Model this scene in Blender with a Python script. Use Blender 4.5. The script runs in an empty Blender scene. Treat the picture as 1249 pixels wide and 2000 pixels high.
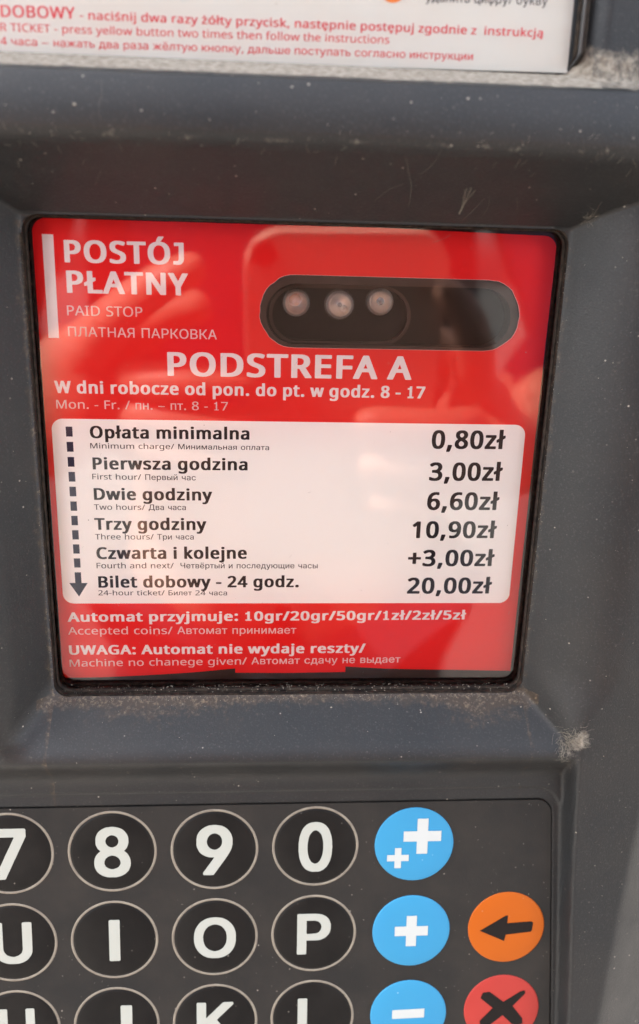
import bpy, math, random
import numpy as np
from mathutils import Vector, Matrix
from mathutils.geometry import tessellate_polygon

C = bpy.context.scene.collection
R = math.radians
rng = random.Random(7)
nr = np.random.RandomState(5)

# ------------------------------------------------------------------ camera
SC = bpy.context.scene
cam = bpy.data.cameras.new('camera')
cam.sensor_fit = 'VERTICAL'; cam.sensor_height = 36.0
cam.lens = 1650.0 / 2000.0 * 36.0
cam.clip_start = 0.002; cam.clip_end = 400.0
cam.dof.use_dof = True; cam.dof.focus_distance = 0.180; cam.dof.aperture_fstop = 12.0
camo = bpy.data.objects.new('camera', cam); C.objects.link(camo)
RIGHT = Vector((0.99766, -0.06329, 0.02568)).normalized()
FWD = Vector((0.06802, 0.95473, -0.2896)).normalized()
UP = RIGHT.cross(FWD).normalized(); RIGHT = FWD.cross(UP).normalized()
CAM = Vector((0, -0.175, 0))
mw = Matrix((RIGHT, UP, -FWD)).transposed().to_4x4(); mw.translation = CAM
camo.matrix_world = mw
SC.camera = camo

# ------------------------------------------------------------------ light
SUN_DIR = Vector((-0.62, 0.30, 0.72)).normalized()          # towards the sun: high, from behind the machine
w = bpy.data.worlds.new('World'); SC.world = w; w.use_nodes = True
nt = w.node_tree; bg = nt.nodes['Background']
sky = nt.nodes.new('ShaderNodeTexSky'); sky.sky_type = 'NISHITA'; sky.sun_disc = False
sky.air_density = 0.8; sky.dust_density = 4.0; sky.ozone_density = 0.6; sky.sun_elevation = math.asin(SUN_DIR.z); sky.sun_rotation = math.atan2(SUN_DIR.x, SUN_DIR.y)
hs = nt.nodes.new('ShaderNodeHueSaturation'); hs.inputs['Saturation'].default_value = 0.4
nt.links.new(sky.outputs[0], hs.inputs['Color']); nt.links.new(hs.outputs[0], bg.inputs[0]); bg.inputs[1].default_value = 0.15
sl = bpy.data.lights.new('sun', 'SUN'); sl.energy = 4.5; sl.angle = R(0.6); sl.color = (1.0, 0.95, 0.88)
so = bpy.data.objects.new('sun', sl); C.objects.link(so)
so.rotation_euler = SUN_DIR.to_track_quat('Z', 'Y').to_euler()
SC.view_settings.view_transform = 'Standard'; SC.view_settings.look = 'None'
SC.view_settings.exposure = 3.35; SC.view_settings.gamma = 1.0
SC.cycles.use_denoising = True
SC.cycles.max_bounces = 10; SC.cycles.transparent_max_bounces = 16

# letter outlines, 1/400 em: style, character, (advance, loops of x, y, x, y ...)
GLYPHS = {
 'VB': {
  ' ': (140, []),
  '-': (185, [[6,86,10,85,140,85,148,86,151,88,153,90,153,126,151,128,150,129,140,131,10,131,2,130,-2,128,-3,126,-3,90,-2,88]]),
  '.': (159, [[45,-14,48,-14,76,-14,94,-10,98,-7,105,-2,110,4,111,8,113,18,113,26,111,36,106,43,102,49,98,51,86,55,78,57,44,57,32,54,22,48,16,42,13,36,13,8,17,0,22,-4,30,-10]]),
  '/': (207, [[-7,-8,-4,-9,54,-9,62,-7,66,-4,188,282,189,290,186,292,184,294,176,295,118,295,110,294,106,290,-16,6,-17,-2,-16,-4,-12,-7]]),
  '0': (300, [[119,-12,122,-13,142,-13,148,-11,162,-11,172,-10,188,-6,198,-2,210,4,220,11,234,26,243,38,247,46,255,68,258,80,262,102,262,112,263,118,263,170,262,174,262,184,256,214,251,230,244,244,239,254,231,264,220,275,210,283,196,290,186,294,162,299,150,299,144,301,118,301,114,299,102,299,94,298,76,294,66,290,58,286,46,278,30,263,24,254,17,240,10,222,3,190,3,180,2,174,2,116,3,110,3,102,7,80,10,70,14,58,21,42,30,28,35,22,42,14,54,5,70,-3,82,-7,94,-10,100,-10,104,-11,116,-11],[128,36,122,38,114,42,106,50,101,58,94,74,90,90,86,114,86,126,85,132,85,156,86,162,86,174,87,178,87,186,89,194,96,218,101,230,106,238,114,246,124,251,130,253,134,253,140,251,146,248,150,245,158,238,164,228,171,212,174,202,177,188,178,178,178,170,179,166,179,122,178,118,178,108,174,86,171,76,164,60,158,50,150,42,142,38,136,36]]),
  '1': (283, [[39,-8,42,-9,196,-9,204,-7,208,-4,209,-2,209,28,208,30,207,32,204,34,196,35,162,35,161,36,159,38,159,286,158,290,154,292,146,294,98,294,90,292,88,290,86,288,81,268,80,260,78,254,74,253,62,253,58,251,46,251,38,250,30,248,26,246,26,242,26,218,26,214,28,213,30,212,38,210,78,210,79,210,81,206,81,38,79,36,78,35,42,35,34,34,32,32,30,30,30,28,30,-2,32,-6]]),
  '2': (300, [[10,-8,14,-9,250,-9,258,-7,262,-4,262,-2,262,34,262,36,258,39,250,41,114,41,111,42,110,42,112,45,185,106,217,138,228,154,236,166,242,176,246,186,249,202,249,228,247,236,246,242,239,258,234,265,222,276,214,282,198,290,186,294,166,298,162,298,156,299,98,299,80,296,56,290,40,283,24,275,10,266,6,262,5,258,5,254,6,252,16,242,21,236,28,230,30,228,38,226,58,226,66,228,84,239,104,248,112,251,122,253,132,252,140,250,146,247,150,243,155,238,160,230,163,222,165,214,162,196,156,182,148,169,134,151,128,146,123,142,108,127,104,125,96,117,92,114,86,107,60,86,52,78,16,47,2,34,1,30,1,-2,2,-6]]),
  '4': (300, [[157,-8,160,-9,216,-9,224,-7,226,-6,228,-4,229,-2,229,54,230,55,232,57,266,57,274,59,275,60,277,62,277,98,276,100,275,102,272,103,266,105,232,105,230,106,229,106,229,290,228,292,226,294,224,295,218,297,156,297,148,295,144,293,141,290,53,180,-6,106,-11,98,-11,62,-10,60,-6,58,2,57,144,57,146,56,147,54,147,-2,150,-6],[84,105,83,106,82,106,86,111,141,180,146,185,146,185,147,180,147,108,146,106,144,105]]),
  '5': (300, [[99,-12,102,-13,124,-13,130,-11,148,-11,154,-10,160,-10,184,-4,202,2,214,8,226,16,234,22,247,38,254,52,256,60,259,74,259,110,258,118,252,132,246,143,238,153,228,160,212,170,190,178,174,182,168,182,162,183,156,183,150,185,102,185,101,186,99,188,101,194,101,202,102,208,102,218,103,222,103,230,105,236,105,244,106,246,108,247,224,247,232,249,236,252,237,254,237,290,235,292,232,294,224,295,42,295,32,293,30,291,28,288,27,276,26,270,26,262,25,258,25,248,23,242,23,234,22,228,22,220,21,214,21,206,19,198,19,190,18,184,18,176,17,170,17,162,15,156,16,148,18,146,26,141,38,136,46,133,70,133,106,138,122,138,138,135,150,131,158,125,167,116,174,102,175,92,175,82,174,74,171,66,168,62,164,55,156,48,144,41,134,37,126,35,114,35,104,35,98,37,94,37,74,41,62,45,48,51,40,53,18,53,12,51,8,48,7,46,7,10,8,8,10,6,24,0,44,-6,76,-11,96,-11]]),
  '7': (300, [[51,-8,54,-9,116,-9,126,-6,128,-5,131,-2,149,34,154,42,170,76,175,84,192,118,196,126,213,158,218,166,234,200,239,208,263,254,263,288,262,290,262,292,258,294,250,295,12,295,4,294,0,291,-1,288,-1,254,0,252,4,249,12,247,166,247,169,246,170,246,162,230,44,8,42,2,42,-4,46,-7]]),
  '8': (300, [[121,-12,124,-13,142,-13,150,-11,166,-11,170,-10,176,-10,204,-3,222,5,230,10,238,15,246,25,252,32,256,38,259,46,262,54,263,62,263,86,260,98,257,106,254,112,248,119,236,130,222,140,204,150,202,152,202,154,203,154,222,166,233,174,242,185,248,195,251,204,253,214,253,234,251,242,248,250,244,258,241,264,230,274,224,279,206,288,190,294,172,298,166,298,162,299,104,299,86,296,66,291,46,282,34,274,23,262,20,258,16,250,13,238,13,208,16,196,20,188,25,180,38,167,56,154,58,150,52,146,38,139,26,130,18,122,14,115,6,102,2,90,2,58,4,50,6,42,13,30,18,22,23,18,32,10,50,1,64,-4,88,-10,94,-10,98,-11,118,-11],[126,33,118,34,110,37,102,42,93,50,89,56,85,70,85,78,86,86,89,92,94,100,102,108,114,116,124,122,126,122,136,119,150,112,158,107,166,102,174,94,179,82,181,74,179,66,174,54,163,42,156,38,146,34,134,33],[132,181,120,186,110,194,101,202,97,210,95,218,96,228,98,234,101,238,110,247,120,252,128,254,138,254,144,252,150,250,159,244,164,238,167,232,169,226,169,222,169,214,167,210,164,204,160,198,154,192,146,186,136,181]]),
  ':': (159, [[45,-14,48,-14,76,-14,94,-10,98,-7,105,-2,110,4,111,8,113,18,113,26,111,36,106,43,102,49,98,51,86,55,78,57,44,57,32,54,22,48,16,42,13,36,13,8,17,0,22,-4,30,-10],[41,160,44,159,82,159,92,162,102,167,108,174,111,180,113,188,113,200,111,208,110,213,107,216,102,222,94,226,74,230,46,230,34,227,22,221,16,214,13,206,13,182,16,174,24,166,32,162]]),
  'A': (331, [[-13,-8,-10,-9,50,-9,58,-7,62,-6,64,-2,97,72,102,80,104,81,192,81,194,80,195,78,230,-2,234,-6,236,-7,244,-9,304,-9,312,-7,316,-4,317,4,314,12,199,270,190,290,186,294,184,295,176,297,120,297,112,295,108,292,-22,4,-22,-2,-22,-4,-18,-7],[124,129,122,130,123,132,145,182,146,186,148,186,150,186,152,180,172,134,173,130,172,130,170,129]]),
  'B': (337, [[33,-8,36,-9,170,-9,176,-7,194,-7,200,-6,206,-6,230,0,248,6,258,12,266,17,274,22,281,30,286,36,290,45,294,52,297,64,297,72,298,78,298,88,297,94,297,100,295,106,292,116,286,126,275,136,262,144,246,152,246,154,247,154,258,160,262,163,274,176,280,184,283,190,286,202,286,230,283,244,279,254,272,263,268,267,258,275,244,282,228,287,218,290,194,294,184,294,178,295,36,295,28,294,24,291,23,288,23,-2,24,-4,26,-6],[110,38,108,39,107,42,107,124,109,126,110,127,148,127,154,126,162,126,172,125,178,123,190,119,194,115,202,108,206,102,210,90,210,80,208,72,206,66,202,58,191,48,178,42,162,39,146,39,140,38],[110,173,108,174,107,176,107,246,109,248,110,249,146,249,152,247,160,247,168,246,178,243,184,240,190,237,194,232,197,226,199,222,201,214,201,210,196,194,190,186,188,184,178,178,170,176,160,174,146,174,138,173]]),
  'C': (328, [[167,-12,170,-13,194,-13,200,-11,222,-11,228,-10,236,-10,254,-7,274,-2,282,1,286,2,287,6,287,42,286,44,284,45,276,47,254,47,226,41,202,37,178,37,162,40,154,42,144,46,133,54,122,62,110,78,101,98,97,114,94,132,94,154,97,172,101,188,106,200,112,210,121,222,127,228,142,239,154,244,166,248,182,251,194,251,210,249,222,246,250,237,270,237,280,239,283,242,287,246,296,264,299,270,299,276,298,279,298,280,290,284,274,290,252,295,234,298,226,298,222,299,156,299,150,298,142,298,134,297,116,292,102,288,82,280,72,274,58,263,47,254,45,250,36,242,28,230,17,208,12,190,7,166,7,122,9,116,9,110,13,90,20,70,32,48,45,32,58,20,70,12,92,1,108,-4,134,-10,140,-10,146,-11,164,-11]]),
  'D': (374, [[33,-8,36,-9,146,-9,152,-7,174,-7,178,-6,188,-6,204,-3,226,2,242,8,258,14,278,26,293,38,306,54,314,66,320,80,324,90,328,106,329,114,330,118,330,124,331,130,331,162,330,168,330,176,329,184,326,196,318,218,312,226,302,242,286,257,278,263,268,270,252,278,242,282,226,287,202,293,194,294,186,294,180,295,36,295,28,294,25,292,24,290,23,288,23,-2,24,-4,26,-6],[110,39,108,41,107,42,107,246,109,248,110,249,142,249,148,247,158,247,172,245,190,239,202,232,214,223,224,214,230,206,236,192,240,180,243,166,243,158,245,154,245,144,243,138,243,126,240,114,236,100,228,84,218,70,211,64,194,53,174,45,152,41,140,41,134,39]]),
  'E': (293, [[33,-8,36,-9,238,-9,246,-7,250,-4,251,-2,251,32,250,34,246,38,238,39,110,39,109,40,107,42,107,122,109,126,110,126,230,126,238,128,242,129,242,130,243,134,243,168,242,170,238,172,230,174,110,174,109,174,107,178,107,244,108,246,110,247,238,247,246,249,250,252,251,254,251,288,250,290,250,292,246,294,238,295,36,295,28,294,24,291,23,288,23,-2,24,-4,26,-6]]),
  'F': (276, [[33,-8,36,-9,94,-9,102,-7,106,-4,107,-2,107,110,109,114,110,114,230,114,238,116,242,118,242,122,242,154,242,158,238,160,230,162,110,162,109,162,107,166,107,244,108,246,110,247,238,247,246,249,250,252,251,254,251,288,250,290,250,292,246,294,238,295,36,295,28,294,24,291,23,288,23,-2,24,-4,26,-6]]),
  'G': (373, [[174,-12,178,-13,200,-13,206,-11,234,-11,240,-10,250,-10,254,-9,262,-9,266,-7,278,-6,298,-2,318,4,323,6,325,10,325,152,324,154,320,158,312,159,180,159,172,158,170,156,168,154,167,152,167,118,168,116,170,114,172,113,180,111,238,111,239,110,241,108,241,44,240,42,238,40,228,38,222,38,218,37,208,37,202,35,196,35,190,37,182,37,178,38,172,38,160,41,146,46,138,52,126,59,118,68,113,74,102,94,98,106,95,120,94,130,94,138,93,142,94,148,94,158,97,174,104,194,112,208,116,214,130,229,144,238,150,240,158,244,172,248,190,251,206,251,210,250,218,250,232,247,252,242,264,237,270,235,292,235,300,237,304,240,319,270,319,276,318,278,314,282,300,287,280,292,258,297,254,297,248,298,240,298,234,299,166,299,162,298,154,298,150,297,144,297,136,295,114,290,96,283,78,274,62,264,54,258,39,242,28,226,21,214,14,198,12,190,9,174,9,170,7,164,7,122,9,118,9,110,12,96,17,78,25,62,34,46,42,38,51,28,60,22,66,17,82,8,94,2,114,-4,132,-9,140,-10,146,-10,152,-11,170,-11]]),
  'J': (219, [[51,-10,54,-10,90,-10,106,-7,120,-2,128,2,138,10,150,21,155,28,159,34,164,46,169,66,169,286,168,290,164,292,156,294,30,294,22,292,18,290,18,286,18,254,18,252,20,250,22,249,30,247,86,247,89,246,90,244,90,76,87,64,81,52,74,45,70,42,14,42,6,40,4,38,2,36,2,0,2,-2,4,-4,6,-6,14,-7,40,-7]]),
  'N': (387, [[33,-8,36,-9,92,-9,100,-7,104,-4,105,-2,105,166,105,170,106,171,106,171,118,156,238,-6,242,-7,250,-9,316,-9,324,-7,327,-6,328,-4,329,-2,329,288,328,290,327,292,324,294,316,295,260,295,252,294,248,290,247,288,247,120,246,116,246,116,244,117,224,144,136,263,114,292,110,294,102,295,36,295,28,294,25,292,24,290,23,288,23,-2,24,-4,26,-6]]),
  'O': (397, [[167,-12,170,-13,190,-13,198,-11,216,-11,222,-10,226,-10,252,-4,268,1,286,9,296,16,308,25,322,40,336,60,343,74,350,94,354,118,354,126,355,132,355,156,354,162,354,172,351,190,346,208,338,226,334,234,323,248,306,266,294,274,286,279,272,286,254,292,242,295,218,299,202,299,196,301,166,301,160,299,144,299,140,298,126,297,104,291,96,288,86,284,66,274,57,266,46,257,32,240,24,226,18,214,13,198,9,178,9,172,7,166,7,122,9,118,9,110,10,102,17,78,26,58,34,46,38,39,57,22,74,10,90,2,104,-3,134,-10,142,-10,146,-11,164,-11],[180,36,178,37,170,37,162,38,152,41,142,45,134,50,126,57,116,68,109,78,104,90,97,112,94,132,94,156,97,178,104,198,113,216,119,224,132,236,138,240,150,246,162,250,172,251,190,251,206,248,220,243,232,235,238,230,246,222,251,214,258,200,263,186,267,164,267,154,269,148,269,142,267,136,267,124,262,98,258,88,252,78,245,66,232,53,220,45,210,41,202,38,194,37]]),
  'P': (315, [[33,-8,36,-9,94,-9,102,-7,106,-4,107,-2,107,102,109,104,110,105,162,105,168,106,174,106,182,107,206,113,224,120,238,128,250,135,260,146,264,152,269,160,275,176,278,190,278,216,277,220,276,226,274,236,270,243,261,258,254,266,246,272,228,282,214,287,190,293,184,293,178,294,172,294,166,295,36,295,28,294,24,291,23,288,23,-2,24,-4,26,-6],[110,151,108,153,107,154,107,246,108,247,110,249,132,249,138,247,146,247,162,243,174,238,179,234,187,222,190,216,193,202,190,186,184,174,181,170,170,161,156,156,142,153,134,153,128,151]]),
  'R': (323, [[33,-8,36,-9,94,-9,102,-7,106,-4,107,-2,107,108,108,110,110,111,130,111,134,110,134,110,193,22,210,-2,214,-6,216,-7,224,-9,290,-9,298,-7,302,-4,302,-2,302,4,299,10,218,124,218,126,220,126,236,134,246,140,252,145,261,154,267,162,271,168,277,184,278,194,278,218,275,234,270,246,266,254,259,262,248,272,242,276,228,283,212,288,200,291,170,295,36,295,28,294,24,291,23,288,23,-2,24,-4,26,-6],[110,158,108,159,107,162,107,246,108,247,110,249,130,249,134,247,146,247,154,246,162,244,172,240,175,238,182,234,186,228,188,222,191,214,193,204,190,190,184,178,180,173,167,164,152,159,142,158]]),
  'S': (290, [[99,-12,102,-13,124,-13,130,-11,150,-11,174,-7,194,-2,202,2,216,9,232,21,242,32,248,44,251,50,254,66,254,90,252,98,248,110,240,123,228,135,216,143,194,154,178,160,134,176,114,185,104,191,98,198,93,208,91,218,93,226,95,230,98,236,103,242,112,247,120,250,128,251,142,251,164,247,176,244,200,237,222,237,230,238,234,242,246,270,246,276,246,278,243,282,240,283,230,287,204,294,182,298,174,298,170,299,104,299,98,298,94,298,74,294,62,290,42,280,30,273,20,262,16,256,12,248,8,236,6,224,6,214,7,208,7,200,10,188,14,178,22,168,34,156,54,144,64,138,76,133,126,116,144,108,155,102,161,96,163,94,167,86,169,80,169,74,168,66,164,58,159,50,152,45,144,41,136,38,116,35,108,37,98,37,74,41,58,45,42,51,34,53,14,53,6,51,2,48,2,46,2,10,2,6,6,4,14,0,42,-7,56,-9,60,-10,68,-10,74,-11,96,-11]]),
  'T': (293, [[95,-8,98,-9,158,-9,166,-7,170,-4,171,-2,171,246,173,246,174,247,262,247,270,250,274,252,274,254,274,288,274,290,272,292,270,294,262,295,-4,295,-12,294,-16,290,-17,288,-17,254,-15,250,-12,249,-4,247,82,247,85,246,86,246,86,-2,86,-4,88,-6]]),
  'U': (374, [[155,-12,158,-13,178,-13,184,-11,202,-11,206,-10,214,-10,228,-7,246,-2,266,8,274,12,286,22,293,28,298,36,306,46,312,62,315,72,318,90,318,288,318,290,314,293,306,295,246,295,238,294,234,290,234,288,234,98,231,82,226,68,216,54,212,50,202,44,194,40,180,37,170,36,158,37,150,38,140,42,130,48,123,54,117,62,112,70,108,82,105,98,105,288,104,290,100,294,92,295,34,295,26,294,22,290,21,288,21,86,22,82,22,76,25,64,29,54,33,46,44,30,56,18,74,6,90,-2,114,-8,134,-11,152,-11]]),
  'W': (466, [[81,-8,84,-9,144,-9,152,-7,156,-4,212,162,214,165,214,166,216,164,270,4,274,-4,278,-7,286,-9,346,-9,354,-7,356,-6,359,-2,363,10,443,272,446,282,446,288,446,291,442,294,434,295,372,295,364,294,360,291,315,136,314,134,311,134,306,148,258,288,257,290,254,293,244,295,182,295,174,294,170,291,124,152,118,138,118,136,116,138,113,146,70,291,66,294,58,295,-2,295,-10,294,-14,292,-15,290,-15,284,-14,276,70,0,72,-4,74,-6]]),
  'Y': (298, [[98,-8,102,-9,160,-9,168,-7,172,-4,173,-2,173,106,279,276,283,284,283,290,282,292,278,294,270,295,208,295,200,294,198,292,194,290,136,194,134,189,130,188,128,190,68,290,66,292,62,294,54,295,-8,295,-16,294,-20,290,-21,284,-18,278,88,106,89,-2,90,-4,90,-6]]),
  'a': (295, [[86,-12,90,-13,110,-13,118,-11,132,-11,154,-7,170,-2,170,-2,173,-6,174,-6,184,-9,230,-9,238,-7,242,-4,243,-2,243,164,240,178,234,194,230,198,222,206,216,211,200,219,192,222,174,226,166,226,162,227,106,227,100,226,94,226,86,225,66,220,42,212,30,208,28,206,27,202,28,196,40,170,44,168,52,166,72,166,78,168,90,172,110,179,124,182,134,182,142,179,151,174,155,168,159,158,161,152,161,142,160,139,158,138,146,138,138,137,114,137,108,135,100,135,94,134,88,134,74,131,50,124,38,119,22,110,10,98,4,86,1,74,1,66,-1,62,1,52,1,42,5,28,13,16,22,8,30,2,40,-3,52,-7,70,-11,82,-11],[104,34,96,38,91,42,88,48,85,58,85,60,88,70,94,79,98,83,102,87,118,92,138,95,146,95,154,97,159,96,161,94,161,82,159,74,154,61,150,53,142,45,126,37,118,34]]),
  'b': (320, [[143,-12,146,-13,166,-13,174,-11,186,-11,194,-10,214,-4,226,1,236,6,242,10,254,21,264,34,271,48,275,58,279,78,279,86,281,90,281,126,279,130,279,138,275,158,272,166,264,182,250,198,236,210,218,219,194,226,182,227,130,227,114,225,106,222,102,222,102,226,102,306,102,310,100,311,98,312,90,314,30,314,22,312,18,310,18,306,18,-2,18,-4,22,-7,30,-9,78,-9,86,-7,88,-6,91,-2,94,-2,106,-7,118,-10,128,-11,140,-11],[146,34,134,37,126,41,122,45,116,52,110,62,106,72,103,84,103,90,102,94,102,122,103,128,103,134,108,150,113,162,118,167,122,172,132,178,142,181,148,181,156,180,170,174,179,166,186,156,192,138,195,122,195,94,194,84,190,70,186,60,179,50,170,42,164,38,152,34]]),
  'c': (258, [[126,-12,130,-13,150,-13,158,-11,174,-11,178,-10,186,-10,206,-4,220,1,223,2,225,6,225,42,223,44,222,45,214,47,194,47,186,46,178,42,162,38,148,35,138,35,130,37,122,40,118,42,110,47,106,53,98,64,93,78,90,92,90,98,89,104,90,112,90,122,93,138,97,148,100,154,106,162,114,170,124,176,132,179,142,181,150,179,182,171,204,171,214,174,216,176,218,178,229,206,228,212,226,214,222,216,210,220,184,226,178,226,174,227,158,227,152,229,132,229,126,227,110,227,106,226,100,226,78,220,70,218,52,208,44,202,34,194,26,184,20,176,16,170,12,160,8,146,5,128,5,86,9,62,14,48,21,36,34,19,44,12,60,2,82,-6,98,-10,110,-11,122,-11]]),
  'd': (320, [[114,-12,118,-13,138,-13,144,-11,158,-11,178,-7,190,-2,196,-7,204,-9,254,-9,262,-7,266,-4,267,-2,267,306,266,310,263,312,254,314,196,314,188,312,185,310,184,310,183,306,183,226,182,222,180,222,158,227,144,227,138,229,118,229,112,227,98,227,78,223,64,218,56,214,38,202,28,191,21,182,16,172,9,154,5,130,5,86,6,82,6,74,9,62,13,50,18,38,26,28,33,18,48,6,58,1,66,-3,78,-7,90,-10,98,-11,110,-11],[132,34,122,38,112,44,108,48,101,58,96,68,92,82,90,90,90,98,89,102,89,110,90,114,90,122,93,138,96,146,101,158,109,168,114,174,126,180,136,182,146,180,156,176,162,173,166,167,172,158,176,150,180,138,183,122,183,88,179,68,174,56,169,50,162,42,154,38,146,36,138,34]]),
  'e': (297, [[131,-12,134,-13,158,-13,164,-11,182,-11,188,-10,194,-10,202,-9,226,-3,242,2,246,5,247,8,247,42,246,46,242,47,234,49,214,49,190,41,170,37,150,34,140,35,126,40,116,46,109,50,102,58,96,70,92,82,90,90,91,92,94,93,246,93,254,94,258,98,259,100,259,134,257,152,252,166,246,180,240,188,226,203,212,212,202,218,190,222,166,227,106,227,86,223,70,218,56,211,39,198,30,190,20,174,13,162,9,150,5,128,5,86,8,70,13,54,17,46,24,34,32,25,38,19,50,10,64,2,74,-2,86,-6,104,-10,110,-10,114,-11,128,-11],[94,138,94,139,93,142,96,150,100,158,106,166,110,171,118,176,122,179,134,182,140,182,146,179,152,176,159,170,164,162,168,154,173,142,172,139,170,138]]),
  'g': (320, [[99,-104,102,-105,162,-105,166,-103,174,-103,182,-102,202,-98,216,-92,226,-87,234,-82,250,-66,255,-58,260,-48,263,-40,266,-26,266,-18,267,-12,267,216,266,218,264,221,254,223,204,223,196,222,190,218,182,222,164,226,154,227,144,227,138,229,118,229,112,227,98,227,78,223,66,219,50,210,42,204,30,191,20,178,13,164,9,152,6,138,6,134,5,128,5,86,8,68,13,50,21,34,30,22,40,13,54,4,66,-3,78,-7,90,-10,100,-11,114,-11,118,-13,138,-13,144,-11,158,-11,166,-10,180,-6,182,-6,183,-8,183,-14,180,-26,175,-36,172,-40,166,-47,160,-51,150,-56,144,-58,132,-59,126,-58,116,-58,112,-57,98,-55,86,-52,74,-48,62,-44,54,-42,34,-42,28,-44,24,-46,23,-50,23,-84,24,-86,26,-88,30,-91,38,-94,54,-98,74,-102],[130,34,118,40,110,45,106,50,100,60,96,68,91,82,90,90,90,98,89,102,89,110,90,116,90,124,93,138,97,150,101,158,110,169,118,175,122,178,128,180,134,181,142,181,148,179,158,174,166,169,172,160,178,150,180,142,183,126,183,118,185,112,185,96,183,90,183,82,180,70,175,58,170,50,164,44,152,37,142,34]]),
  'i': (154, [[27,-8,30,-9,90,-9,98,-6,100,-6,102,-2,102,216,102,219,98,222,90,223,30,223,22,221,20,220,18,218,18,-2,18,-4,20,-6],[45,244,48,243,74,243,90,248,98,253,102,258,104,262,105,266,105,286,101,294,96,298,90,300,84,303,76,305,42,305,32,302,22,297,18,292,15,286,16,262,18,257,26,250,34,246]]),
  'j': (154, [[-17,-104,-14,-105,32,-105,38,-103,42,-103,60,-99,72,-94,82,-86,91,-76,95,-70,98,-62,101,-50,101,-42,102,-38,102,216,102,219,98,222,90,223,30,223,22,222,18,218,18,216,18,-38,14,-50,10,-54,6,-58,-2,-58,-14,-55,-34,-55,-44,-58,-46,-58,-47,-62,-47,-92,-46,-95,-44,-98,-38,-100,-24,-103],[45,244,48,243,74,243,90,248,98,253,102,258,104,262,105,266,105,286,101,294,96,298,90,300,84,303,76,305,42,305,32,302,22,297,18,292,15,286,16,262,18,257,26,250,34,246]]),
  'k': (282, [[27,-8,30,-9,88,-9,96,-7,99,-6,100,-4,101,-2,101,72,102,74,102,76,104,76,106,75,171,-2,176,-6,186,-9,252,-9,262,-6,263,-6,265,-2,264,4,258,12,234,38,197,82,190,90,179,102,163,120,162,122,163,126,169,130,174,134,185,146,190,150,201,160,206,164,217,174,222,178,250,206,255,210,257,212,256,218,252,222,244,223,178,223,170,222,168,220,158,212,130,186,125,182,112,169,104,162,102,162,102,162,101,166,101,306,100,310,98,311,96,312,90,314,30,314,22,312,20,310,18,308,18,-2,18,-4,20,-6]]),
  'l': (154, [[27,-8,30,-9,90,-9,98,-6,100,-6,102,-2,102,306,102,310,100,311,98,312,90,314,30,314,22,312,20,310,18,308,18,-2,18,-4,20,-6]]),
  'm': (469, [[27,-8,30,-9,90,-9,98,-7,102,-4,102,-2,102,124,104,136,108,150,114,164,118,170,126,175,134,179,138,181,146,181,152,180,154,179,164,173,168,166,171,162,175,148,175,138,177,134,177,-2,178,-4,178,-6,182,-7,190,-9,246,-9,254,-7,258,-4,259,-2,259,128,261,138,266,154,270,162,276,170,282,175,290,179,298,181,304,181,310,180,316,178,325,170,331,158,334,144,334,-2,334,-4,338,-7,346,-9,404,-9,414,-6,416,-4,417,-2,417,158,415,168,412,180,408,190,404,196,398,204,386,214,374,219,362,223,350,226,342,227,328,227,322,229,302,229,296,227,284,227,274,226,254,220,234,210,218,218,210,222,184,227,170,227,162,229,144,229,138,227,126,227,102,222,94,219,90,222,82,223,30,223,22,221,18,218,18,216,18,-2,18,-4,20,-6]]),
  'n': (322, [[27,-8,30,-9,90,-9,98,-7,102,-4,102,-2,102,124,105,140,109,152,113,160,117,166,124,173,136,179,152,182,160,180,166,178,174,173,178,168,180,164,183,158,186,148,187,138,187,-2,188,-4,192,-7,200,-9,258,-9,266,-7,268,-6,270,-4,270,-2,270,156,267,174,264,182,259,192,254,198,244,208,236,214,228,218,218,222,200,226,194,226,190,227,174,227,168,229,150,229,142,227,130,227,106,222,96,218,90,222,82,223,30,223,22,222,20,220,18,218,18,216,18,-2,18,-4,20,-6]]),
  'o': (315, [[126,-12,130,-13,150,-13,156,-11,170,-11,198,-6,212,0,228,8,236,14,253,30,259,38,263,44,270,58,274,74,277,94,277,124,275,128,275,136,270,158,264,170,258,180,251,188,239,200,232,206,210,218,198,222,180,226,174,226,170,227,158,227,150,229,132,229,126,227,110,227,82,222,70,218,54,210,42,201,28,187,22,180,18,174,12,160,8,146,5,130,5,90,6,84,6,78,9,66,14,52,18,44,29,30,42,17,50,10,58,5,72,-2,84,-6,110,-11,122,-11],[136,34,126,37,116,42,106,51,102,58,96,70,93,78,90,92,89,110,90,116,90,124,93,138,98,152,104,162,116,174,126,179,132,181,140,182,150,180,160,176,171,168,178,160,183,150,190,130,191,120,191,98,190,86,186,72,179,58,171,48,160,40,154,37,142,34]]),
  'p': (320, [[27,-104,30,-105,90,-105,98,-103,102,-100,102,-98,102,-10,103,-6,106,-6,126,-11,140,-11,146,-13,166,-13,172,-11,184,-11,194,-10,214,-4,226,0,236,6,251,18,260,30,266,38,271,48,274,54,278,70,279,78,279,86,281,90,281,128,279,132,279,138,278,146,276,154,271,170,267,178,258,191,246,202,238,208,222,218,206,223,186,227,174,227,166,229,148,229,142,227,126,227,106,223,94,219,90,222,82,223,30,223,22,222,18,218,18,216,18,-98,18,-100,20,-102],[146,34,134,37,130,40,124,43,116,52,110,62,105,78,102,94,102,124,104,134,108,150,112,158,118,168,122,171,126,175,134,179,142,181,150,182,160,179,168,175,174,170,182,162,187,152,192,138,195,122,195,96,192,80,188,68,184,60,178,50,170,42,160,37,152,34]]),
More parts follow.
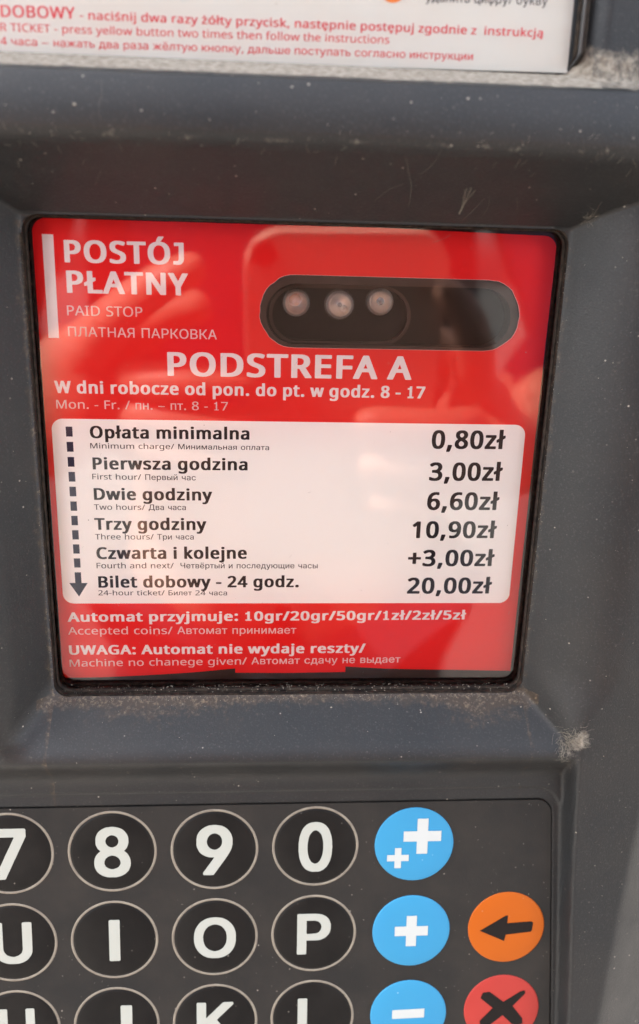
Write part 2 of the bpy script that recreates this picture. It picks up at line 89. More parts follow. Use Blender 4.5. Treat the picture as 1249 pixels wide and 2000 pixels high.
  'r': (226, [[27,-8,30,-9,90,-9,98,-7,102,-4,102,-2,102,122,105,136,108,142,114,152,118,158,124,165,134,172,142,176,154,179,170,177,188,177,196,178,199,180,200,182,202,186,202,192,206,214,206,220,204,223,202,224,188,227,172,227,166,229,146,229,140,227,130,227,122,226,108,222,96,216,94,217,92,220,90,221,82,223,30,223,22,222,18,219,18,216,18,-2,18,-4,20,-6]]),
  's': (257, [[86,-12,90,-13,112,-13,118,-11,134,-11,154,-9,170,-4,180,0,200,10,210,21,215,26,219,34,222,46,222,72,220,80,215,90,213,94,202,104,194,110,178,118,154,127,124,137,104,145,96,149,88,156,85,162,85,164,85,168,86,170,92,176,100,180,108,182,122,182,130,181,148,176,168,170,192,170,200,172,204,174,216,200,217,208,214,211,206,215,194,219,170,225,162,226,156,226,152,227,134,227,126,229,108,229,102,227,84,227,68,225,56,222,42,216,28,210,18,202,8,190,4,178,2,170,2,154,4,146,6,138,12,130,18,123,30,114,50,104,74,94,108,83,122,76,130,72,134,68,136,66,139,60,140,56,139,52,136,46,130,41,126,37,122,36,106,33,102,33,98,34,90,34,82,36,62,41,42,48,36,50,14,50,8,48,4,46,3,42,3,8,4,6,6,4,14,0,26,-4,52,-10,58,-10,64,-11,82,-11]]),
  't': (202, [[102,-12,106,-13,126,-13,134,-11,146,-11,162,-8,170,-6,176,-3,178,0,178,30,178,32,176,34,174,35,166,37,142,37,130,34,122,34,114,40,109,46,106,54,105,62,105,178,106,180,108,181,164,181,174,183,176,186,177,188,177,218,175,220,174,221,164,223,106,223,106,225,105,226,105,266,104,270,103,270,100,272,92,274,50,274,42,272,38,270,34,260,28,242,22,226,20,224,-6,214,-12,211,-14,210,-14,206,-14,186,-12,184,-4,181,18,181,19,180,21,178,21,62,22,54,22,42,25,30,30,20,34,14,44,5,50,1,60,-4,80,-10,88,-11,98,-11]]),
  'u': (322, [[114,-12,118,-13,138,-13,144,-11,156,-11,166,-10,190,-2,198,-7,206,-9,256,-9,264,-7,268,-4,269,-2,269,216,268,218,266,220,264,222,256,223,198,223,190,222,186,219,185,216,185,94,183,90,183,84,180,72,175,58,169,50,162,43,150,37,138,34,132,34,126,36,118,38,112,43,109,46,105,54,102,58,101,66,99,74,99,216,98,218,94,222,86,223,28,223,20,222,16,218,15,216,15,62,18,44,21,34,26,24,30,18,41,8,54,0,62,-3,80,-9,94,-11,110,-11]]),
  'w': (399, [[61,-6,64,-7,128,-7,136,-6,140,-3,143,2,176,92,180,103,182,105,182,105,184,102,214,14,220,0,222,-4,226,-6,234,-7,298,-7,306,-6,310,-4,312,-2,315,6,378,202,381,214,380,220,376,223,368,225,308,225,300,223,297,222,296,220,292,206,266,118,264,117,262,118,261,120,227,218,224,222,222,223,214,225,152,225,144,223,140,221,138,218,136,212,103,120,102,118,100,118,97,124,71,214,69,218,67,222,64,223,56,225,-4,225,-12,223,-14,222,-17,218,-16,212,45,18,52,-2,56,-6]]),
  'y': (271, [[10,-104,14,-105,60,-105,66,-103,70,-103,84,-100,102,-94,112,-87,130,-68,140,-54,150,-36,251,196,257,210,257,218,254,220,252,222,244,223,182,223,174,222,172,220,166,210,126,110,122,100,120,98,118,98,118,101,70,210,66,218,64,220,62,222,54,223,-8,223,-16,222,-20,219,-21,216,-20,210,71,14,77,0,75,-6,62,-34,54,-46,42,-55,38,-58,30,-59,14,-57,-6,-57,-12,-58,-16,-62,-17,-64,-17,-94,-16,-98,-12,-100,2,-103]]),
  'z': (253, [[6,-8,10,-9,208,-9,216,-7,219,-6,220,-4,221,-2,221,28,220,30,216,34,208,35,102,35,98,36,98,38,99,40,218,185,218,188,218,216,218,218,216,220,214,222,206,223,18,223,10,222,6,220,6,218,5,216,5,188,6,185,10,182,18,181,116,181,118,180,118,178,-3,28,-3,26,-3,-2,-2,-6]]),
  'Ó': (397, [[167,-12,170,-13,190,-13,198,-11,216,-11,240,-7,252,-4,268,1,278,5,292,13,309,26,322,38,327,46,335,58,343,74,351,100,354,116,354,126,355,132,355,156,354,162,354,170,353,176,353,182,348,200,343,214,338,226,328,242,322,249,306,265,294,274,274,284,254,292,242,295,218,299,206,300,207,302,215,310,256,358,257,364,256,366,252,370,246,371,184,371,176,370,173,368,168,362,140,312,139,306,143,300,140,298,126,296,104,291,96,288,86,284,74,278,56,266,46,257,36,246,29,236,24,226,18,214,11,192,9,178,9,172,7,166,7,122,9,118,9,110,10,102,14,86,20,70,28,54,38,41,57,22,74,10,90,2,104,-3,134,-10,142,-10,146,-11,164,-11],[180,36,178,37,170,37,162,38,152,41,142,45,134,50,126,57,116,68,109,78,104,90,97,112,94,132,94,156,97,178,104,198,113,216,119,224,132,236,138,240,150,246,162,250,172,251,190,251,206,248,220,243,232,235,238,230,246,222,251,214,258,200,263,186,267,164,267,154,269,148,269,142,267,136,267,124,262,98,258,88,252,78,245,66,232,53,220,45,210,41,202,38,194,37]]),
  'Ł': (278, [[33,-8,36,-9,240,-9,250,-6,251,-6,253,-2,253,34,251,38,248,39,240,41,110,41,108,42,107,44,107,142,109,144,110,146,148,165,152,168,153,170,153,200,152,202,150,204,148,206,142,207,120,207,110,205,108,206,107,208,107,290,106,292,104,293,96,295,36,295,28,294,24,291,23,288,23,160,22,158,20,157,-20,136,-24,134,-26,130,-26,100,-26,98,-24,96,-22,94,-14,93,6,93,14,94,20,98,22,98,23,94,23,-2,24,-4,26,-6]]),
  'ł': (154, [[27,-8,30,-9,90,-9,98,-7,102,-4,102,-2,102,150,103,152,106,155,138,173,139,174,141,178,141,208,140,210,139,212,136,214,130,215,110,215,104,214,102,216,102,308,100,310,98,312,90,314,30,314,22,312,18,310,18,306,18,166,17,164,10,160,-20,142,-22,138,-22,108,-22,106,-20,104,-18,102,-10,101,10,101,16,102,18,100,18,-2,18,-4,20,-6]]),
 },
 'VR': {
  ' ': (140, []),
  '-': (149, [[17,94,128,93,130,96,130,122,126,123,18,123,15,120,15,96]]),
  '.': (125, [[53,-6,64,-6,74,-4,82,0,87,6,91,18,91,26,88,36,82,43,74,47,68,49,52,49,40,44,33,38,30,26,30,16,32,9,36,2,42,-2]]),
  '/': (172, [[3,0,42,-1,46,0,47,2,160,274,164,284,164,286,126,287,121,286,8,14,3,2]]),
  '1': (252, [[50,0,186,-1,190,2,190,24,189,26,144,27,142,28,141,30,141,282,138,286,106,286,100,266,98,250,94,246,54,243,46,242,45,240,45,222,46,218,96,218,98,218,99,214,99,30,96,27,50,26,49,24,49,2]]),
  '2': (262, [[21,0,234,-1,238,1,238,30,236,33,80,33,78,33,76,34,78,38,151,102,185,134,204,157,215,174,220,188,223,200,225,212,223,230,220,242,214,254,202,269,194,275,174,284,154,290,142,291,104,291,82,287,58,279,42,271,25,258,25,256,28,252,40,238,44,234,46,234,50,234,74,250,86,255,102,259,124,262,136,261,150,256,166,246,174,236,178,222,178,204,175,190,168,174,156,157,146,146,115,116,21,30,19,26,19,2]]),
  '4': (262, [[162,0,203,0,205,2,206,63,208,65,248,65,250,66,251,68,251,94,250,96,208,97,205,98,205,286,204,287,202,289,162,289,158,288,155,286,10,99,7,94,7,68,10,65,159,64,161,62,161,2],[54,98,54,100,146,217,158,237,162,238,162,210,161,204,160,98,158,97]]),
  '7': (262, [[61,0,104,-1,108,2,238,258,239,264,239,284,238,286,20,287,18,286,17,258,18,255,186,255,188,255,190,254,178,230,74,30,61,4]]),
  '8': (262, [[126,-4,130,-5,138,-3,152,-3,162,-2,184,4,202,12,216,22,227,34,234,48,236,56,238,66,238,84,235,96,230,106,221,118,208,130,200,135,169,152,171,154,188,164,202,173,215,186,222,196,226,206,227,214,227,234,224,246,215,262,208,269,198,276,186,282,172,287,148,291,110,291,100,290,74,283,62,276,52,270,41,258,33,244,30,230,30,216,32,206,36,194,42,184,56,170,84,150,82,149,66,140,50,130,38,120,26,104,22,94,19,78,19,66,24,46,29,36,38,23,48,16,62,8,76,2,94,-2,106,-3],[114,25,94,30,86,34,78,39,74,45,68,54,63,70,63,76,65,86,72,102,84,114,106,128,118,134,122,134,138,130,160,119,170,114,180,106,186,98,191,90,194,80,194,70,192,60,190,54,184,46,178,39,170,33,156,28,142,25],[130,168,102,180,90,189,82,196,78,202,76,208,74,218,74,226,77,238,80,243,86,250,102,259,126,263,142,262,154,259,168,252,178,242,182,234,183,226,183,216,182,208,178,198,172,191,162,184,152,177,138,170]]),
  'A': (292, [[-2,0,40,-1,44,1,80,85,82,88,86,89,204,88,207,84,238,10,244,0,246,-1,286,-1,290,1,290,2,282,22,165,288,126,289,122,286,-2,2],[98,122,97,124,98,128,132,208,142,238,144,239,146,238,161,196,190,128,190,122]]),
  'D': (334, [[42,0,134,-1,140,1,162,1,190,5,218,13,238,22,248,28,260,37,275,52,287,70,294,82,299,98,302,112,305,134,305,158,300,188,292,210,287,222,278,234,262,251,246,263,222,275,202,282,178,286,166,287,44,287,42,286,41,2],[90,31,87,34,88,255,90,257,148,257,162,255,188,250,210,240,222,231,232,223,238,216,244,206,248,196,254,176,257,154,255,126,248,96,239,78,232,69,220,57,204,46,182,38,158,33,146,33,138,31]]),
  'F': (238, [[42,0,84,-1,87,2,87,118,89,122,214,122,217,122,218,126,218,150,216,154,89,154,87,158,88,254,90,255,224,255,226,258,226,284,225,286,44,287,42,286,41,2]]),
  'I': (156, [[14,0,130,-1,134,2,134,20,133,22,98,23,95,24,94,26,94,258,94,261,98,262,133,262,134,266,134,282,132,286,16,286,13,284,13,266,14,262,50,262,51,262,53,258,53,26,52,25,50,23,14,22,13,20,13,2]]),
  'M': (413, [[42,0,80,-1,82,0,83,2,82,235,86,233,95,210,180,8,184,0,186,-1,218,-1,222,0,223,2,320,230,322,235,324,235,323,2,324,1,326,-1,367,0,369,2,368,286,366,287,306,287,302,286,207,62,204,59,202,60,197,72,107,286,104,287,42,286,41,284,41,2]]),
  'O': (356, [[173,-4,178,-5,184,-3,202,-3,236,4,262,16,280,27,296,44,306,58,312,70,322,94,326,114,327,128,327,162,325,182,320,198,315,214,307,230,290,252,268,270,244,282,214,290,182,293,150,291,120,286,102,279,90,274,68,258,59,250,49,236,37,214,30,192,26,170,25,154,25,134,26,118,32,90,38,72,45,58,62,37,74,25,84,18,108,6,120,2,140,-2],[166,28,148,30,128,37,113,46,104,53,96,62,89,74,80,94,74,120,73,150,75,176,82,202,90,218,104,235,120,247,134,254,158,259,180,261,202,258,222,252,240,242,256,227,267,210,276,180,279,158,279,130,277,110,270,86,262,70,256,62,242,46,222,36,206,30,186,27]]),
  'P': (277, [[42,0,84,-1,87,2,87,110,89,112,150,113,182,118,202,125,214,132,222,138,238,154,248,174,253,194,253,210,251,222,246,238,238,252,226,265,216,271,194,280,174,285,154,287,44,287,42,286,41,2],[90,143,87,146,87,254,89,256,138,257,150,255,176,248,192,238,198,230,203,220,205,214,205,202,205,190,202,178,195,166,190,162,174,152,154,146,134,143]]),
  'S': (252, [[105,-4,112,-5,118,-3,136,-3,162,1,180,8,202,20,216,34,224,50,229,66,229,90,227,98,222,110,214,122,200,134,184,143,166,151,106,173,94,180,82,188,76,198,71,210,71,226,74,234,81,244,92,252,106,258,118,259,146,259,156,258,176,254,202,245,206,245,210,248,221,274,219,276,214,279,182,287,156,291,110,291,100,290,74,283,58,275,46,267,38,259,29,244,25,228,25,208,26,198,30,186,41,170,56,157,64,152,82,142,140,122,154,115,166,108,174,102,178,96,182,86,183,78,183,70,182,62,176,50,169,42,162,38,142,30,122,27,102,27,70,31,52,36,28,43,24,43,22,42,21,12,22,9,50,1,66,-2]]),
  'T': (254, [[103,0,146,-1,147,0,149,2,150,254,152,255,246,255,249,258,249,284,247,286,6,287,2,286,2,258,4,255,98,255,102,254,102,2]]),
  'a': (257, [[94,-4,98,-5,106,-3,120,-3,134,0,146,4,164,14,178,26,179,24,186,0,216,-1,219,2,219,156,218,166,216,174,212,184,206,195,198,202,184,211,162,218,150,219,112,219,92,217,74,212,54,206,46,202,46,200,56,178,58,174,62,174,80,182,102,188,122,191,130,191,146,188,158,183,164,178,168,174,172,166,174,160,175,150,175,134,174,130,120,129,94,126,74,122,56,115,44,108,30,96,24,86,18,66,18,52,21,38,25,28,30,20,34,15,46,8,60,1,78,-3],[98,25,92,26,78,32,74,36,66,46,65,54,65,66,68,76,74,86,88,95,114,102,140,105,174,105,175,90,174,72,168,56,162,46,150,37,138,30,114,25]]),
  'c': (221, [[131,-4,138,-5,144,-3,162,-3,182,1,198,6,200,8,201,10,201,38,198,39,196,39,178,33,162,29,138,26,122,27,116,29,98,37,90,43,82,52,78,61,73,72,70,84,69,96,69,118,70,130,74,146,78,156,85,166,94,175,110,184,130,189,146,189,162,186,186,179,192,180,199,194,203,208,190,214,170,218,160,219,146,219,138,221,132,219,116,219,90,214,70,204,53,192,42,180,32,162,25,138,22,118,22,98,23,82,30,56,37,42,42,34,50,26,60,18,68,12,82,5,106,-2]]),
  'd': (282, [[121,-4,126,-5,132,-3,144,-3,166,2,178,8,196,22,198,23,201,20,204,2,206,0,238,-1,242,2,242,302,240,306,200,306,197,304,197,214,198,194,196,194,188,202,180,207,166,214,158,216,144,219,106,219,82,214,66,206,57,198,46,189,41,182,32,164,28,152,23,132,22,118,22,96,25,74,28,62,36,42,42,32,50,24,60,14,68,9,78,4,96,-2],[118,26,106,30,94,37,84,48,77,60,70,82,69,94,69,118,70,130,74,148,78,158,84,166,92,177,98,182,114,188,122,190,142,190,160,186,170,180,178,174,187,162,192,148,197,126,197,82,194,68,190,58,186,50,176,38,162,30,150,27,142,26]]),
  'e': (258, [[137,-4,144,-5,150,-3,170,-3,180,-2,206,4,222,10,223,14,222,39,218,41,184,30,168,27,152,26,138,26,128,27,108,33,94,42,83,52,80,58,72,76,69,92,70,99,72,101,232,101,234,104,234,134,231,152,227,164,222,174,214,186,202,199,192,206,182,211,166,216,152,219,138,219,132,221,104,218,86,212,66,202,58,196,47,186,34,166,26,144,22,116,22,98,25,76,30,58,37,46,42,38,54,25,70,13,86,5,110,-2],[72,130,70,132,70,134,73,148,80,162,88,174,100,183,108,187,130,191,150,188,160,184,169,178,174,174,180,162,184,154,187,138,187,132,184,130]]),
  'g': (282, [[106,-96,150,-97,170,-94,194,-87,204,-82,214,-74,224,-64,235,-46,239,-30,242,-12,242,212,240,215,206,214,204,210,201,194,198,192,190,201,180,207,170,212,152,218,144,219,130,219,124,221,118,219,106,219,90,216,72,208,60,201,46,186,33,166,28,150,23,130,22,118,22,98,23,84,28,64,36,44,46,28,58,17,74,6,90,0,106,-3,118,-3,124,-5,152,-2,170,4,186,13,194,21,198,21,198,20,197,-18,192,-34,185,-46,175,-54,166,-60,154,-64,140,-67,120,-67,86,-63,74,-60,46,-50,44,-50,42,-51,41,-80,42,-83,56,-88,74,-93,92,-95],[126,25,112,28,100,33,90,42,81,52,76,62,70,82,69,94,69,120,72,138,76,152,81,162,86,170,98,180,110,187,122,190,138,190,158,186,170,180,181,170,187,162,194,146,197,130,198,116,198,92,197,78,192,62,186,48,177,38,168,33,158,29,136,25]]),
  'h': (282, [[37,0,78,-1,80,1,81,122,82,134,86,152,94,168,106,179,111,182,122,187,140,190,158,190,174,186,182,182,192,170,198,158,201,142,202,1,204,-1,242,-1,243,0,245,2,245,154,240,174,236,184,231,192,222,201,212,208,196,215,172,219,140,219,122,216,102,208,90,202,82,194,80,194,81,302,80,305,78,306,38,306,37,306,35,302,35,2]]),
  'i': (120, [[37,0,78,-1,81,2,81,212,78,215,38,215,35,214,35,2],[53,252,62,251,70,253,77,258,83,266,85,274,83,284,79,290,72,295,66,297,50,296,40,292,34,286,33,280,33,270,36,262,42,256]]),
  'k': (245, [[37,0,78,-1,80,1,81,78,88,86,100,95,104,97,110,92,186,0,234,-1,238,0,238,2,136,122,137,126,146,134,222,205,229,212,229,214,180,214,110,150,82,120,80,119,81,302,80,305,78,306,38,306,37,306,35,302,35,2]]),
  'm': (426, [[37,0,78,-1,80,1,81,122,82,136,85,150,92,166,100,176,112,184,134,190,150,190,158,188,168,184,174,181,180,174,184,166,187,160,190,140,190,2,191,0,230,-1,234,1,234,126,237,146,242,162,252,175,258,180,270,186,290,190,304,190,316,187,324,183,332,176,336,170,340,162,343,148,344,1,346,-1,387,0,389,2,389,140,386,166,379,186,371,198,364,205,356,210,344,215,324,219,310,219,304,221,298,219,286,219,266,215,248,207,238,201,226,188,216,199,206,207,190,215,170,219,156,219,150,221,142,219,132,219,118,216,102,210,94,206,78,193,77,196,74,212,72,214,37,214,35,212,35,2]]),
  'n': (282, [[37,0,78,-1,80,1,81,122,82,134,86,152,96,170,106,179,122,187,140,190,158,190,174,186,182,182,192,170,198,158,201,142,202,1,204,-1,242,-1,244,1,245,154,242,170,238,182,232,190,225,200,210,210,198,215,178,219,162,219,154,221,148,219,136,219,122,216,110,212,96,206,78,192,77,194,74,212,72,214,38,215,36,214,35,2]]),
  'o': (277, [[133,-4,136,-5,142,-3,158,-3,182,2,196,8,206,13,218,22,232,38,243,58,250,82,251,98,251,120,247,146,243,158,236,170,224,187,211,198,202,204,182,214,158,219,144,219,138,221,130,219,116,219,94,215,74,207,58,197,45,182,34,166,26,146,22,118,22,100,26,72,30,60,37,46,46,33,61,18,82,6,102,-1,116,-3],[124,26,118,28,102,34,93,40,82,52,76,66,70,86,69,98,69,122,73,144,78,158,86,168,94,178,110,186,118,188,130,190,146,190,154,188,174,180,186,170,194,160,199,148,203,132,205,122,205,94,202,78,196,62,191,52,180,39,166,32,156,28,146,26]]),
  'p': (282, [[37,-96,78,-97,81,-94,80,20,84,19,100,8,118,0,132,-3,146,-3,152,-5,160,-3,172,-3,194,2,210,10,225,22,231,28,239,38,248,58,254,82,255,96,255,122,253,142,246,166,235,184,226,194,210,207,198,212,186,216,172,219,160,219,154,221,146,219,132,219,118,216,102,210,92,202,80,193,78,193,73,214,38,215,36,214,35,-94],[134,26,118,30,106,36,97,46,92,54,86,66,82,84,81,98,81,124,84,142,88,156,93,166,101,176,110,182,122,187,138,190,154,190,166,187,178,182,186,175,195,166,203,150,207,134,209,122,209,94,204,72,199,58,193,48,182,37,170,30,162,27,154,26]]),
  'r': (190, [[37,0,78,-1,81,2,81,122,82,134,90,154,97,162,106,171,112,176,126,183,142,187,158,187,172,185,177,186,182,214,181,218,174,219,158,219,152,221,146,219,134,219,122,216,114,212,102,206,95,200,78,183,77,186,75,204,73,214,38,215,36,214,35,2]]),
  's': (220, [[93,-4,100,-5,106,-3,122,-3,142,0,158,5,176,14,190,28,195,38,198,50,198,70,194,82,186,92,170,106,140,119,94,136,74,146,69,150,65,156,63,164,65,172,67,176,74,182,82,187,94,190,108,191,136,189,162,182,174,177,178,177,181,178,192,202,192,206,186,208,164,215,138,219,122,219,114,221,106,219,92,219,82,218,60,212,44,204,38,201,30,192,24,182,21,170,21,154,22,146,28,136,39,124,54,114,66,109,116,91,136,82,143,78,149,72,154,64,155,56,154,48,150,42,142,34,138,32,122,26,110,25,90,25,78,26,46,34,26,42,24,42,22,41,21,14,22,9,36,4,60,-2]]),
  't': (166, [[109,-4,114,-5,122,-3,132,-3,142,-2,154,2,155,6,155,26,154,27,152,29,122,25,110,26,102,29,94,34,86,46,83,64,83,186,86,189,152,189,154,192,154,214,150,215,85,216,83,218,82,265,80,266,58,266,54,262,44,234,38,220,6,206,5,202,5,190,8,189,36,189,39,186,39,50,41,40,46,26,51,18,59,10,70,4,88,-2]]),
  'u': (282, [[119,-4,124,-5,130,-3,142,-3,170,4,188,13,198,22,200,22,202,18,205,2,206,0,240,-1,242,1,243,212,242,214,202,215,198,214,198,90,195,72,188,54,178,42,172,36,162,30,142,26,120,26,104,30,92,38,86,46,81,58,78,78,78,214,74,215,36,215,34,214,33,68,36,48,40,36,48,22,56,14,66,8,74,4,94,-2]]),
  'v': (233, [[90,0,136,-1,140,2,220,188,230,212,230,214,186,215,183,214,132,86,116,44,114,42,113,44,98,86,46,214,42,215,-1,214,-1,212,1,206]]),
  'w': (358, [[70,2,116,1,118,2,120,3,162,118,171,146,175,166,178,167,179,166,184,146,206,78,234,2,236,1,285,2,287,6,350,206,351,214,351,216,310,217,306,214,274,108,260,56,258,52,258,52,239,110,202,214,198,217,154,216,152,212,110,94,99,54,98,50,96,50,86,90,50,214,48,216,46,217,4,216,3,214,5,206,62,20,68,2]]),
  'x': (242, [[7,0,55,0,114,76,120,81,122,79,182,1,186,-1,231,0,231,2,150,105,146,110,162,131,226,212,226,214,178,214,120,140,118,141,112,148,64,211,60,214,12,214,13,212,16,208,90,114,92,110,91,108,7,2]]),
  'А': (278, [[9,0,48,-1,50,0,58,18,76,70,79,78,82,81,194,81,196,78,220,10,224,0,226,-1,266,0,266,2,264,10,163,286,160,290,116,291,112,290,10,10,8,2],[94,114,92,116,93,120,122,202,134,246,136,248,138,247,157,186,182,116,178,114]]),
  'Б': (261, [[33,0,138,-1,166,2,186,8,204,17,218,29,226,40,232,54,237,70,238,82,237,102,232,118,226,130,222,137,210,149,200,155,190,160,166,167,154,169,78,169,75,170,74,172,74,254,75,258,210,258,211,262,211,288,210,290,34,291,32,290,31,2],[76,33,74,36,74,134,75,136,144,137,154,135,168,131,174,128,179,124,188,115,194,104,195,98,195,74,192,64,188,56,179,46,168,38,162,36,148,33]]),
  'В': (265, [[33,0,140,-1,146,1,162,1,174,2,190,6,206,13,222,25,231,38,239,56,242,74,241,94,236,110,226,126,216,137,200,146,185,150,186,154,202,161,215,170,226,186,230,204,230,226,228,234,223,248,214,263,206,271,196,278,182,284,174,287,162,290,146,291,34,291,32,290,31,2],[76,33,74,36,74,130,75,132,136,133,158,130,170,126,178,122,186,115,192,106,198,96,201,84,201,74,199,66,196,58,190,50,186,46,178,41,166,36,150,33],[76,163,74,166,74,254,75,258,146,258,160,255,170,250,182,238,186,232,189,222,190,214,189,202,187,196,183,188,178,182,170,174,158,168,142,163]]),
  'Д': (329, [[17,-62,54,-62,56,-61,57,-4,58,-2,60,-1,266,-1,269,-4,270,-61,272,-62,306,-62,310,-61,310,30,306,33,282,33,279,34,278,36,278,288,277,290,94,291,90,290,89,278,89,268,87,262,87,252,86,246,85,218,83,212,78,142,70,94,66,78,59,62,54,50,42,34,38,33,18,33,15,30,15,-58],[90,33,90,34,99,52,104,66,112,96,115,112,122,166,122,176,130,257,132,258,234,258,235,254,234,34,232,33]]),
  'К': (270, [[33,0,70,-1,74,2,74,130,74,131,78,133,108,133,110,132,210,1,214,-1,257,0,256,4,147,150,148,152,156,163,252,288,252,290,208,291,204,290,112,168,110,165,106,165,78,165,74,166,74,290,70,291,34,291,32,290,31,2]]),
  'Л': (301, [[17,0,28,-1,34,1,46,1,66,6,74,10,82,18,90,28,94,36,100,56,106,88,118,244,119,256,122,258,220,258,222,257,223,2,224,1,226,-1,262,-1,266,1,266,288,265,290,84,291,82,290,79,278,75,220,66,118,66,106,60,66,58,56,52,46,44,38,32,33,18,33,16,31,15,2]]),
  'М': (363, [[33,0,70,-1,71,0,73,2,73,196,71,202,72,226,75,222,97,160,160,2,162,0,164,-1,194,-1,198,2,264,168,282,221,284,223,286,223,286,2,286,1,290,-1,326,0,327,2,326,290,324,291,274,291,270,290,201,114,183,58,180,54,178,56,162,106,90,290,86,291,33,290,31,288,31,2]]),
  'Н': (299, [[33,0,70,-1,74,2,74,130,74,131,78,133,221,132,222,130,222,2,226,-1,260,-1,262,1,263,288,262,290,226,291,222,290,222,168,222,166,218,165,75,166,74,168,74,290,70,291,34,291,32,290,31,2]]),
  'О': (309, [[131,-2,170,-3,188,0,206,6,222,14,232,22,243,30,253,42,266,62,271,72,278,90,283,118,285,132,285,158,282,182,274,212,260,238,246,258,240,263,222,276,202,287,190,291,174,294,146,295,122,292,112,290,94,283,73,270,59,258,48,242,41,232,30,210,22,176,21,162,21,128,22,114,29,86,34,72,45,52,62,30,73,22,86,13,102,5,118,0],[148,30,132,33,112,41,95,54,88,61,78,74,72,88,66,104,63,118,62,130,62,160,65,180,69,196,78,216,89,230,102,243,110,248,122,255,146,261,158,261,174,258,182,255,196,248,206,241,218,230,223,222,234,202,239,186,243,158,243,132,240,110,234,88,227,74,216,59,206,49,186,37,166,31,154,30]]),
  'П': (299, [[33,0,70,-1,73,0,74,2,74,254,74,257,78,258,218,258,222,257,222,2,222,1,226,-1,260,-1,262,1,263,288,262,290,34,291,32,290,31,2]]),
  'Р': (258, [[33,0,70,-1,74,2,74,102,75,106,146,106,158,107,178,112,198,121,210,130,214,136,224,150,231,164,235,182,237,192,237,206,235,218,230,238,223,250,212,265,198,276,178,286,158,290,144,291,34,291,32,290,31,2],[76,138,74,142,74,257,78,258,146,258,162,254,175,246,183,238,186,234,191,222,194,208,194,190,192,180,188,170,182,158,174,151,166,146,154,141,146,139,134,139,128,138]]),
  'Т': (261, [[109,0,146,-1,149,0,150,2,150,256,154,258,238,258,241,262,241,288,238,291,18,291,15,290,15,262,18,258,104,258,107,256,107,2]]),
  'Ч': (282, [[206,0,244,-1,246,0,247,2,246,290,244,291,208,291,205,290,205,166,204,164,200,161,184,153,162,145,146,142,122,142,108,145,98,149,88,156,80,164,73,178,70,192,70,290,66,291,29,290,27,288,27,192,32,166,34,158,41,146,45,140,56,129,66,122,82,114,110,109,144,109,156,110,180,116,202,124,204,124,205,2]]),
  'Я': (261, [[11,0,54,-1,58,0,117,110,122,113,180,113,182,111,183,2,186,-1,222,-1,224,1,225,288,223,290,112,291,84,287,68,282,52,272,38,259,34,252,25,234,21,218,21,186,25,168,30,156,41,142,46,135,58,128,73,120,74,118,12,4],[112,146,98,149,84,156,74,165,68,174,65,180,62,194,62,208,64,218,70,234,77,242,84,248,94,254,104,257,112,258,182,258,183,254,182,147,180,146]]),
  'а': (226, [[75,-4,106,-5,120,-2,138,6,145,12,154,21,155,20,155,2,158,-1,192,-1,195,2,195,152,194,162,191,174,184,188,180,194,171,202,154,212,142,216,126,219,94,219,74,215,60,210,46,201,32,187,22,170,22,166,26,165,54,157,58,157,69,170,76,178,82,182,90,186,102,189,120,189,134,184,144,178,151,168,154,160,155,144,154,138,150,134,136,130,82,123,50,115,34,106,25,96,20,88,15,74,15,50,18,38,24,26,27,22,37,12,46,5,58,0],[90,26,78,29,68,34,62,40,58,46,55,54,55,64,57,72,61,78,70,87,84,92,104,97,138,101,152,104,154,103,155,78,154,68,150,56,145,48,134,38,122,30,104,26]]),
  'в': (228, [[29,0,132,-1,138,1,150,1,164,4,178,9,186,15,198,26,204,38,207,50,207,66,204,78,198,91,186,102,176,108,162,114,162,114,178,121,189,130,195,138,198,146,199,154,199,164,198,174,195,180,191,188,186,194,176,202,160,211,152,214,134,217,30,217,28,215,27,2],[68,31,66,34,66,94,67,96,136,97,144,95,152,91,162,82,166,70,166,54,162,45,156,39,150,36,142,33,132,31],[68,126,66,130,66,182,68,185,128,185,136,183,146,179,152,174,156,168,158,162,158,150,157,146,150,137,142,130,124,126]]),
  'д': (248, [[6,-62,42,-63,44,-62,45,-4,46,-2,48,-1,198,-1,199,-4,200,-62,202,-63,236,-63,238,-62,239,30,236,33,210,33,207,34,206,36,206,214,205,216,64,217,62,215,59,210,59,200,51,110,47,84,43,66,35,48,25,34,22,33,6,33,5,30,5,-60],[70,34,70,36,76,46,82,62,87,86,93,126,97,178,98,182,102,185,165,184,166,182,166,34,162,33]]),
  'е': (235, [[106,-4,134,-5,144,-3,164,2,174,8,186,15,199,28,207,40,210,50,210,52,206,54,178,61,174,61,162,42,150,33,134,28,120,26,102,29,88,36,82,39,73,50,65,62,61,74,58,86,58,94,60,97,212,97,215,98,215,118,212,142,204,168,195,184,185,196,172,206,156,214,134,219,102,219,92,218,76,212,57,202,42,186,34,176,24,154,18,130,17,116,17,98,18,84,24,62,33,42,46,25,53,18,66,8,86,0,98,-3],[60,126,58,130,60,140,65,154,73,166,82,177,88,180,98,186,112,189,124,189,136,186,146,180,154,174,163,162,168,152,174,130,174,127,170,126]]),
  'и': (238, [[29,0,62,-1,66,1,166,149,167,148,167,144,167,2,170,-1,204,-1,206,1,207,214,206,216,172,217,167,214,70,67,68,68,67,72,67,214,64,217,30,217,28,215,27,2]]),
  'й': (238, [[29,0,62,-1,66,1,166,149,167,148,167,144,167,2,170,-1,204,-1,206,1,207,214,206,216,172,217,167,214,70,67,68,68,67,72,67,214,64,217,30,217,28,215,27,2],[107,248,124,247,134,249,146,253,156,260,164,268,172,282,177,296,176,302,174,303,148,303,146,300,142,286,134,278,122,273,114,273,102,277,96,283,92,290,90,298,87,302,59,302,58,298,62,282,73,266,82,258,90,253,96,250]]),
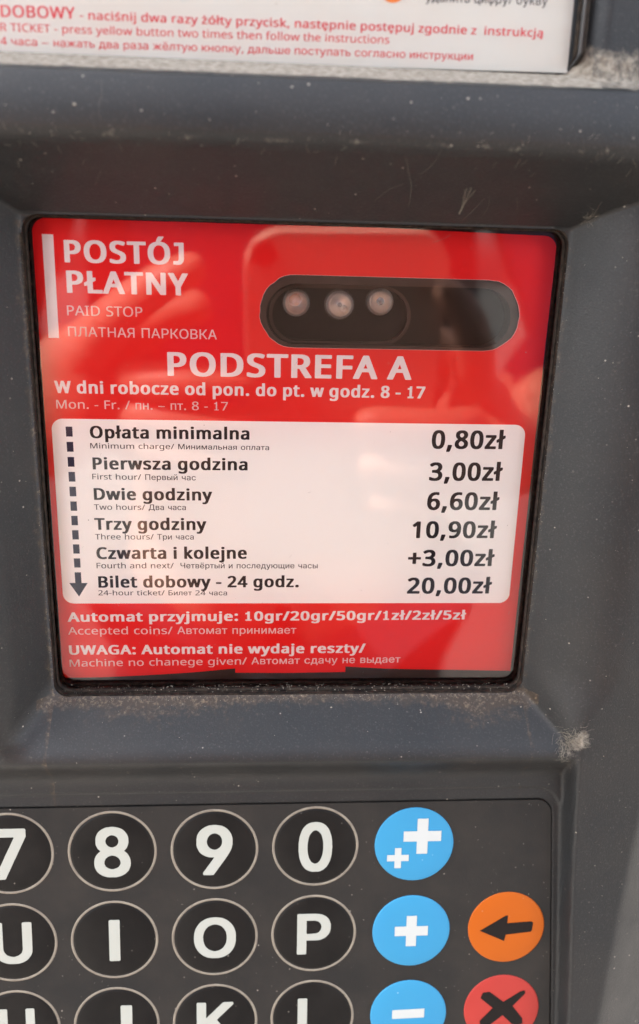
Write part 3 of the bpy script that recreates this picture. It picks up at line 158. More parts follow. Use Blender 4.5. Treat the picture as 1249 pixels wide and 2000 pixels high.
  'л': (233, [[2,0,14,-1,30,1,46,5,50,8,58,14,63,18,70,30,76,46,82,76,85,102,87,182,88,183,90,185,158,185,160,183,161,2,164,-1,198,-1,202,1,202,214,201,216,52,217,50,215,45,100,40,64,35,48,32,42,28,38,18,33,4,33,2,31,1,2]]),
  'м': (310, [[29,0,64,-1,67,2,68,157,70,157,70,154,86,114,134,2,138,-1,168,-1,170,1,175,10,220,118,234,155,236,158,238,158,238,2,242,-1,277,0,278,2,278,215,274,217,222,217,220,215,165,82,155,50,154,49,152,50,150,54,136,94,86,214,82,217,29,216,27,214,27,2]]),
  'н': (238, [[29,0,64,-1,67,2,67,92,68,94,70,95,165,94,166,92,166,2,170,-1,202,-1,206,1,206,214,205,216,170,217,166,214,166,130,166,129,162,127,69,128,67,130,67,214,64,217,30,217,28,215,27,2]]),
  'о': (242, [[103,-4,130,-5,148,-2,160,2,170,8,184,18,194,26,206,44,214,62,219,84,221,96,221,118,219,130,212,158,203,176,197,186,184,198,172,207,154,215,136,219,102,219,88,216,70,210,54,198,42,186,32,170,24,154,18,130,17,116,17,98,19,78,26,54,36,38,50,21,66,8,78,2,90,-2],[108,28,98,30,86,38,75,48,69,58,64,70,59,86,58,94,58,120,60,130,65,150,70,160,78,171,90,180,98,184,114,189,122,189,132,187,148,180,154,175,166,162,175,142,178,130,179,122,179,94,175,72,172,66,167,54,158,42,150,36,134,29,118,27]]),
  'п': (238, [[29,0,64,-1,67,2,67,182,68,183,70,185,162,185,166,183,166,2,170,-1,202,-1,206,1,206,214,205,216,30,217,28,215,27,2]]),
  'р': (246, [[29,-82,64,-82,67,-80,68,26,70,25,76,18,85,10,90,5,102,0,118,-5,142,-5,154,-3,166,1,186,12,194,18,203,30,214,46,220,64,223,74,226,98,226,118,222,146,215,166,208,178,202,188,188,202,178,208,170,212,160,216,146,219,116,219,106,218,96,214,85,206,70,190,68,190,67,192,67,214,66,216,30,217,27,214,27,-78],[116,28,104,32,93,38,86,46,80,54,74,66,69,86,67,96,67,122,73,148,77,158,86,171,98,180,108,186,122,189,130,189,138,187,152,182,163,174,172,162,178,150,183,130,185,122,185,94,183,84,178,66,172,54,162,42,150,33,142,29,134,27]]),
  'с': (230, [[103,-4,130,-5,140,-3,160,2,174,9,184,17,194,28,204,42,210,56,208,59,174,67,171,66,164,50,160,45,150,36,134,29,118,27,102,29,86,37,74,49,66,62,62,74,58,94,58,120,59,130,65,150,70,160,78,171,90,180,106,187,114,189,124,189,140,184,152,178,159,170,164,164,170,151,174,150,178,150,206,157,208,158,208,162,202,178,190,194,182,201,172,207,162,212,136,219,102,219,88,216,70,210,54,198,42,186,32,170,24,154,18,130,17,116,17,98,19,78,26,54,36,38,50,21,66,8,78,2,90,-2]]),
  'т': (190, [[74,0,110,-1,113,2,114,185,116,186,182,186,185,190,185,214,183,216,4,217,2,215,1,190,2,186,70,186,73,184,73,2]]),
  'у': (226, [[41,-82,60,-83,70,-82,82,-78,94,-70,110,-54,122,-28,211,206,214,214,214,216,174,217,171,214,126,92,114,50,112,47,110,47,98,88,51,214,48,217,10,216,9,212,90,0,84,-18,79,-32,74,-39,68,-46,56,-51,50,-51,36,-49,33,-50,26,-78,28,-81]]),
  'ч': (234, [[163,0,198,-1,201,0,202,2,202,215,198,217,166,217,162,214,162,110,161,108,158,106,148,104,132,101,106,101,94,104,82,110,77,116,70,128,67,144,66,215,64,217,29,216,27,214,27,140,30,122,37,104,44,94,58,81,72,74,84,70,106,67,122,67,138,69,158,73,161,72,162,70,162,2]]),
  'щ': (337, [[289,-62,326,-62,327,-62,329,-58,329,30,326,33,302,33,301,34,299,36,298,215,296,217,262,217,259,214,259,36,258,34,186,33,184,34,183,214,180,217,146,217,145,216,143,214,143,34,140,33,70,33,69,34,67,36,67,214,64,217,29,216,27,214,28,1,30,-1,286,-1,287,-4,287,-58]]),
  'ы': (296, [[29,0,122,-1,128,1,142,1,158,5,168,9,178,16,190,26,199,42,202,48,205,62,205,80,202,94,198,102,187,118,174,128,158,135,138,139,70,139,68,141,67,214,66,215,64,217,30,217,29,216,27,214,27,2],[226,0,262,-1,263,0,265,2,265,214,264,215,262,217,228,217,226,216,225,214,225,2],[70,33,67,36,67,104,69,106,122,107,134,106,144,102,150,98,157,92,160,86,163,80,165,70,163,58,156,46,148,40,140,36,128,33]]),
  'ь': (226, [[29,0,122,-1,128,1,142,1,158,5,168,9,178,16,190,26,199,42,202,48,205,62,205,80,202,94,198,102,187,118,174,128,158,135,138,139,70,139,68,141,67,214,66,215,64,217,30,217,29,216,27,214,27,2],[70,33,67,36,67,104,69,106,122,107,134,106,144,102,150,98,157,92,160,86,163,80,165,70,163,58,156,46,148,40,140,36,128,33]]),
  'ю': (338, [[201,-4,226,-5,238,-3,246,-2,262,5,276,13,287,22,295,32,306,49,312,66,317,88,317,98,318,106,317,126,312,148,307,162,302,174,292,187,282,198,270,206,262,211,246,216,232,219,200,219,184,216,170,211,154,202,138,184,129,172,122,158,118,146,114,126,70,125,67,126,66,128,66,214,62,217,29,216,27,214,28,1,30,-1,62,-1,66,2,66,91,70,93,110,93,114,90,118,70,126,48,132,38,140,27,150,17,164,8,182,0],[204,28,190,32,180,40,174,45,166,58,160,72,155,90,154,106,155,114,155,124,158,138,164,154,170,163,180,175,186,180,198,186,210,189,222,189,230,187,242,182,254,174,264,160,271,146,275,128,277,118,277,94,272,74,267,60,259,48,250,38,238,32,226,28,216,27]]),
  'я': (224, [[8,0,50,0,98,78,102,81,104,82,151,82,153,78,154,1,156,-1,190,-1,192,1,193,214,191,216,84,217,58,211,42,203,33,194,26,186,18,170,15,154,15,142,17,132,22,118,27,110,41,96,56,88,58,86,9,6,8,2],[90,112,76,116,70,120,62,126,58,134,55,146,55,150,58,164,63,172,70,178,78,182,94,186,151,186,153,182,152,113,150,111]]),
  'ё': (235, [[106,-4,134,-5,144,-3,164,2,174,8,186,15,199,28,207,40,210,50,210,52,206,54,178,61,174,61,162,42,150,33,134,28,120,26,102,29,88,36,82,39,73,50,65,62,61,74,58,86,58,94,60,97,212,97,215,98,215,118,212,142,204,168,195,184,185,196,172,206,156,214,134,219,102,219,92,218,76,212,57,202,42,186,34,176,24,154,18,130,17,116,17,98,18,84,24,62,33,42,46,25,53,18,66,8,86,0,98,-3],[60,126,58,130,60,140,65,154,73,166,82,177,88,180,98,186,112,189,124,189,136,186,146,180,154,174,163,162,168,152,174,130,174,127,170,126],[71,254,78,253,86,254,90,257,98,264,100,270,101,282,99,286,94,294,84,299,70,299,62,297,56,292,50,282,50,272,53,264,60,257,66,254],[154,254,160,253,168,254,174,257,179,262,183,270,183,280,180,288,176,294,166,299,150,299,142,295,136,290,132,278,133,270,135,264,142,257,148,254]]),
  '–': (244, [[17,94,126,93,134,94,218,94,219,94,221,98,221,116,220,118,218,119,134,119,126,123,18,123,17,122,15,120,15,96]]),
 },
 'PB': {
  '+': (264, [[94,36,98,35,138,35,146,37,148,40,150,46,150,114,151,118,154,118,222,118,230,121,231,122,232,126,233,156,231,162,228,164,222,166,154,166,150,167,150,170,150,238,147,246,146,247,142,248,98,249,90,247,88,244,86,238,86,170,85,166,82,166,14,166,6,163,5,162,4,158,3,128,5,122,8,120,14,118,82,118,86,117,86,114,86,46,89,38,90,37]]),
  ',': (138, [[9,-60,12,-61,50,-61,58,-59,60,-56,66,-46,82,-6,96,38,97,42,95,48,94,50,90,54,88,55,82,57,32,57,26,55,22,52,20,44,18,30,11,-2,1,-46,1,-50,2,-56,5,-58]]),
  '0': (264, [[109,-14,112,-14,126,-14,132,-13,144,-13,158,-10,170,-6,183,2,190,6,202,18,208,26,216,42,226,66,231,94,231,98,233,104,233,112,234,118,234,170,233,174,233,182,231,188,231,194,226,218,218,242,211,254,201,270,188,282,178,288,166,295,152,299,142,301,132,301,126,302,108,302,102,301,94,301,78,298,66,294,56,288,46,281,38,273,30,264,24,254,17,238,10,216,6,196,6,190,5,184,5,176,3,170,3,120,5,114,5,106,6,102,6,94,12,70,17,54,21,44,28,30,34,22,42,11,52,4,60,-2,72,-7,86,-11,94,-13,106,-13],[114,37,104,41,98,45,94,50,86,62,82,72,78,90,77,98,77,106,75,110,75,122,74,130,74,158,75,166,75,178,77,182,77,190,78,198,82,216,87,228,93,238,102,246,112,251,122,251,128,250,141,242,146,234,150,228,154,218,158,204,161,186,161,178,162,174,162,154,163,148,163,140,162,134,162,114,161,110,161,102,159,98,159,92,155,74,150,60,142,48,134,42,124,37]]),
  '1': (264, [[102,-10,106,-10,154,-10,162,-7,163,-6,165,0,165,286,163,290,162,294,160,295,154,297,110,297,102,295,26,237,22,234,21,228,21,224,23,218,40,198,42,196,46,194,62,194,68,195,74,198,90,213,92,213,94,212,94,2,95,-4,97,-6,98,-8]]),
  '2': (264, [[10,-10,14,-10,222,-10,228,-8,231,-6,233,2,233,30,231,38,230,39,226,41,222,42,102,42,99,42,98,44,99,46,104,50,110,55,137,82,142,86,169,112,173,118,182,127,190,136,206,158,212,172,218,186,221,202,221,226,219,238,214,254,208,262,202,270,194,279,180,288,168,294,160,296,148,299,142,299,138,301,90,301,86,299,80,299,68,296,52,291,34,282,20,274,13,268,8,262,6,258,8,252,26,229,30,226,34,225,52,225,56,226,78,240,90,247,98,250,106,251,116,251,124,250,134,244,138,242,142,238,144,234,147,228,149,220,149,202,147,194,144,186,135,170,128,160,120,150,106,136,102,130,89,118,82,113,18,49,13,44,4,34,2,28,2,0,5,-6,6,-8]]),
  '3': (264, [[87,-14,90,-14,108,-14,114,-13,132,-13,138,-11,142,-11,158,-8,178,-2,186,2,202,14,210,22,214,28,222,38,230,62,231,74,231,90,228,104,223,118,214,131,206,139,198,146,186,152,186,154,186,154,190,157,198,163,206,170,212,180,216,188,220,202,222,212,222,228,220,238,216,250,211,262,203,272,197,278,186,287,180,290,170,294,158,298,138,301,86,301,68,298,42,290,22,280,10,272,6,267,4,262,4,260,6,256,20,236,24,231,30,229,50,229,54,230,62,236,76,243,86,247,94,250,112,253,126,250,134,246,140,242,143,238,148,230,150,222,150,214,148,206,142,194,135,186,130,182,122,178,104,174,96,174,90,173,58,173,50,171,48,168,46,162,46,136,47,130,49,128,50,126,54,125,82,125,90,123,104,123,110,122,114,122,128,119,140,114,147,110,150,106,155,98,158,88,158,76,156,66,150,54,142,46,132,41,122,38,106,35,94,35,70,40,46,46,34,52,28,54,10,54,6,51,4,50,2,46,2,12,4,6,8,2,18,-2,34,-7,46,-10,54,-11,62,-11,66,-13,84,-13]]),
  '6': (264, [[114,-14,118,-14,130,-14,138,-13,150,-13,162,-10,176,-6,192,2,201,10,214,22,219,30,224,38,231,58,234,70,234,78,235,82,235,104,231,126,226,142,220,150,214,158,202,170,194,176,182,182,170,186,158,189,148,189,142,190,122,190,114,189,106,189,98,187,86,183,82,183,82,186,84,194,89,208,98,224,106,234,122,244,136,250,152,253,168,253,186,249,202,249,210,251,211,254,213,260,213,288,210,294,208,296,204,298,186,301,130,301,106,296,90,291,78,286,62,276,54,270,46,261,38,252,30,240,25,230,21,220,14,200,9,174,7,154,6,150,6,102,7,96,7,90,10,74,18,50,25,38,34,24,49,10,56,4,68,-3,82,-8,90,-11,100,-13,110,-13],[122,36,116,37,106,41,101,46,92,54,85,66,81,74,78,86,78,94,77,98,78,108,80,114,86,123,92,129,98,134,112,140,118,142,128,142,136,140,146,135,154,128,158,122,160,118,163,106,165,98,165,86,163,82,163,76,160,64,156,56,153,50,146,45,138,40,130,37]]),
  '8': (264, [[109,-14,112,-14,126,-14,134,-13,146,-13,156,-11,168,-8,180,-4,188,-1,196,4,206,10,210,14,215,20,223,30,227,38,231,50,234,66,234,84,231,98,228,106,226,110,215,126,208,133,198,140,182,150,181,154,196,165,209,178,214,184,220,198,223,206,225,218,225,230,223,240,220,250,216,258,212,266,203,276,196,282,188,287,180,291,160,298,144,301,94,301,78,298,54,289,40,281,26,266,18,254,14,242,13,234,13,212,14,204,20,188,27,176,44,159,51,154,52,150,34,138,21,124,13,114,9,106,5,94,3,86,3,62,5,52,10,36,13,30,21,20,32,9,44,1,52,-3,68,-8,78,-11,90,-13,106,-13],[112,34,100,37,92,41,88,43,81,50,77,58,74,64,74,82,77,90,80,96,85,102,90,107,100,115,110,120,114,122,124,118,138,110,148,103,156,95,160,88,163,82,163,68,162,62,158,54,153,46,146,42,142,40,132,36,122,34],[118,181,106,188,94,195,89,202,85,210,83,216,84,230,86,236,89,240,93,244,100,248,106,251,114,253,124,253,130,251,136,249,142,246,146,242,150,238,152,232,154,222,154,218,151,206,146,198,139,192,126,184,122,181]]),
  '9': (264, [[67,-14,70,-14,86,-14,94,-13,110,-13,126,-10,146,-4,156,0,170,8,184,18,196,30,202,38,208,48,216,64,224,88,230,114,231,134,233,138,233,186,231,192,231,198,228,214,222,234,214,250,208,258,202,266,190,278,174,290,164,294,152,298,136,301,94,301,84,299,72,296,62,292,44,283,37,278,27,268,20,258,15,250,8,230,5,218,5,210,3,206,3,186,6,166,12,150,17,138,30,122,38,116,50,109,70,101,78,99,86,99,90,98,122,98,142,101,154,106,156,105,157,104,154,90,146,72,134,57,126,50,118,45,108,40,90,35,78,35,68,35,50,39,34,39,30,38,27,36,26,34,25,28,25,2,26,-4,27,-6,30,-8,34,-10,42,-11,50,-13,64,-13],[114,146,106,146,98,149,89,154,85,158,77,174,74,190,74,202,77,218,80,226,85,234,94,244,102,248,110,251,118,251,126,250,134,246,140,241,146,234,151,226,156,216,161,202,161,194,162,190,160,178,158,174,153,166,146,158,136,152,130,149,122,146]]),
  'z': (222, [[7,-10,10,-10,186,-10,190,-9,194,-6,195,-4,197,2,197,26,195,32,192,35,186,37,90,37,87,38,86,38,191,182,193,190,193,214,191,218,190,222,186,223,182,225,18,225,12,223,9,222,7,218,6,214,6,190,8,184,10,181,18,179,104,179,106,178,107,178,107,176,100,166,2,32,-1,22,-1,0,2,-6,4,-8]]),
  'ł': (134, [[26,-10,30,-10,78,-10,84,-8,87,-6,89,2,89,148,90,150,96,154,127,172,130,174,131,180,131,206,130,210,128,214,122,217,106,217,98,215,92,211,90,210,89,212,89,306,87,310,86,313,78,315,30,315,22,314,20,310,18,304,18,168,17,166,14,164,-18,146,-22,142,-23,136,-23,110,-22,106,-20,102,-14,99,2,99,8,101,16,105,18,104,18,2,19,-4,21,-6,22,-8]]),
 },
 'CB': {
  ' ': (100, []),
  ',': (112, [[10,-54,42,-54,47,-52,68,4,76,30,78,42,77,46,74,50,32,50,28,48,23,18,9,-50]]),
  '-': (132, [[10,90,110,90,113,94,113,122,110,126,108,126,12,126,10,124,9,122,9,94]]),
  'B': (255, [[32,-2,132,-3,162,-1,182,5,192,10,202,18,214,30,219,36,227,54,230,72,230,94,224,116,217,128,206,138,198,143,182,150,180,152,198,162,208,173,214,182,216,188,221,204,221,228,218,244,214,254,210,260,199,270,194,275,182,280,170,284,158,287,138,290,34,290,30,288,30,2],[78,33,77,36,77,130,78,132,122,133,144,130,162,123,170,117,175,108,179,98,181,90,181,78,179,70,175,58,170,50,163,44,154,38,136,34,124,34,118,33],[78,167,77,170,77,250,78,254,122,254,134,253,150,248,160,243,165,238,171,226,173,218,173,206,168,190,160,178,150,173,134,169,122,169,116,167]]),
  'D': (285, [[32,-2,114,-3,120,-2,136,-2,146,-1,170,5,198,17,212,27,226,42,240,62,248,82,251,90,255,110,257,124,257,142,258,146,257,154,257,170,252,196,246,216,242,226,234,239,218,257,208,266,194,275,170,284,152,289,140,290,34,290,30,288,30,2],[78,34,77,38,77,252,80,254,118,254,138,251,156,246,175,234,187,222,196,208,203,190,207,170,209,142,207,136,207,122,200,94,192,76,182,62,168,50,152,42,126,35,112,34]]),
  'E': (220, [[32,-2,188,-3,192,-2,193,30,192,32,190,34,80,34,78,34,77,38,77,128,78,130,182,131,184,132,186,136,186,166,182,169,80,169,78,170,77,250,80,253,190,254,193,258,193,286,190,290,34,290,30,288,30,2]]),
  'I': (138, [[10,-2,114,-3,118,-2,118,18,117,22,114,25,90,30,87,34,87,254,88,256,90,258,114,263,118,265,118,286,116,290,14,290,10,288,10,265,12,263,36,258,38,256,39,254,39,34,38,30,14,25,10,22,9,18,9,2]]),
  'L': (208, [[32,-2,190,-3,192,-2,194,0,194,30,194,34,190,35,80,35,77,38,77,286,76,288,74,290,34,290,32,290,30,286,30,2]]),
  'O': (304, [[141,-6,150,-7,156,-6,170,-6,198,1,214,8,226,16,243,34,256,52,264,70,271,92,275,114,277,130,277,158,275,164,275,174,272,192,268,208,263,222,250,246,234,266,224,274,214,280,196,288,182,292,154,295,122,294,102,290,90,286,76,279,58,266,41,246,30,226,21,196,17,166,17,122,21,94,26,74,32,60,37,50,45,38,58,22,72,12,84,5,102,-2,114,-5],[142,30,122,34,110,40,98,47,86,60,77,78,69,102,66,120,65,148,67,178,72,196,77,210,86,228,96,239,110,249,134,256,146,258,158,257,172,254,186,247,199,238,211,222,218,206,225,182,227,160,227,128,225,106,218,82,212,70,201,52,186,41,172,34,150,30]]),
  'T': (220, [[82,-2,122,-3,126,-2,127,0,127,250,130,253,210,254,211,258,211,286,210,290,2,290,-2,288,-3,258,-2,254,78,253,81,250,81,2]]),
  'W': (360, [[70,-2,112,-3,116,-2,168,190,172,206,174,206,174,206,178,196,232,-2,236,-3,274,-3,278,-2,350,282,350,286,348,290,306,290,304,290,301,286,258,100,255,90,254,89,199,282,196,289,192,290,154,290,150,290,148,286,104,124,96,94,94,90,94,91,92,96,47,286,44,290,42,290,2,290,-2,288,-2,286,4,262,46,88,68,2]]),
  'Y': (224, [[84,-2,126,-3,130,-2,130,112,216,282,218,286,216,290,174,290,169,288,110,168,106,164,104,166,43,288,38,290,-2,290,-6,288,-6,286,-4,282,82,110,82,2]]),
  'a': (222, [[74,-6,84,-7,110,-4,130,4,144,16,146,14,149,0,150,-2,182,-3,184,-2,186,0,186,166,180,186,172,200,164,208,156,214,146,218,126,222,90,222,72,219,58,215,38,206,34,204,33,202,41,178,44,174,58,173,80,183,96,187,106,189,114,187,126,182,133,176,138,166,141,154,141,136,139,134,84,130,64,126,52,122,42,116,30,107,20,96,14,86,11,74,10,58,13,36,18,22,26,12,42,1,54,-4],[86,28,70,33,66,38,61,44,58,54,58,64,60,72,66,83,74,91,82,95,96,99,120,102,139,102,141,98,141,80,139,70,136,60,130,49,122,39,110,33,98,29]]),
  'c': (191, [[106,-6,118,-7,146,-4,162,1,170,5,171,8,171,38,170,42,158,42,142,34,122,30,106,30,98,32,84,40,74,50,69,62,65,74,62,90,62,124,65,142,70,158,76,166,84,175,94,182,112,186,126,184,150,177,162,177,164,178,174,206,174,210,170,212,164,215,138,222,124,222,118,223,94,222,72,216,54,207,39,194,28,176,20,156,15,136,14,122,14,90,15,78,18,62,24,46,29,36,41,20,46,14,58,6,70,0,78,-3,92,-6]]),
  'd': (242, [[97,-6,106,-7,130,-4,144,1,162,13,163,12,165,0,168,-3,200,-3,203,-2,205,0,205,304,204,307,202,309,164,309,160,306,158,207,156,207,146,214,138,218,122,222,86,222,70,218,56,210,49,206,37,194,26,176,20,158,15,138,14,124,14,92,17,68,21,52,26,38,34,26,41,18,58,4,72,-3,84,-6],[102,29,90,33,82,39,70,56,66,66,62,88,62,124,64,136,69,154,72,162,79,174,86,180,98,186,104,187,114,187,126,184,138,178,144,172,150,162,155,148,158,134,159,120,159,90,157,70,152,56,142,41,136,36,124,30,114,29]]),
  'e': (223, [[111,-6,122,-7,154,-5,166,-2,186,6,190,10,190,12,190,42,186,43,178,43,150,33,136,30,122,29,110,30,98,33,86,41,77,50,73,54,68,66,64,78,62,90,62,97,66,98,196,98,199,102,199,130,198,144,195,158,190,174,183,186,178,194,163,208,146,218,130,222,106,223,82,220,66,214,46,200,33,184,22,162,18,148,14,122,14,92,17,70,24,50,29,38,41,22,56,9,70,1,96,-6],[66,133,63,134,63,138,68,154,74,168,79,174,84,179,94,184,102,187,110,188,118,187,126,184,132,180,138,174,143,166,147,158,151,136,150,134,148,133]]),
  'g': (242, [[85,-98,126,-99,146,-96,158,-92,170,-86,178,-79,187,-70,198,-52,203,-34,205,-22,205,214,202,218,168,218,165,214,164,206,162,203,162,202,144,215,128,221,120,222,86,222,78,220,62,215,48,205,41,198,30,182,22,166,17,144,14,124,14,90,17,70,21,54,29,34,37,22,50,9,60,2,72,-3,86,-6,102,-7,122,-6,138,-2,150,4,158,10,159,8,159,-14,158,-24,154,-36,146,-47,140,-54,132,-59,120,-63,104,-65,82,-62,64,-58,42,-49,34,-49,30,-50,30,-82,32,-86,40,-90,58,-95,74,-98],[108,28,96,30,88,34,79,42,70,56,66,66,62,88,62,124,65,142,68,152,72,162,78,172,84,178,94,184,106,187,110,187,128,183,138,178,146,170,151,160,156,144,159,126,159,84,155,62,151,52,146,43,134,34,124,30]]),
  'i': (108, [[26,-2,66,-3,70,-2,71,0,71,214,70,216,68,218,30,218,26,218,25,214,25,2],[41,250,54,249,60,250,66,254,72,262,74,268,74,284,69,294,60,299,38,299,30,294,24,286,22,274,25,262,33,252]]),
  'j': (108, [[-9,-98,22,-99,36,-96,46,-92,53,-86,62,-76,66,-68,70,-54,71,-44,71,214,70,216,68,218,30,218,26,218,25,214,25,-44,22,-54,18,-58,10,-63,2,-65,-16,-61,-24,-61,-26,-62,-26,-94,-22,-96],[41,250,54,249,60,250,66,254,72,262,74,268,74,284,69,294,60,299,38,299,30,294,24,286,22,274,25,262,33,252]]),
  'k': (212, [[26,-2,66,-3,70,-2,71,78,73,80,86,90,90,87,152,-2,198,-3,202,-2,203,0,199,8,118,122,123,130,190,206,196,214,196,216,192,218,146,218,93,158,74,135,72,134,71,304,70,307,68,309,30,309,26,308,25,306,25,2]]),
  'n': (243, [[26,-2,66,-3,70,-2,71,122,74,144,80,160,84,168,90,175,102,183,120,187,126,187,134,186,146,179,155,170,160,154,162,144,162,-2,166,-3,202,-3,206,-2,207,160,204,174,199,190,189,204,180,211,166,218,150,222,112,222,102,220,88,215,70,202,67,204,66,216,62,218,30,218,26,216,25,2]]),
  'o': (238, [[106,-6,116,-7,122,-6,132,-6,146,-3,166,5,182,17,194,33,200,42,210,70,213,88,213,126,211,138,204,164,196,180,190,190,178,202,166,211,154,216,134,222,94,222,72,216,54,206,42,196,28,176,20,156,15,136,14,122,14,94,15,82,18,66,24,50,30,38,43,20,60,6,80,-3,94,-6],[106,29,94,33,86,38,77,46,69,62,64,80,62,90,62,126,65,142,69,154,77,170,86,178,94,183,102,186,116,187,130,184,140,179,150,170,155,162,163,138,166,114,166,102,163,80,160,68,155,54,150,46,140,37,126,30,118,29]]),
  'p': (242, [[26,-98,66,-99,70,-98,72,9,74,9,92,-2,106,-6,130,-7,154,-4,170,2,182,10,194,22,204,40,212,64,217,94,217,122,215,138,212,154,207,170,198,187,187,202,178,208,166,216,158,219,144,222,106,222,86,215,70,202,67,204,66,216,62,218,30,218,26,216,25,-94],[114,29,100,33,94,37,87,42,82,50,77,64,73,84,71,98,71,122,76,150,80,162,86,171,94,179,104,184,118,187,122,187,138,183,146,179,152,172,159,162,164,146,167,134,169,124,169,94,167,82,160,58,156,50,148,40,138,33,128,29]]),
  'r': (166, [[26,-2,66,-3,70,-2,71,122,74,138,77,146,82,158,90,168,100,176,106,180,122,185,130,185,142,182,148,182,150,184,153,188,155,210,155,218,154,220,146,222,136,222,130,223,110,222,102,220,94,216,85,210,70,196,67,198,66,214,64,218,30,218,26,216,25,2]]),
  's': (191, [[74,-6,86,-7,92,-6,106,-6,120,-3,136,3,144,8,155,18,160,24,167,38,169,46,169,72,164,86,157,98,151,102,138,112,70,144,62,150,60,154,58,162,58,170,62,178,71,184,82,187,92,189,102,187,116,184,140,176,152,176,156,182,164,202,165,206,162,210,144,216,118,222,104,222,98,223,72,222,58,219,44,214,32,206,22,196,14,180,13,170,13,152,17,138,22,129,34,118,42,112,57,104,96,87,108,80,118,71,123,64,124,56,120,42,112,34,98,29,88,27,70,29,48,34,26,44,16,45,14,42,13,12,13,10,16,6,26,1,46,-4,58,-6]]),
  't': (147, [[87,-6,98,-7,114,-6,122,-4,132,0,134,4,134,26,134,30,130,31,118,31,106,29,94,29,86,34,80,40,77,46,74,58,74,184,78,186,130,186,133,190,133,214,130,218,128,218,75,218,74,222,74,266,70,269,44,269,42,266,28,222,0,207,-1,190,2,186,24,186,27,184,27,58,29,44,33,26,42,12,48,6,57,0,68,-4]]),
  'u': (243, [[97,-6,106,-7,122,-6,134,-3,152,5,162,12,164,10,166,-2,170,-3,202,-3,206,-2,206,214,204,218,166,218,162,216,161,104,158,74,151,54,143,42,130,33,114,29,102,29,92,32,86,36,77,46,72,58,70,68,70,216,66,218,28,218,24,216,23,58,26,42,29,34,36,20,50,6,68,-3,82,-6]]),
  'w': (306, [[54,-2,98,-2,102,-2,104,1,146,145,148,144,150,140,190,0,194,-2,240,-2,242,2,247,20,288,180,297,214,296,218,292,219,254,219,250,218,214,74,213,74,210,82,172,218,168,219,125,218,122,216,121,212,83,78,82,74,80,74,78,76,52,188,44,218,40,219,0,218,-2,216,-2,210,51,2]]),
  'y': (202, [[13,-98,44,-99,54,-98,62,-95,75,-88,89,-74,96,-64,110,-36,190,190,197,212,196,216,194,218,154,218,150,218,148,215,104,82,99,66,98,63,96,64,94,68,42,216,38,218,-2,218,-6,216,-6,214,2,190,74,0,72,-6,60,-38,55,-46,46,-57,39,-62,30,-65,2,-63,-2,-66,-2,-94,2,-97]]),
  'z': (188, [[10,-2,164,-3,168,-2,169,26,168,28,166,30,66,30,64,30,63,32,166,188,166,214,164,218,18,218,14,216,14,190,14,188,18,186,110,186,112,184,9,26,7,22,7,2]]),
  'ó': (238, [[106,-6,116,-7,122,-6,132,-6,146,-3,166,5,182,17,194,33,200,42,210,70,213,88,213,126,211,138,204,164,196,180,190,190,178,202,166,211,154,216,134,222,94,222,72,216,54,206,42,196,28,176,20,156,15,136,14,122,14,94,15,82,18,66,24,50,30,38,43,20,60,6,80,-3,94,-6],[106,29,94,33,86,38,77,46,69,62,64,80,62,90,62,126,65,142,69,154,77,170,86,178,94,183,102,186,116,187,130,184,140,179,150,170,155,162,163,138,166,114,166,102,163,80,160,68,155,54,150,46,140,37,126,30,118,29],[90,238,127,238,169,286,175,294,174,296,170,298,120,298,116,292,88,244,87,240]]),
  'ą': (222, [[118,-74,186,-75,188,-74,190,-72,190,-42,186,-41,160,-38,158,-36,174,-4,184,-2,186,0,186,166,183,178,178,192,172,200,166,206,156,214,146,218,126,222,90,222,62,216,48,211,34,204,33,202,33,198,42,174,46,173,58,173,80,183,96,187,106,189,118,186,130,179,134,174,138,166,141,154,141,134,138,133,98,131,76,129,52,122,42,116,30,107,18,94,14,86,12,76,10,58,13,36,17,26,21,18,26,13,34,5,44,0,54,-4,78,-7,102,-6,110,-4,130,4,142,15,146,16,145,12,109,-34,117,-72],[86,28,70,33,66,38,61,44,58,54,58,64,60,72,66,83,74,91,82,95,96,99,120,102,139,102,141,98,141,80,139,70,136,60,130,49,122,39,110,33,98,29]]),
  'ę': (223, [[86,-74,154,-74,157,-70,156,-42,154,-41,126,-38,125,-34,140,-7,154,-4,178,2,186,6,190,10,190,38,188,42,176,43,150,33,136,30,118,29,108,30,96,34,84,42,73,54,65,74,62,90,62,96,64,98,194,98,198,100,199,130,198,144,195,158,191,170,183,186,178,193,166,206,158,211,146,218,130,222,106,223,84,221,68,215,54,206,43,198,33,184,28,174,21,158,15,134,14,122,14,92,15,80,18,66,24,50,29,38,40,23,56,9,70,1,94,-5,95,-6,95,-10,75,-36,82,-68],[66,133,63,134,63,138,68,154,74,168,79,174,84,179,94,184,102,187,110,188,118,187,126,184,132,180,138,174,143,166,147,158,151,136,150,134,148,133]]),
  'ł': (108, [[26,-2,66,-3,70,-2,71,150,76,155,114,177,115,180,115,206,114,210,102,210,74,194,72,194,71,304,70,307,68,309,30,309,26,306,25,166,22,162,-14,140,-18,136,-18,110,-16,106,-6,106,22,122,24,122,25,2]]),
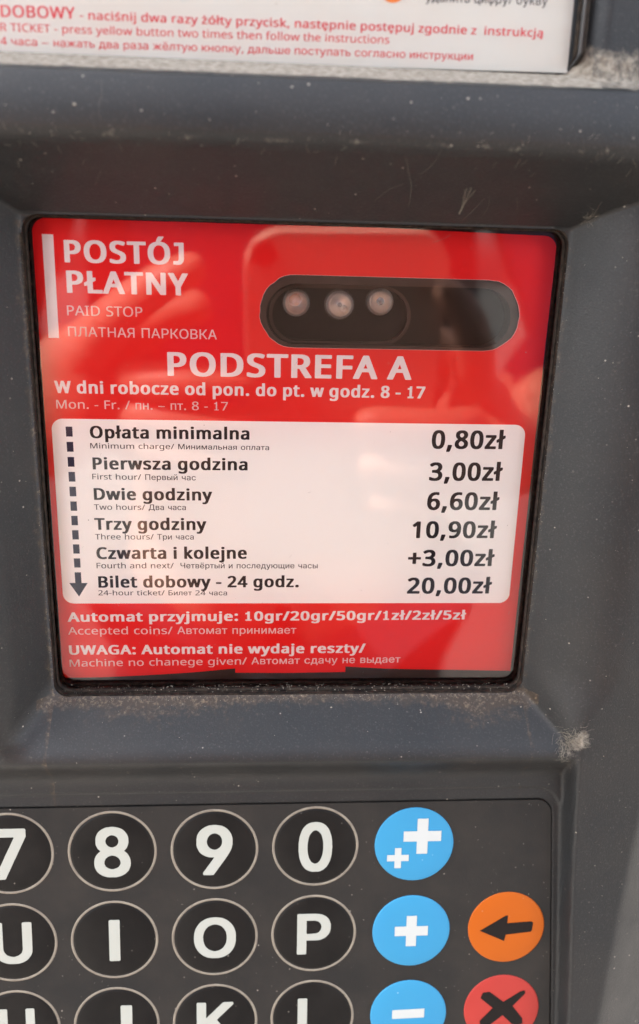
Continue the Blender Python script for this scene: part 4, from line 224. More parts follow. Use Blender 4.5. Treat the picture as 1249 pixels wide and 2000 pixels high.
  'ś': (191, [[74,-6,86,-7,92,-6,106,-6,120,-3,136,3,144,8,155,18,160,24,167,38,169,46,169,72,164,86,157,98,151,102,138,112,70,144,62,150,60,154,58,162,58,170,62,178,71,184,82,187,92,189,102,187,116,184,140,176,152,176,156,182,164,202,165,206,162,210,144,216,118,222,104,222,98,223,72,222,58,219,44,214,32,206,22,196,14,180,13,170,13,152,17,138,22,129,34,118,42,112,57,104,96,87,108,80,118,71,123,64,124,56,120,42,112,34,98,29,88,27,70,29,48,34,26,44,16,45,14,42,13,12,13,10,16,6,26,1,46,-4,58,-6],[66,238,104,238,146,286,152,294,152,296,148,298,98,298,93,292,66,244,65,240]]),
  'ż': (188, [[10,-2,164,-3,168,-2,169,26,168,28,166,30,66,30,64,30,63,32,166,188,166,214,164,218,18,218,14,216,14,190,14,188,18,186,110,186,112,184,9,26,7,22,7,2],[64,246,114,246,115,250,114,288,110,290,64,290,62,286,62,250]]),
 },
 'CR': {
  ' ': (100, []),
  ',': (98, [[15,-50,38,-51,40,-50,42,-49,54,-16,67,26,70,42,68,46,34,47,32,46,26,8,14,-48]]),
  '-': (118, [[14,94,102,93,103,96,103,122,100,123,14,123,13,120,13,96]]),
  '/': (136, [[4,0,34,-1,37,2,131,282,130,286,102,287,98,286,4,4]]),
  '2': (209, [[18,0,186,-1,190,2,190,30,188,33,64,33,62,33,60,34,123,104,144,129,164,158,170,170,176,188,179,206,179,224,175,246,172,252,167,262,158,273,146,280,134,287,114,291,86,291,70,288,58,284,48,279,33,270,21,258,21,254,33,238,38,234,64,252,80,259,98,262,116,259,130,251,138,242,143,226,145,212,143,198,139,182,134,170,123,152,99,122,17,30,17,2]]),
  '4': (209, [[131,0,160,-1,162,1,163,62,165,64,198,65,201,66,202,68,202,94,201,96,166,97,163,98,163,286,162,287,160,289,130,289,126,286,6,94,6,68,8,65,129,64,130,62,130,2],[42,97,42,98,45,106,116,218,128,239,130,242,131,222,130,214,130,98,126,97]]),
  'C': (230, [[139,-4,142,-5,150,-3,166,-3,176,-2,194,2,206,6,209,10,208,38,206,39,174,30,146,27,130,29,118,32,106,37,94,44,83,54,74,68,68,82,64,94,59,116,58,130,58,158,61,180,64,192,68,204,74,218,82,228,88,236,97,244,106,250,122,256,134,259,158,259,174,256,186,252,202,245,204,245,206,246,218,270,218,275,206,282,194,286,164,291,130,291,108,287,96,283,86,278,69,266,54,251,48,244,36,222,25,190,21,156,21,130,22,124,22,114,25,96,29,80,36,62,42,48,50,36,66,20,73,14,94,4,114,-2]]),
  'E': (203, [[35,0,178,-1,180,1,181,28,178,31,72,31,70,32,69,34,69,130,70,134,172,134,174,134,175,138,175,162,174,166,72,166,70,167,69,254,72,255,178,255,181,258,181,284,179,286,38,287,34,286,34,2]]),
  'H': (270, [[35,0,66,-1,69,2,69,130,70,133,72,134,198,134,199,130,199,2,202,-1,230,-1,234,1,234,284,233,286,202,287,199,286,199,170,198,167,196,166,70,166,69,170,69,286,66,287,38,287,34,286,34,2]]),
  'I': (124, [[14,0,106,-1,110,2,110,18,109,20,106,22,82,28,80,30,79,32,79,256,81,258,82,260,104,265,110,268,110,284,108,287,16,287,13,286,13,270,14,266,38,260,42,258,43,256,43,32,42,30,40,28,20,23,14,20,13,18,13,2]]),
  'K': (226, [[35,0,66,-1,69,2,69,110,71,114,94,134,98,130,184,1,188,-1,224,0,224,2,120,162,121,164,130,176,218,284,218,286,184,287,179,286,86,170,70,152,70,152,69,156,69,286,66,287,38,287,34,286,34,2]]),
  'O': (285, [[139,-4,162,-3,186,2,202,10,218,22,226,30,239,46,250,68,258,94,262,124,262,166,258,194,248,224,235,248,230,255,216,269,210,274,192,283,176,289,162,291,152,291,146,293,122,291,94,284,74,274,66,268,54,255,42,240,33,220,26,198,22,174,21,158,21,130,22,114,26,92,33,68,40,54,46,44,54,32,65,22,82,9,98,2,112,-2,122,-3],[132,28,114,32,102,37,90,45,85,50,74,66,65,88,61,106,58,130,58,160,61,182,68,208,74,222,85,238,98,248,110,255,126,259,144,261,158,259,170,256,186,248,198,238,207,226,216,206,223,178,225,166,225,122,222,102,218,86,208,64,198,50,186,40,170,32,150,27]]),
  'R': (227, [[35,0,66,-1,69,2,69,116,70,118,72,119,118,118,178,4,182,0,184,-1,220,0,220,2,215,12,152,126,154,130,166,137,178,145,190,158,196,170,200,184,202,194,202,218,201,226,196,242,192,250,187,258,176,270,158,280,142,285,124,287,38,287,34,286,34,2],[70,150,69,154,70,255,72,257,110,257,122,255,138,251,152,243,158,238,162,230,164,222,166,210,166,198,163,182,160,176,155,168,142,157,138,154,126,151,118,150]]),
  'T': (203, [[85,0,114,-1,117,0,118,2,118,254,122,255,198,255,199,258,199,284,198,287,6,287,2,286,2,258,4,255,80,255,83,254,83,2]]),
  'U': (266, [[129,-4,150,-3,160,-2,170,1,188,9,204,22,213,30,220,42,226,54,231,74,234,100,234,284,232,287,202,287,199,286,198,284,198,88,192,66,186,52,174,40,160,32,138,27,126,27,116,29,102,33,94,37,83,46,78,54,73,64,69,78,66,102,66,284,66,286,62,287,34,287,31,286,31,90,34,70,40,54,45,42,54,28,66,15,76,9,90,2,104,-2]]),
  'b': (224, [[121,-4,138,-3,150,0,162,6,178,18,187,30,194,44,199,58,202,72,205,98,205,118,203,134,199,158,192,176,184,190,177,198,162,210,148,216,134,219,112,219,102,218,86,211,76,205,66,194,64,194,63,218,65,226,65,304,62,306,32,306,30,302,30,2,34,-1,54,0,61,22,62,25,78,10,90,2,102,-2],[106,26,93,30,85,36,76,46,70,58,65,86,65,132,70,158,77,172,82,178,90,184,102,188,110,190,122,190,134,187,148,179,155,170,160,160,166,144,169,124,169,92,165,68,162,58,158,52,150,38,142,32,134,28,126,26]]),
  'c': (175, [[106,-4,110,-5,134,-2,150,2,158,7,161,10,161,38,158,39,136,30,124,27,110,26,92,29,86,32,78,37,68,48,60,66,55,84,54,112,57,138,62,158,70,170,78,179,88,184,104,189,118,189,132,186,150,179,153,180,154,182,162,206,162,210,138,218,110,221,88,218,70,212,58,206,43,192,34,178,28,166,24,154,19,130,19,114,18,106,19,100,19,84,24,62,28,50,34,36,42,24,58,10,72,2,94,-3]]),
  'e': (206, [[111,-4,114,-5,144,-2,164,4,177,10,178,11,179,14,178,39,174,40,164,36,142,29,122,26,110,26,90,32,78,38,70,46,65,54,61,62,57,76,54,94,54,99,58,101,186,101,187,104,187,134,182,164,176,178,168,191,155,204,142,212,134,216,122,219,94,219,84,218,72,214,60,207,46,195,36,180,26,160,21,138,19,126,19,112,18,106,19,100,19,86,25,58,30,45,42,28,52,17,60,10,76,2,98,-3],[58,130,55,132,55,136,58,150,64,164,74,178,82,184,90,188,106,191,118,190,126,187,136,179,140,174,147,160,151,138,151,132,150,130]]),
  'f': (126, [[39,0,70,-1,71,0,73,2,73,186,76,189,118,189,121,190,122,192,122,212,121,214,76,215,74,217,73,238,76,256,82,270,88,274,94,278,100,279,106,279,130,273,134,274,141,300,138,302,128,306,108,309,86,307,74,303,66,299,58,294,50,284,44,270,39,252,38,218,34,216,6,206,5,204,5,192,6,190,34,189,37,188,38,186,38,2]]),
  'h': (226, [[31,0,62,-1,65,2,65,130,69,154,76,170,84,179,94,186,112,190,126,190,138,187,142,184,151,178,159,162,162,144,162,2,166,-1,194,-1,195,0,197,2,197,140,195,146,195,160,190,182,184,194,174,206,166,211,156,215,136,219,112,219,92,214,78,206,66,192,64,192,63,206,65,214,65,302,64,305,62,306,34,306,31,306,30,302,30,2]]),
  'i': (95, [[31,0,62,-1,63,0,65,2,65,212,64,214,62,215,34,215,31,214,30,212,30,2],[43,252,50,252,58,255,64,262,67,272,67,278,64,288,58,294,52,297,42,297,34,294,30,290,27,282,27,268,30,260,36,254]]),
  'l': (95, [[31,0,62,-1,63,0,65,2,65,302,64,305,62,306,34,306,31,306,30,302,30,2]]),
  'm': (340, [[31,0,62,-1,65,2,65,132,66,144,72,162,80,177,85,182,91,186,108,190,122,190,130,187,138,183,144,176,151,162,153,150,153,2,154,0,184,-1,187,2,187,130,190,150,196,166,205,178,218,187,232,190,246,190,255,186,262,182,270,174,275,158,277,150,277,2,280,-1,310,0,311,2,311,150,307,178,304,186,298,196,292,205,278,214,260,219,244,221,230,219,218,216,206,211,198,205,182,187,179,188,177,194,170,203,158,212,142,218,120,221,108,219,96,216,86,211,78,206,66,193,62,191,61,196,59,210,57,214,31,214,30,212,30,2]]),
  'n': (226, [[31,0,62,-1,65,2,65,130,69,154,74,166,82,178,94,186,112,190,126,190,138,187,142,184,151,178,158,166,162,144,162,2,166,-1,194,-1,196,1,197,140,195,146,195,160,192,174,184,194,174,205,168,210,158,215,142,219,124,221,110,219,94,215,84,210,74,202,66,192,62,191,61,196,59,210,57,214,34,215,30,214,30,2]]),
  'o': (221, [[107,-4,126,-3,138,0,146,2,164,13,175,24,184,36,194,56,198,72,201,90,201,126,199,138,194,160,186,178,177,190,164,203,156,208,142,215,124,219,96,219,82,216,62,208,50,199,42,190,34,178,28,166,22,146,19,130,19,114,18,108,21,78,28,54,37,34,46,22,54,15,64,8,82,0,94,-3],[98,26,90,29,78,35,70,44,62,58,57,78,54,100,54,118,55,132,60,150,64,162,70,171,78,180,86,185,94,188,104,190,118,190,130,187,143,178,148,174,156,160,160,150,165,130,165,118,166,112,165,88,160,66,156,56,148,42,143,38,132,30,122,26]]),
  'p': (224, [[31,-96,62,-97,65,-94,65,-6,63,0,62,23,66,22,82,6,96,0,108,-3,122,-5,138,-3,150,0,160,5,175,16,188,34,196,50,202,74,205,98,205,120,202,144,199,158,192,176,188,184,181,194,166,208,150,216,136,219,110,219,100,218,88,212,81,208,73,202,64,191,62,191,61,196,59,212,57,214,34,215,30,214,30,-94],[106,26,94,30,86,35,78,42,72,56,68,70,65,88,65,132,68,150,72,162,77,172,84,179,90,184,102,188,110,190,124,190,134,187,144,182,152,174,159,162,164,148,167,134,169,122,169,94,166,74,160,58,156,50,150,39,140,32,128,26]]),
  'r': (151, [[31,0,62,-1,65,2,65,128,68,142,73,156,82,168,86,174,102,184,114,187,126,187,138,185,142,186,145,206,146,216,144,218,138,219,122,221,110,219,100,216,86,208,74,195,64,182,62,182,61,184,59,210,58,214,54,215,34,215,30,214,30,2]]),
  's': (175, [[75,-4,78,-5,86,-3,98,-3,106,-2,120,2,134,9,140,14,151,26,154,32,158,46,159,60,158,74,154,86,146,95,140,102,130,110,106,122,88,129,62,142,54,150,50,162,50,168,54,178,62,184,70,188,76,190,86,191,104,190,116,187,138,178,144,179,152,198,154,206,142,211,118,218,92,221,86,219,74,219,60,216,50,212,36,204,29,198,21,184,18,174,17,162,18,150,22,138,29,128,37,120,50,112,102,87,112,80,122,71,124,64,125,50,122,42,112,32,104,28,98,26,90,25,70,25,50,29,22,40,18,39,18,12,19,10,34,2,48,-2,58,-3]]),
  't': (132, [[87,-4,90,-5,106,-3,114,-2,124,2,125,6,125,26,124,27,122,29,98,25,84,28,80,30,74,36,69,46,66,66,66,186,66,187,70,189,122,189,123,192,123,212,122,214,120,215,67,216,66,218,66,264,62,266,48,266,46,265,44,262,32,220,6,206,5,192,6,189,30,189,33,186,33,46,36,32,38,26,45,14,54,5,70,-2]]),
  'u': (226, [[97,-4,114,-3,134,2,146,10,160,24,162,24,165,4,167,0,190,-1,194,2,194,212,192,215,164,215,161,214,161,104,159,98,159,82,156,66,150,50,142,38,134,33,126,29,114,26,96,26,86,29,76,35,68,46,64,60,62,74,62,214,58,215,30,215,27,214,27,64,32,38,40,21,46,13,58,5,74,-2,82,-3]]),
  'w': (286, [[57,2,92,1,95,2,134,134,141,170,142,170,153,128,188,2,192,1,226,1,228,2,282,214,281,216,250,217,248,216,246,214,208,48,206,48,205,54,199,82,162,214,158,217,125,216,122,210,89,94,79,48,78,46,76,50,66,100,38,214,34,217,5,216,3,214,9,190]]),
  'y': (186, [[17,-96,40,-97,54,-94,62,-90,75,-80,82,-72,92,-54,103,-30,184,210,186,214,184,215,152,215,150,214,148,213,106,84,96,48,94,43,94,43,87,66,62,142,37,214,34,215,1,214,0,212,5,198,77,0,74,-12,63,-40,56,-50,50,-58,42,-64,32,-67,18,-67,6,-65,2,-66,2,-92,3,-94,8,-95]]),
  'а': (202, [[69,-4,94,-5,110,0,124,7,138,23,140,23,141,22,141,2,142,0,170,-1,174,2,174,158,173,168,167,184,158,197,146,208,128,216,112,219,86,219,64,214,50,207,38,197,28,184,21,170,21,166,23,166,50,157,54,158,62,171,74,182,84,187,90,189,108,189,116,187,130,179,135,172,139,162,141,152,141,142,138,138,134,134,122,130,74,123,62,120,46,115,30,105,22,94,18,86,15,78,14,58,17,40,22,26,30,16,36,10,46,4,62,-3],[80,26,64,32,58,37,52,46,49,54,49,64,50,72,54,78,62,87,78,94,122,101,138,105,140,105,141,74,136,58,128,44,118,34,106,29,94,26]]),
  'б': (213, [[94,-4,116,-5,130,-2,142,2,156,11,172,28,184,48,191,66,194,80,195,90,195,118,192,136,187,154,183,162,170,182,161,192,154,198,140,204,128,207,106,207,90,203,82,199,67,188,59,180,48,164,46,164,46,166,50,188,54,200,60,210,68,221,74,226,86,231,98,235,114,238,134,239,148,242,164,250,173,258,176,266,181,282,181,290,178,291,152,291,150,290,150,284,147,278,140,272,130,269,102,266,84,262,76,259,60,251,52,245,38,230,32,218,25,198,19,172,17,144,17,90,20,70,25,54,33,38,38,29,50,17,62,8,72,2,82,-2],[102,26,94,28,82,33,75,38,65,48,58,60,54,70,51,84,50,102,51,118,56,134,62,150,71,162,80,168,90,174,102,177,114,177,126,174,134,170,146,159,150,154,155,142,159,130,162,100,161,84,158,70,152,56,146,46,135,34,124,29,112,26]]),
  'в': (203, [[27,0,118,-1,124,1,134,1,146,4,162,12,174,22,178,28,184,44,186,54,186,64,183,78,175,94,166,102,158,108,146,114,146,115,156,120,169,130,175,140,178,152,178,166,172,186,166,194,154,206,140,212,120,217,30,217,26,215,26,2],[60,31,58,34,58,94,59,96,124,97,136,92,142,89,146,82,150,72,150,54,146,44,138,37,130,33,118,31],[60,126,58,130,58,182,59,184,116,185,126,182,132,179,140,170,143,162,143,148,140,141,130,132,122,128,112,126]]),
  'г': (158, [[27,0,56,-1,58,0,59,2,60,183,62,185,148,185,150,188,150,214,149,216,30,217,26,215,26,2]]),
  'д': (221, [[7,-62,36,-63,38,-62,39,-4,40,-2,42,-1,178,-1,181,-4,182,-62,184,-63,210,-63,214,-62,214,30,210,33,188,33,186,34,185,36,185,214,183,216,58,217,56,215,54,204,54,194,53,186,53,176,51,170,51,158,50,150,47,110,45,90,39,64,32,48,24,35,20,33,8,33,6,30,6,-60],[62,34,62,36,70,52,72,62,78,90,82,124,86,182,90,185,150,184,151,182,150,34,148,33]]),
  'е': (210, [[97,-4,118,-5,128,-3,140,0,154,6,164,13,176,25,183,36,189,50,187,52,184,54,158,60,156,59,150,46,146,41,138,34,126,29,108,26,92,29,80,34,67,46,58,60,54,70,51,86,51,94,54,97,190,97,193,98,193,120,190,146,184,164,174,186,159,202,150,208,136,215,118,219,94,219,78,216,64,210,54,202,40,188,28,166,22,154,17,124,17,90,18,80,24,58,33,38,45,22,62,8,74,1,82,-2],[54,126,51,130,53,142,56,150,62,164,74,177,80,182,88,186,100,189,112,189,122,186,130,182,139,174,146,166,152,154,158,130,157,126,154,126]]),
  'ж': (291, [[11,0,46,-1,50,1,114,90,118,93,126,93,129,90,129,2,130,0,158,-1,162,2,162,90,162,91,166,93,174,93,178,88,240,0,242,-1,279,0,279,2,202,110,208,118,276,212,277,216,242,217,238,215,176,126,172,125,164,125,162,128,162,214,161,216,132,217,129,214,129,128,128,126,126,125,118,125,114,128,50,216,48,217,14,216,13,214,88,110,87,108,13,6,11,2]]),
  'з': (178, [[71,-2,102,-2,116,1,130,6,144,17,152,26,158,36,162,50,162,70,159,80,152,92,146,99,140,103,130,108,120,110,119,112,120,114,136,121,146,130,151,138,154,148,155,160,151,182,146,192,134,206,118,215,100,219,78,219,70,218,60,215,46,208,41,204,29,192,22,180,19,168,19,162,22,161,50,161,53,162,53,168,57,176,62,182,72,187,88,191,98,190,110,184,115,178,120,168,120,150,116,140,109,132,98,126,90,125,74,125,71,124,70,122,70,102,71,98,90,98,102,95,115,88,122,80,126,72,127,62,126,52,120,42,112,34,106,30,94,27,82,27,70,30,58,38,54,42,50,53,48,54,18,54,15,52,16,46,20,34,26,24,34,15,50,5,60,1]]),
  'и': (213, [[27,0,54,-1,58,0,60,2,146,148,150,152,150,152,151,2,154,-1,182,-1,186,1,186,214,185,216,156,217,152,215,63,66,60,64,59,214,56,217,30,217,26,215,26,2]]),
  'к': (195, [[27,0,56,-1,59,2,59,88,60,90,62,91,82,91,86,90,148,1,152,-1,189,0,189,2,184,10,116,106,112,112,114,115,187,214,186,216,146,216,79,126,74,123,62,123,59,126,58,215,56,217,30,217,26,215,26,2]]),
  'л': (207, [[3,0,12,-1,26,1,42,6,52,14,59,24,63,32,68,50,73,74,75,106,77,166,78,182,82,185,142,185,146,183,146,2,150,-1,178,-1,180,1,181,214,179,216,50,217,46,216,45,210,45,182,43,174,42,110,41,104,39,76,37,62,32,46,26,38,18,33,6,33,2,31,2,2]]),
  'н': (212, [[27,0,56,-1,59,2,59,92,60,94,62,95,149,94,150,92,150,2,154,-1,182,-1,184,1,185,214,183,216,154,217,150,214,150,130,150,129,146,127,61,128,59,130,59,214,56,217,30,217,26,215,26,2]]),
  'о': (215, [[94,-4,116,-5,132,-2,148,5,162,14,172,25,184,44,192,66,197,86,198,110,195,138,190,158,180,178,173,190,158,204,142,214,122,219,94,219,80,216,70,212,54,202,38,184,28,166,22,154,17,126,17,90,18,80,21,66,26,50,33,38,46,21,58,10,68,4,78,0],[106,26,90,29,80,34,69,46,62,54,57,66,51,92,51,122,56,144,60,154,64,162,73,174,82,182,90,186,102,189,110,189,124,186,136,179,145,170,151,162,156,150,161,134,163,114,163,102,162,88,158,70,148,49,141,40,130,32,118,28]]),
  'п': (211, [[27,0,58,-1,61,2,61,182,62,183,64,185,146,185,150,183,150,2,154,-1,182,-1,184,1,185,214,183,216,30,217,26,215,26,2]]),
  'р': (220, [[27,-82,56,-82,59,-80,60,30,62,29,70,18,80,7,90,0,108,-5,128,-5,146,0,164,10,179,26,184,34,192,50,199,72,202,92,202,124,196,154,187,178,175,194,162,207,146,215,130,219,106,219,98,218,88,214,80,209,70,198,62,187,60,186,59,214,58,216,30,217,26,214,26,-78],[104,28,98,29,86,35,77,46,70,56,64,72,61,86,59,98,59,120,65,150,69,158,75,170,86,179,93,184,108,189,118,189,134,184,140,180,150,170,158,158,162,150,166,132,167,122,167,94,166,82,160,64,156,54,150,45,139,34,128,29,120,27]]),
  'с': (205, [[94,-4,116,-5,126,-3,140,1,150,6,160,13,172,25,182,40,187,54,186,58,184,60,158,67,157,66,150,52,144,44,138,38,130,32,122,29,106,26,90,29,80,34,68,46,60,60,54,76,51,92,51,122,56,144,60,154,66,166,76,178,82,182,94,187,102,189,112,189,124,186,138,178,146,170,151,160,154,152,156,150,160,150,178,156,186,158,186,160,186,166,179,180,165,198,144,212,130,218,122,219,94,219,80,216,70,212,54,202,38,184,28,166,22,154,17,126,17,90,18,80,21,66,26,50,33,38,46,21,58,10,68,4,78,0]]),
  'т': (169, [[69,0,98,-1,99,0,101,2,101,184,104,186,163,186,165,190,165,214,162,217,6,217,2,214,2,190,4,186,64,186,67,184,67,2]]),
  'у': (202, [[38,-82,54,-83,62,-82,74,-78,82,-73,90,-64,99,-50,106,-36,186,196,191,214,190,216,158,217,156,216,154,214,113,86,102,46,100,43,98,46,84,96,46,214,42,217,10,216,9,212,82,0,74,-28,68,-38,64,-45,58,-49,50,-51,42,-51,34,-49,30,-50,24,-78,26,-81]]),
  'ф': (247, [[107,-82,138,-82,140,-81,141,-6,142,-5,164,-2,178,4,194,14,202,22,212,38,220,54,227,78,230,104,229,128,224,150,216,170,204,190,192,202,178,212,166,216,154,219,142,219,141,222,141,288,140,290,138,291,110,291,106,290,106,221,102,219,86,218,74,214,58,206,44,193,33,178,26,164,20,142,17,124,17,90,19,74,28,48,36,34,46,19,62,8,74,1,86,-3,104,-5,106,-6,106,-78],[102,25,88,29,80,34,69,44,61,56,56,70,51,86,50,98,50,116,54,142,58,154,65,166,76,179,84,186,94,190,102,191,105,190,106,188,106,28,105,26],[142,25,141,28,141,188,142,190,146,191,156,188,164,184,170,179,179,170,184,160,191,142,194,130,195,120,195,96,193,78,190,68,183,54,178,46,167,34,162,30,150,26]]),
  'ц': (215, [[177,-62,206,-62,209,-62,210,-58,210,30,206,33,186,33,185,36,184,215,182,217,154,217,150,214,150,34,146,33,62,33,61,34,59,36,59,214,56,217,27,216,26,214,26,1,30,-1,174,-1,175,-4,175,-58]]),
  'ч': (208, [[147,0,178,-1,179,0,181,2,180,215,178,217,150,217,146,214,146,108,140,105,118,101,94,101,82,105,72,111,66,118,62,128,59,146,58,215,56,217,27,216,26,214,26,136,30,114,36,102,42,92,52,82,62,76,78,70,96,67,110,67,124,69,142,73,146,72,146,2]]),
  'ш': (296, [[27,0,267,0,269,2,268,215,266,217,238,217,234,214,234,36,233,34,168,33,166,34,165,214,164,215,162,217,134,217,131,216,130,214,130,34,126,33,62,33,61,34,59,36,59,214,56,217,27,216,26,214,26,2]]),
  'ь': (201, [[27,0,108,-1,114,1,126,1,142,5,155,12,164,19,171,28,179,44,183,62,183,78,182,86,176,104,169,116,160,125,154,128,142,135,124,139,62,139,60,141,59,214,58,215,56,217,30,217,27,216,26,214,26,2],[62,33,59,36,59,104,61,106,114,107,126,104,134,100,143,90,147,82,149,76,149,62,144,50,141,46,134,40,124,34,116,33]]),
  'ю': (302, [[182,-4,202,-5,212,-3,226,1,240,8,247,14,262,28,267,36,275,52,280,68,283,82,285,94,285,120,282,140,279,152,272,170,263,186,255,194,243,206,236,210,222,216,206,219,182,219,166,216,152,210,145,206,134,196,126,186,121,178,113,162,109,150,103,126,62,125,59,126,58,128,58,214,54,217,27,216,26,214,26,1,30,-1,54,-1,58,2,58,91,62,93,102,93,105,90,106,74,114,50,120,38,129,26,142,13,150,6,170,-2],[194,26,182,28,170,33,158,42,150,54,142,74,139,86,138,98,138,118,144,146,152,164,157,170,166,179,174,184,188,189,198,189,214,184,222,180,233,170,239,160,246,142,249,130,250,120,250,94,247,78,243,64,233,46,224,37,216,32,206,28]]),
  'ё': (210, [[97,-4,118,-5,128,-3,140,0,154,6,164,13,176,25,183,36,189,50,187,52,184,54,158,60,156,59,150,46,146,41,138,34,126,29,108,26,92,29,80,34,67,46,58,60,54,70,51,86,51,94,54,97,190,97,193,98,193,120,190,146,184,164,174,186,159,202,150,208,136,215,118,219,94,219,78,216,64,210,54,202,40,188,28,166,22,154,17,124,17,90,18,80,24,58,33,38,45,22,62,8,74,1,82,-2],[54,126,51,130,53,142,56,150,62,164,74,177,80,182,88,186,100,189,112,189,122,186,130,182,139,174,146,166,152,154,158,130,157,126,154,126],[66,254,76,254,82,258,87,264,90,272,90,282,86,290,80,296,72,299,64,299,56,296,50,290,46,282,46,270,52,260,59,254],[139,254,142,253,150,254,156,258,162,266,164,274,163,284,159,290,152,298,146,299,138,299,130,297,122,288,119,278,121,268,125,262,130,257]]),
  '–': (242, [[14,94,100,93,106,94,212,94,214,94,215,98,215,116,214,118,212,119,106,119,100,123,16,123,14,122,13,120,13,96]]),
 },
 'HB': {
  '0': (289, [[109,-12,112,-13,154,-13,166,-11,174,-8,190,-2,206,10,216,19,222,28,231,42,239,58,244,74,249,94,250,110,251,114,251,132,253,138,253,152,251,158,251,176,250,182,250,188,246,210,236,238,231,250,222,264,216,271,206,281,194,290,182,296,170,300,158,303,150,303,144,305,122,305,118,303,110,303,102,302,92,299,82,295,74,291,66,285,55,276,46,266,38,254,32,240,22,214,17,186,17,178,15,174,15,116,17,112,17,104,20,86,24,70,30,54,40,34,45,26,53,18,58,11,66,5,80,-3,98,-10],[130,38,118,42,114,45,106,50,102,54,97,62,90,74,84,94,79,114,79,124,78,130,78,162,79,166,79,174,81,184,85,202,90,218,94,226,102,235,110,243,114,247,120,250,128,252,136,253,150,248,158,242,168,232,175,222,179,212,185,192,189,166,189,126,187,120,187,114,186,106,183,92,176,74,172,66,167,58,158,49,150,42,136,38]]),
  '6': (289, [[109,-12,112,-13,156,-13,166,-11,178,-7,198,2,210,12,219,22,224,28,232,42,239,58,242,74,242,108,236,130,228,146,222,156,211,166,204,172,186,182,168,187,158,189,138,189,136,190,135,190,136,192,202,284,203,288,203,294,200,298,198,300,144,301,140,300,136,297,68,200,54,180,46,166,36,146,28,124,25,108,25,74,28,60,32,48,38,34,50,18,58,10,72,1,88,-7],[128,38,118,41,114,44,102,51,97,58,93,66,89,76,87,86,87,96,90,110,92,112,96,120,102,128,110,134,116,138,130,142,134,142,146,139,154,135,161,130,170,122,174,113,178,104,179,94,179,86,178,76,174,66,169,58,159,48,154,44,144,40,136,38]]),
  '7': (289, [[49,-10,52,-10,102,-10,106,-8,110,-6,116,6,130,34,135,42,169,110,174,118,188,146,192,154,243,252,243,292,242,296,240,299,234,301,32,301,28,300,25,298,23,292,23,258,25,252,30,249,166,249,168,248,170,246,156,220,152,212,139,186,134,178,122,154,117,146,104,120,100,112,87,86,82,78,70,54,45,6,43,2,44,-4,46,-7]]),
  '8': (289, [[106,-12,110,-13,158,-13,162,-11,168,-11,180,-8,194,-3,202,1,212,6,218,11,234,26,239,34,244,46,249,60,249,66,250,72,250,82,249,88,249,94,244,110,236,126,227,138,216,147,210,152,209,154,210,154,220,165,226,172,231,182,236,196,238,206,238,230,235,244,230,256,222,267,215,276,206,284,198,290,184,296,172,300,158,303,150,303,146,305,122,305,116,303,108,303,98,302,90,299,70,290,55,280,47,272,42,266,38,258,32,246,29,234,29,204,30,194,33,186,40,174,42,169,58,154,58,152,46,143,38,135,28,122,21,106,18,94,18,86,17,82,17,74,18,70,18,60,20,54,24,42,28,34,33,26,49,10,62,2,78,-6,98,-11],[126,38,114,41,104,45,97,50,90,55,86,62,82,72,82,86,84,92,88,100,91,106,98,112,106,118,116,122,128,125,138,125,146,123,158,119,164,115,174,107,182,94,185,84,185,74,183,68,178,60,174,53,162,45,148,40,140,38],[130,176,122,177,114,181,106,186,102,190,97,196,94,202,93,206,91,216,93,224,96,230,100,238,105,242,114,248,120,251,128,253,134,253,140,253,154,248,162,242,166,239,170,232,174,222,174,208,172,202,168,194,163,188,158,184,150,180,142,177,136,175]]),
  '9': (289, [[69,-10,72,-10,122,-10,126,-10,130,-6,198,90,214,114,223,130,230,142,236,158,240,174,242,182,242,214,239,230,235,242,228,256,223,264,218,270,210,279,202,286,190,292,178,298,158,303,150,303,146,305,122,305,116,303,108,303,100,302,84,296,74,291,61,282,47,270,38,258,30,242,28,234,25,218,25,182,26,174,29,164,36,150,42,138,49,130,61,120,68,116,82,109,100,103,106,103,110,102,130,102,130,102,131,100,130,98,65,6,63,2,64,-4,66,-7],[132,149,126,150,118,153,112,156,106,159,98,168,93,176,90,182,87,196,87,206,89,214,92,222,94,228,102,239,110,246,122,251,134,253,146,251,152,248,162,242,166,238,174,226,178,214,179,206,179,196,178,186,174,176,169,168,162,161,154,156,150,153,142,150]]),
  'G': (328, [[130,-12,134,-13,182,-13,192,-11,206,-8,218,-4,226,0,242,8,252,15,266,30,278,46,287,64,291,76,294,90,294,100,295,106,295,146,294,152,290,154,286,155,162,155,158,155,156,154,154,150,153,148,153,114,154,110,156,106,162,105,226,105,230,103,230,102,228,94,223,80,216,69,208,59,194,49,180,44,168,41,158,40,150,41,142,42,130,46,124,49,106,61,101,66,92,78,86,88,80,106,75,126,75,134,74,142,74,150,75,154,75,164,77,174,84,198,93,214,98,222,110,234,122,242,134,247,154,251,158,251,174,248,182,246,194,240,206,231,218,216,222,207,228,194,230,192,234,190,284,190,290,192,292,194,293,198,293,206,291,212,284,230,276,246,270,254,264,262,254,271,242,282,234,286,222,292,212,296,192,302,182,303,174,303,168,305,144,305,138,303,130,303,114,300,98,295,78,286,66,278,58,270,49,262,38,248,32,238,24,222,17,202,14,190,13,178,11,174,11,162,10,158,10,134,11,126,11,118,13,114,14,100,18,84,25,66,30,56,40,42,45,34,62,18,70,12,84,2,98,-4,116,-10]]),
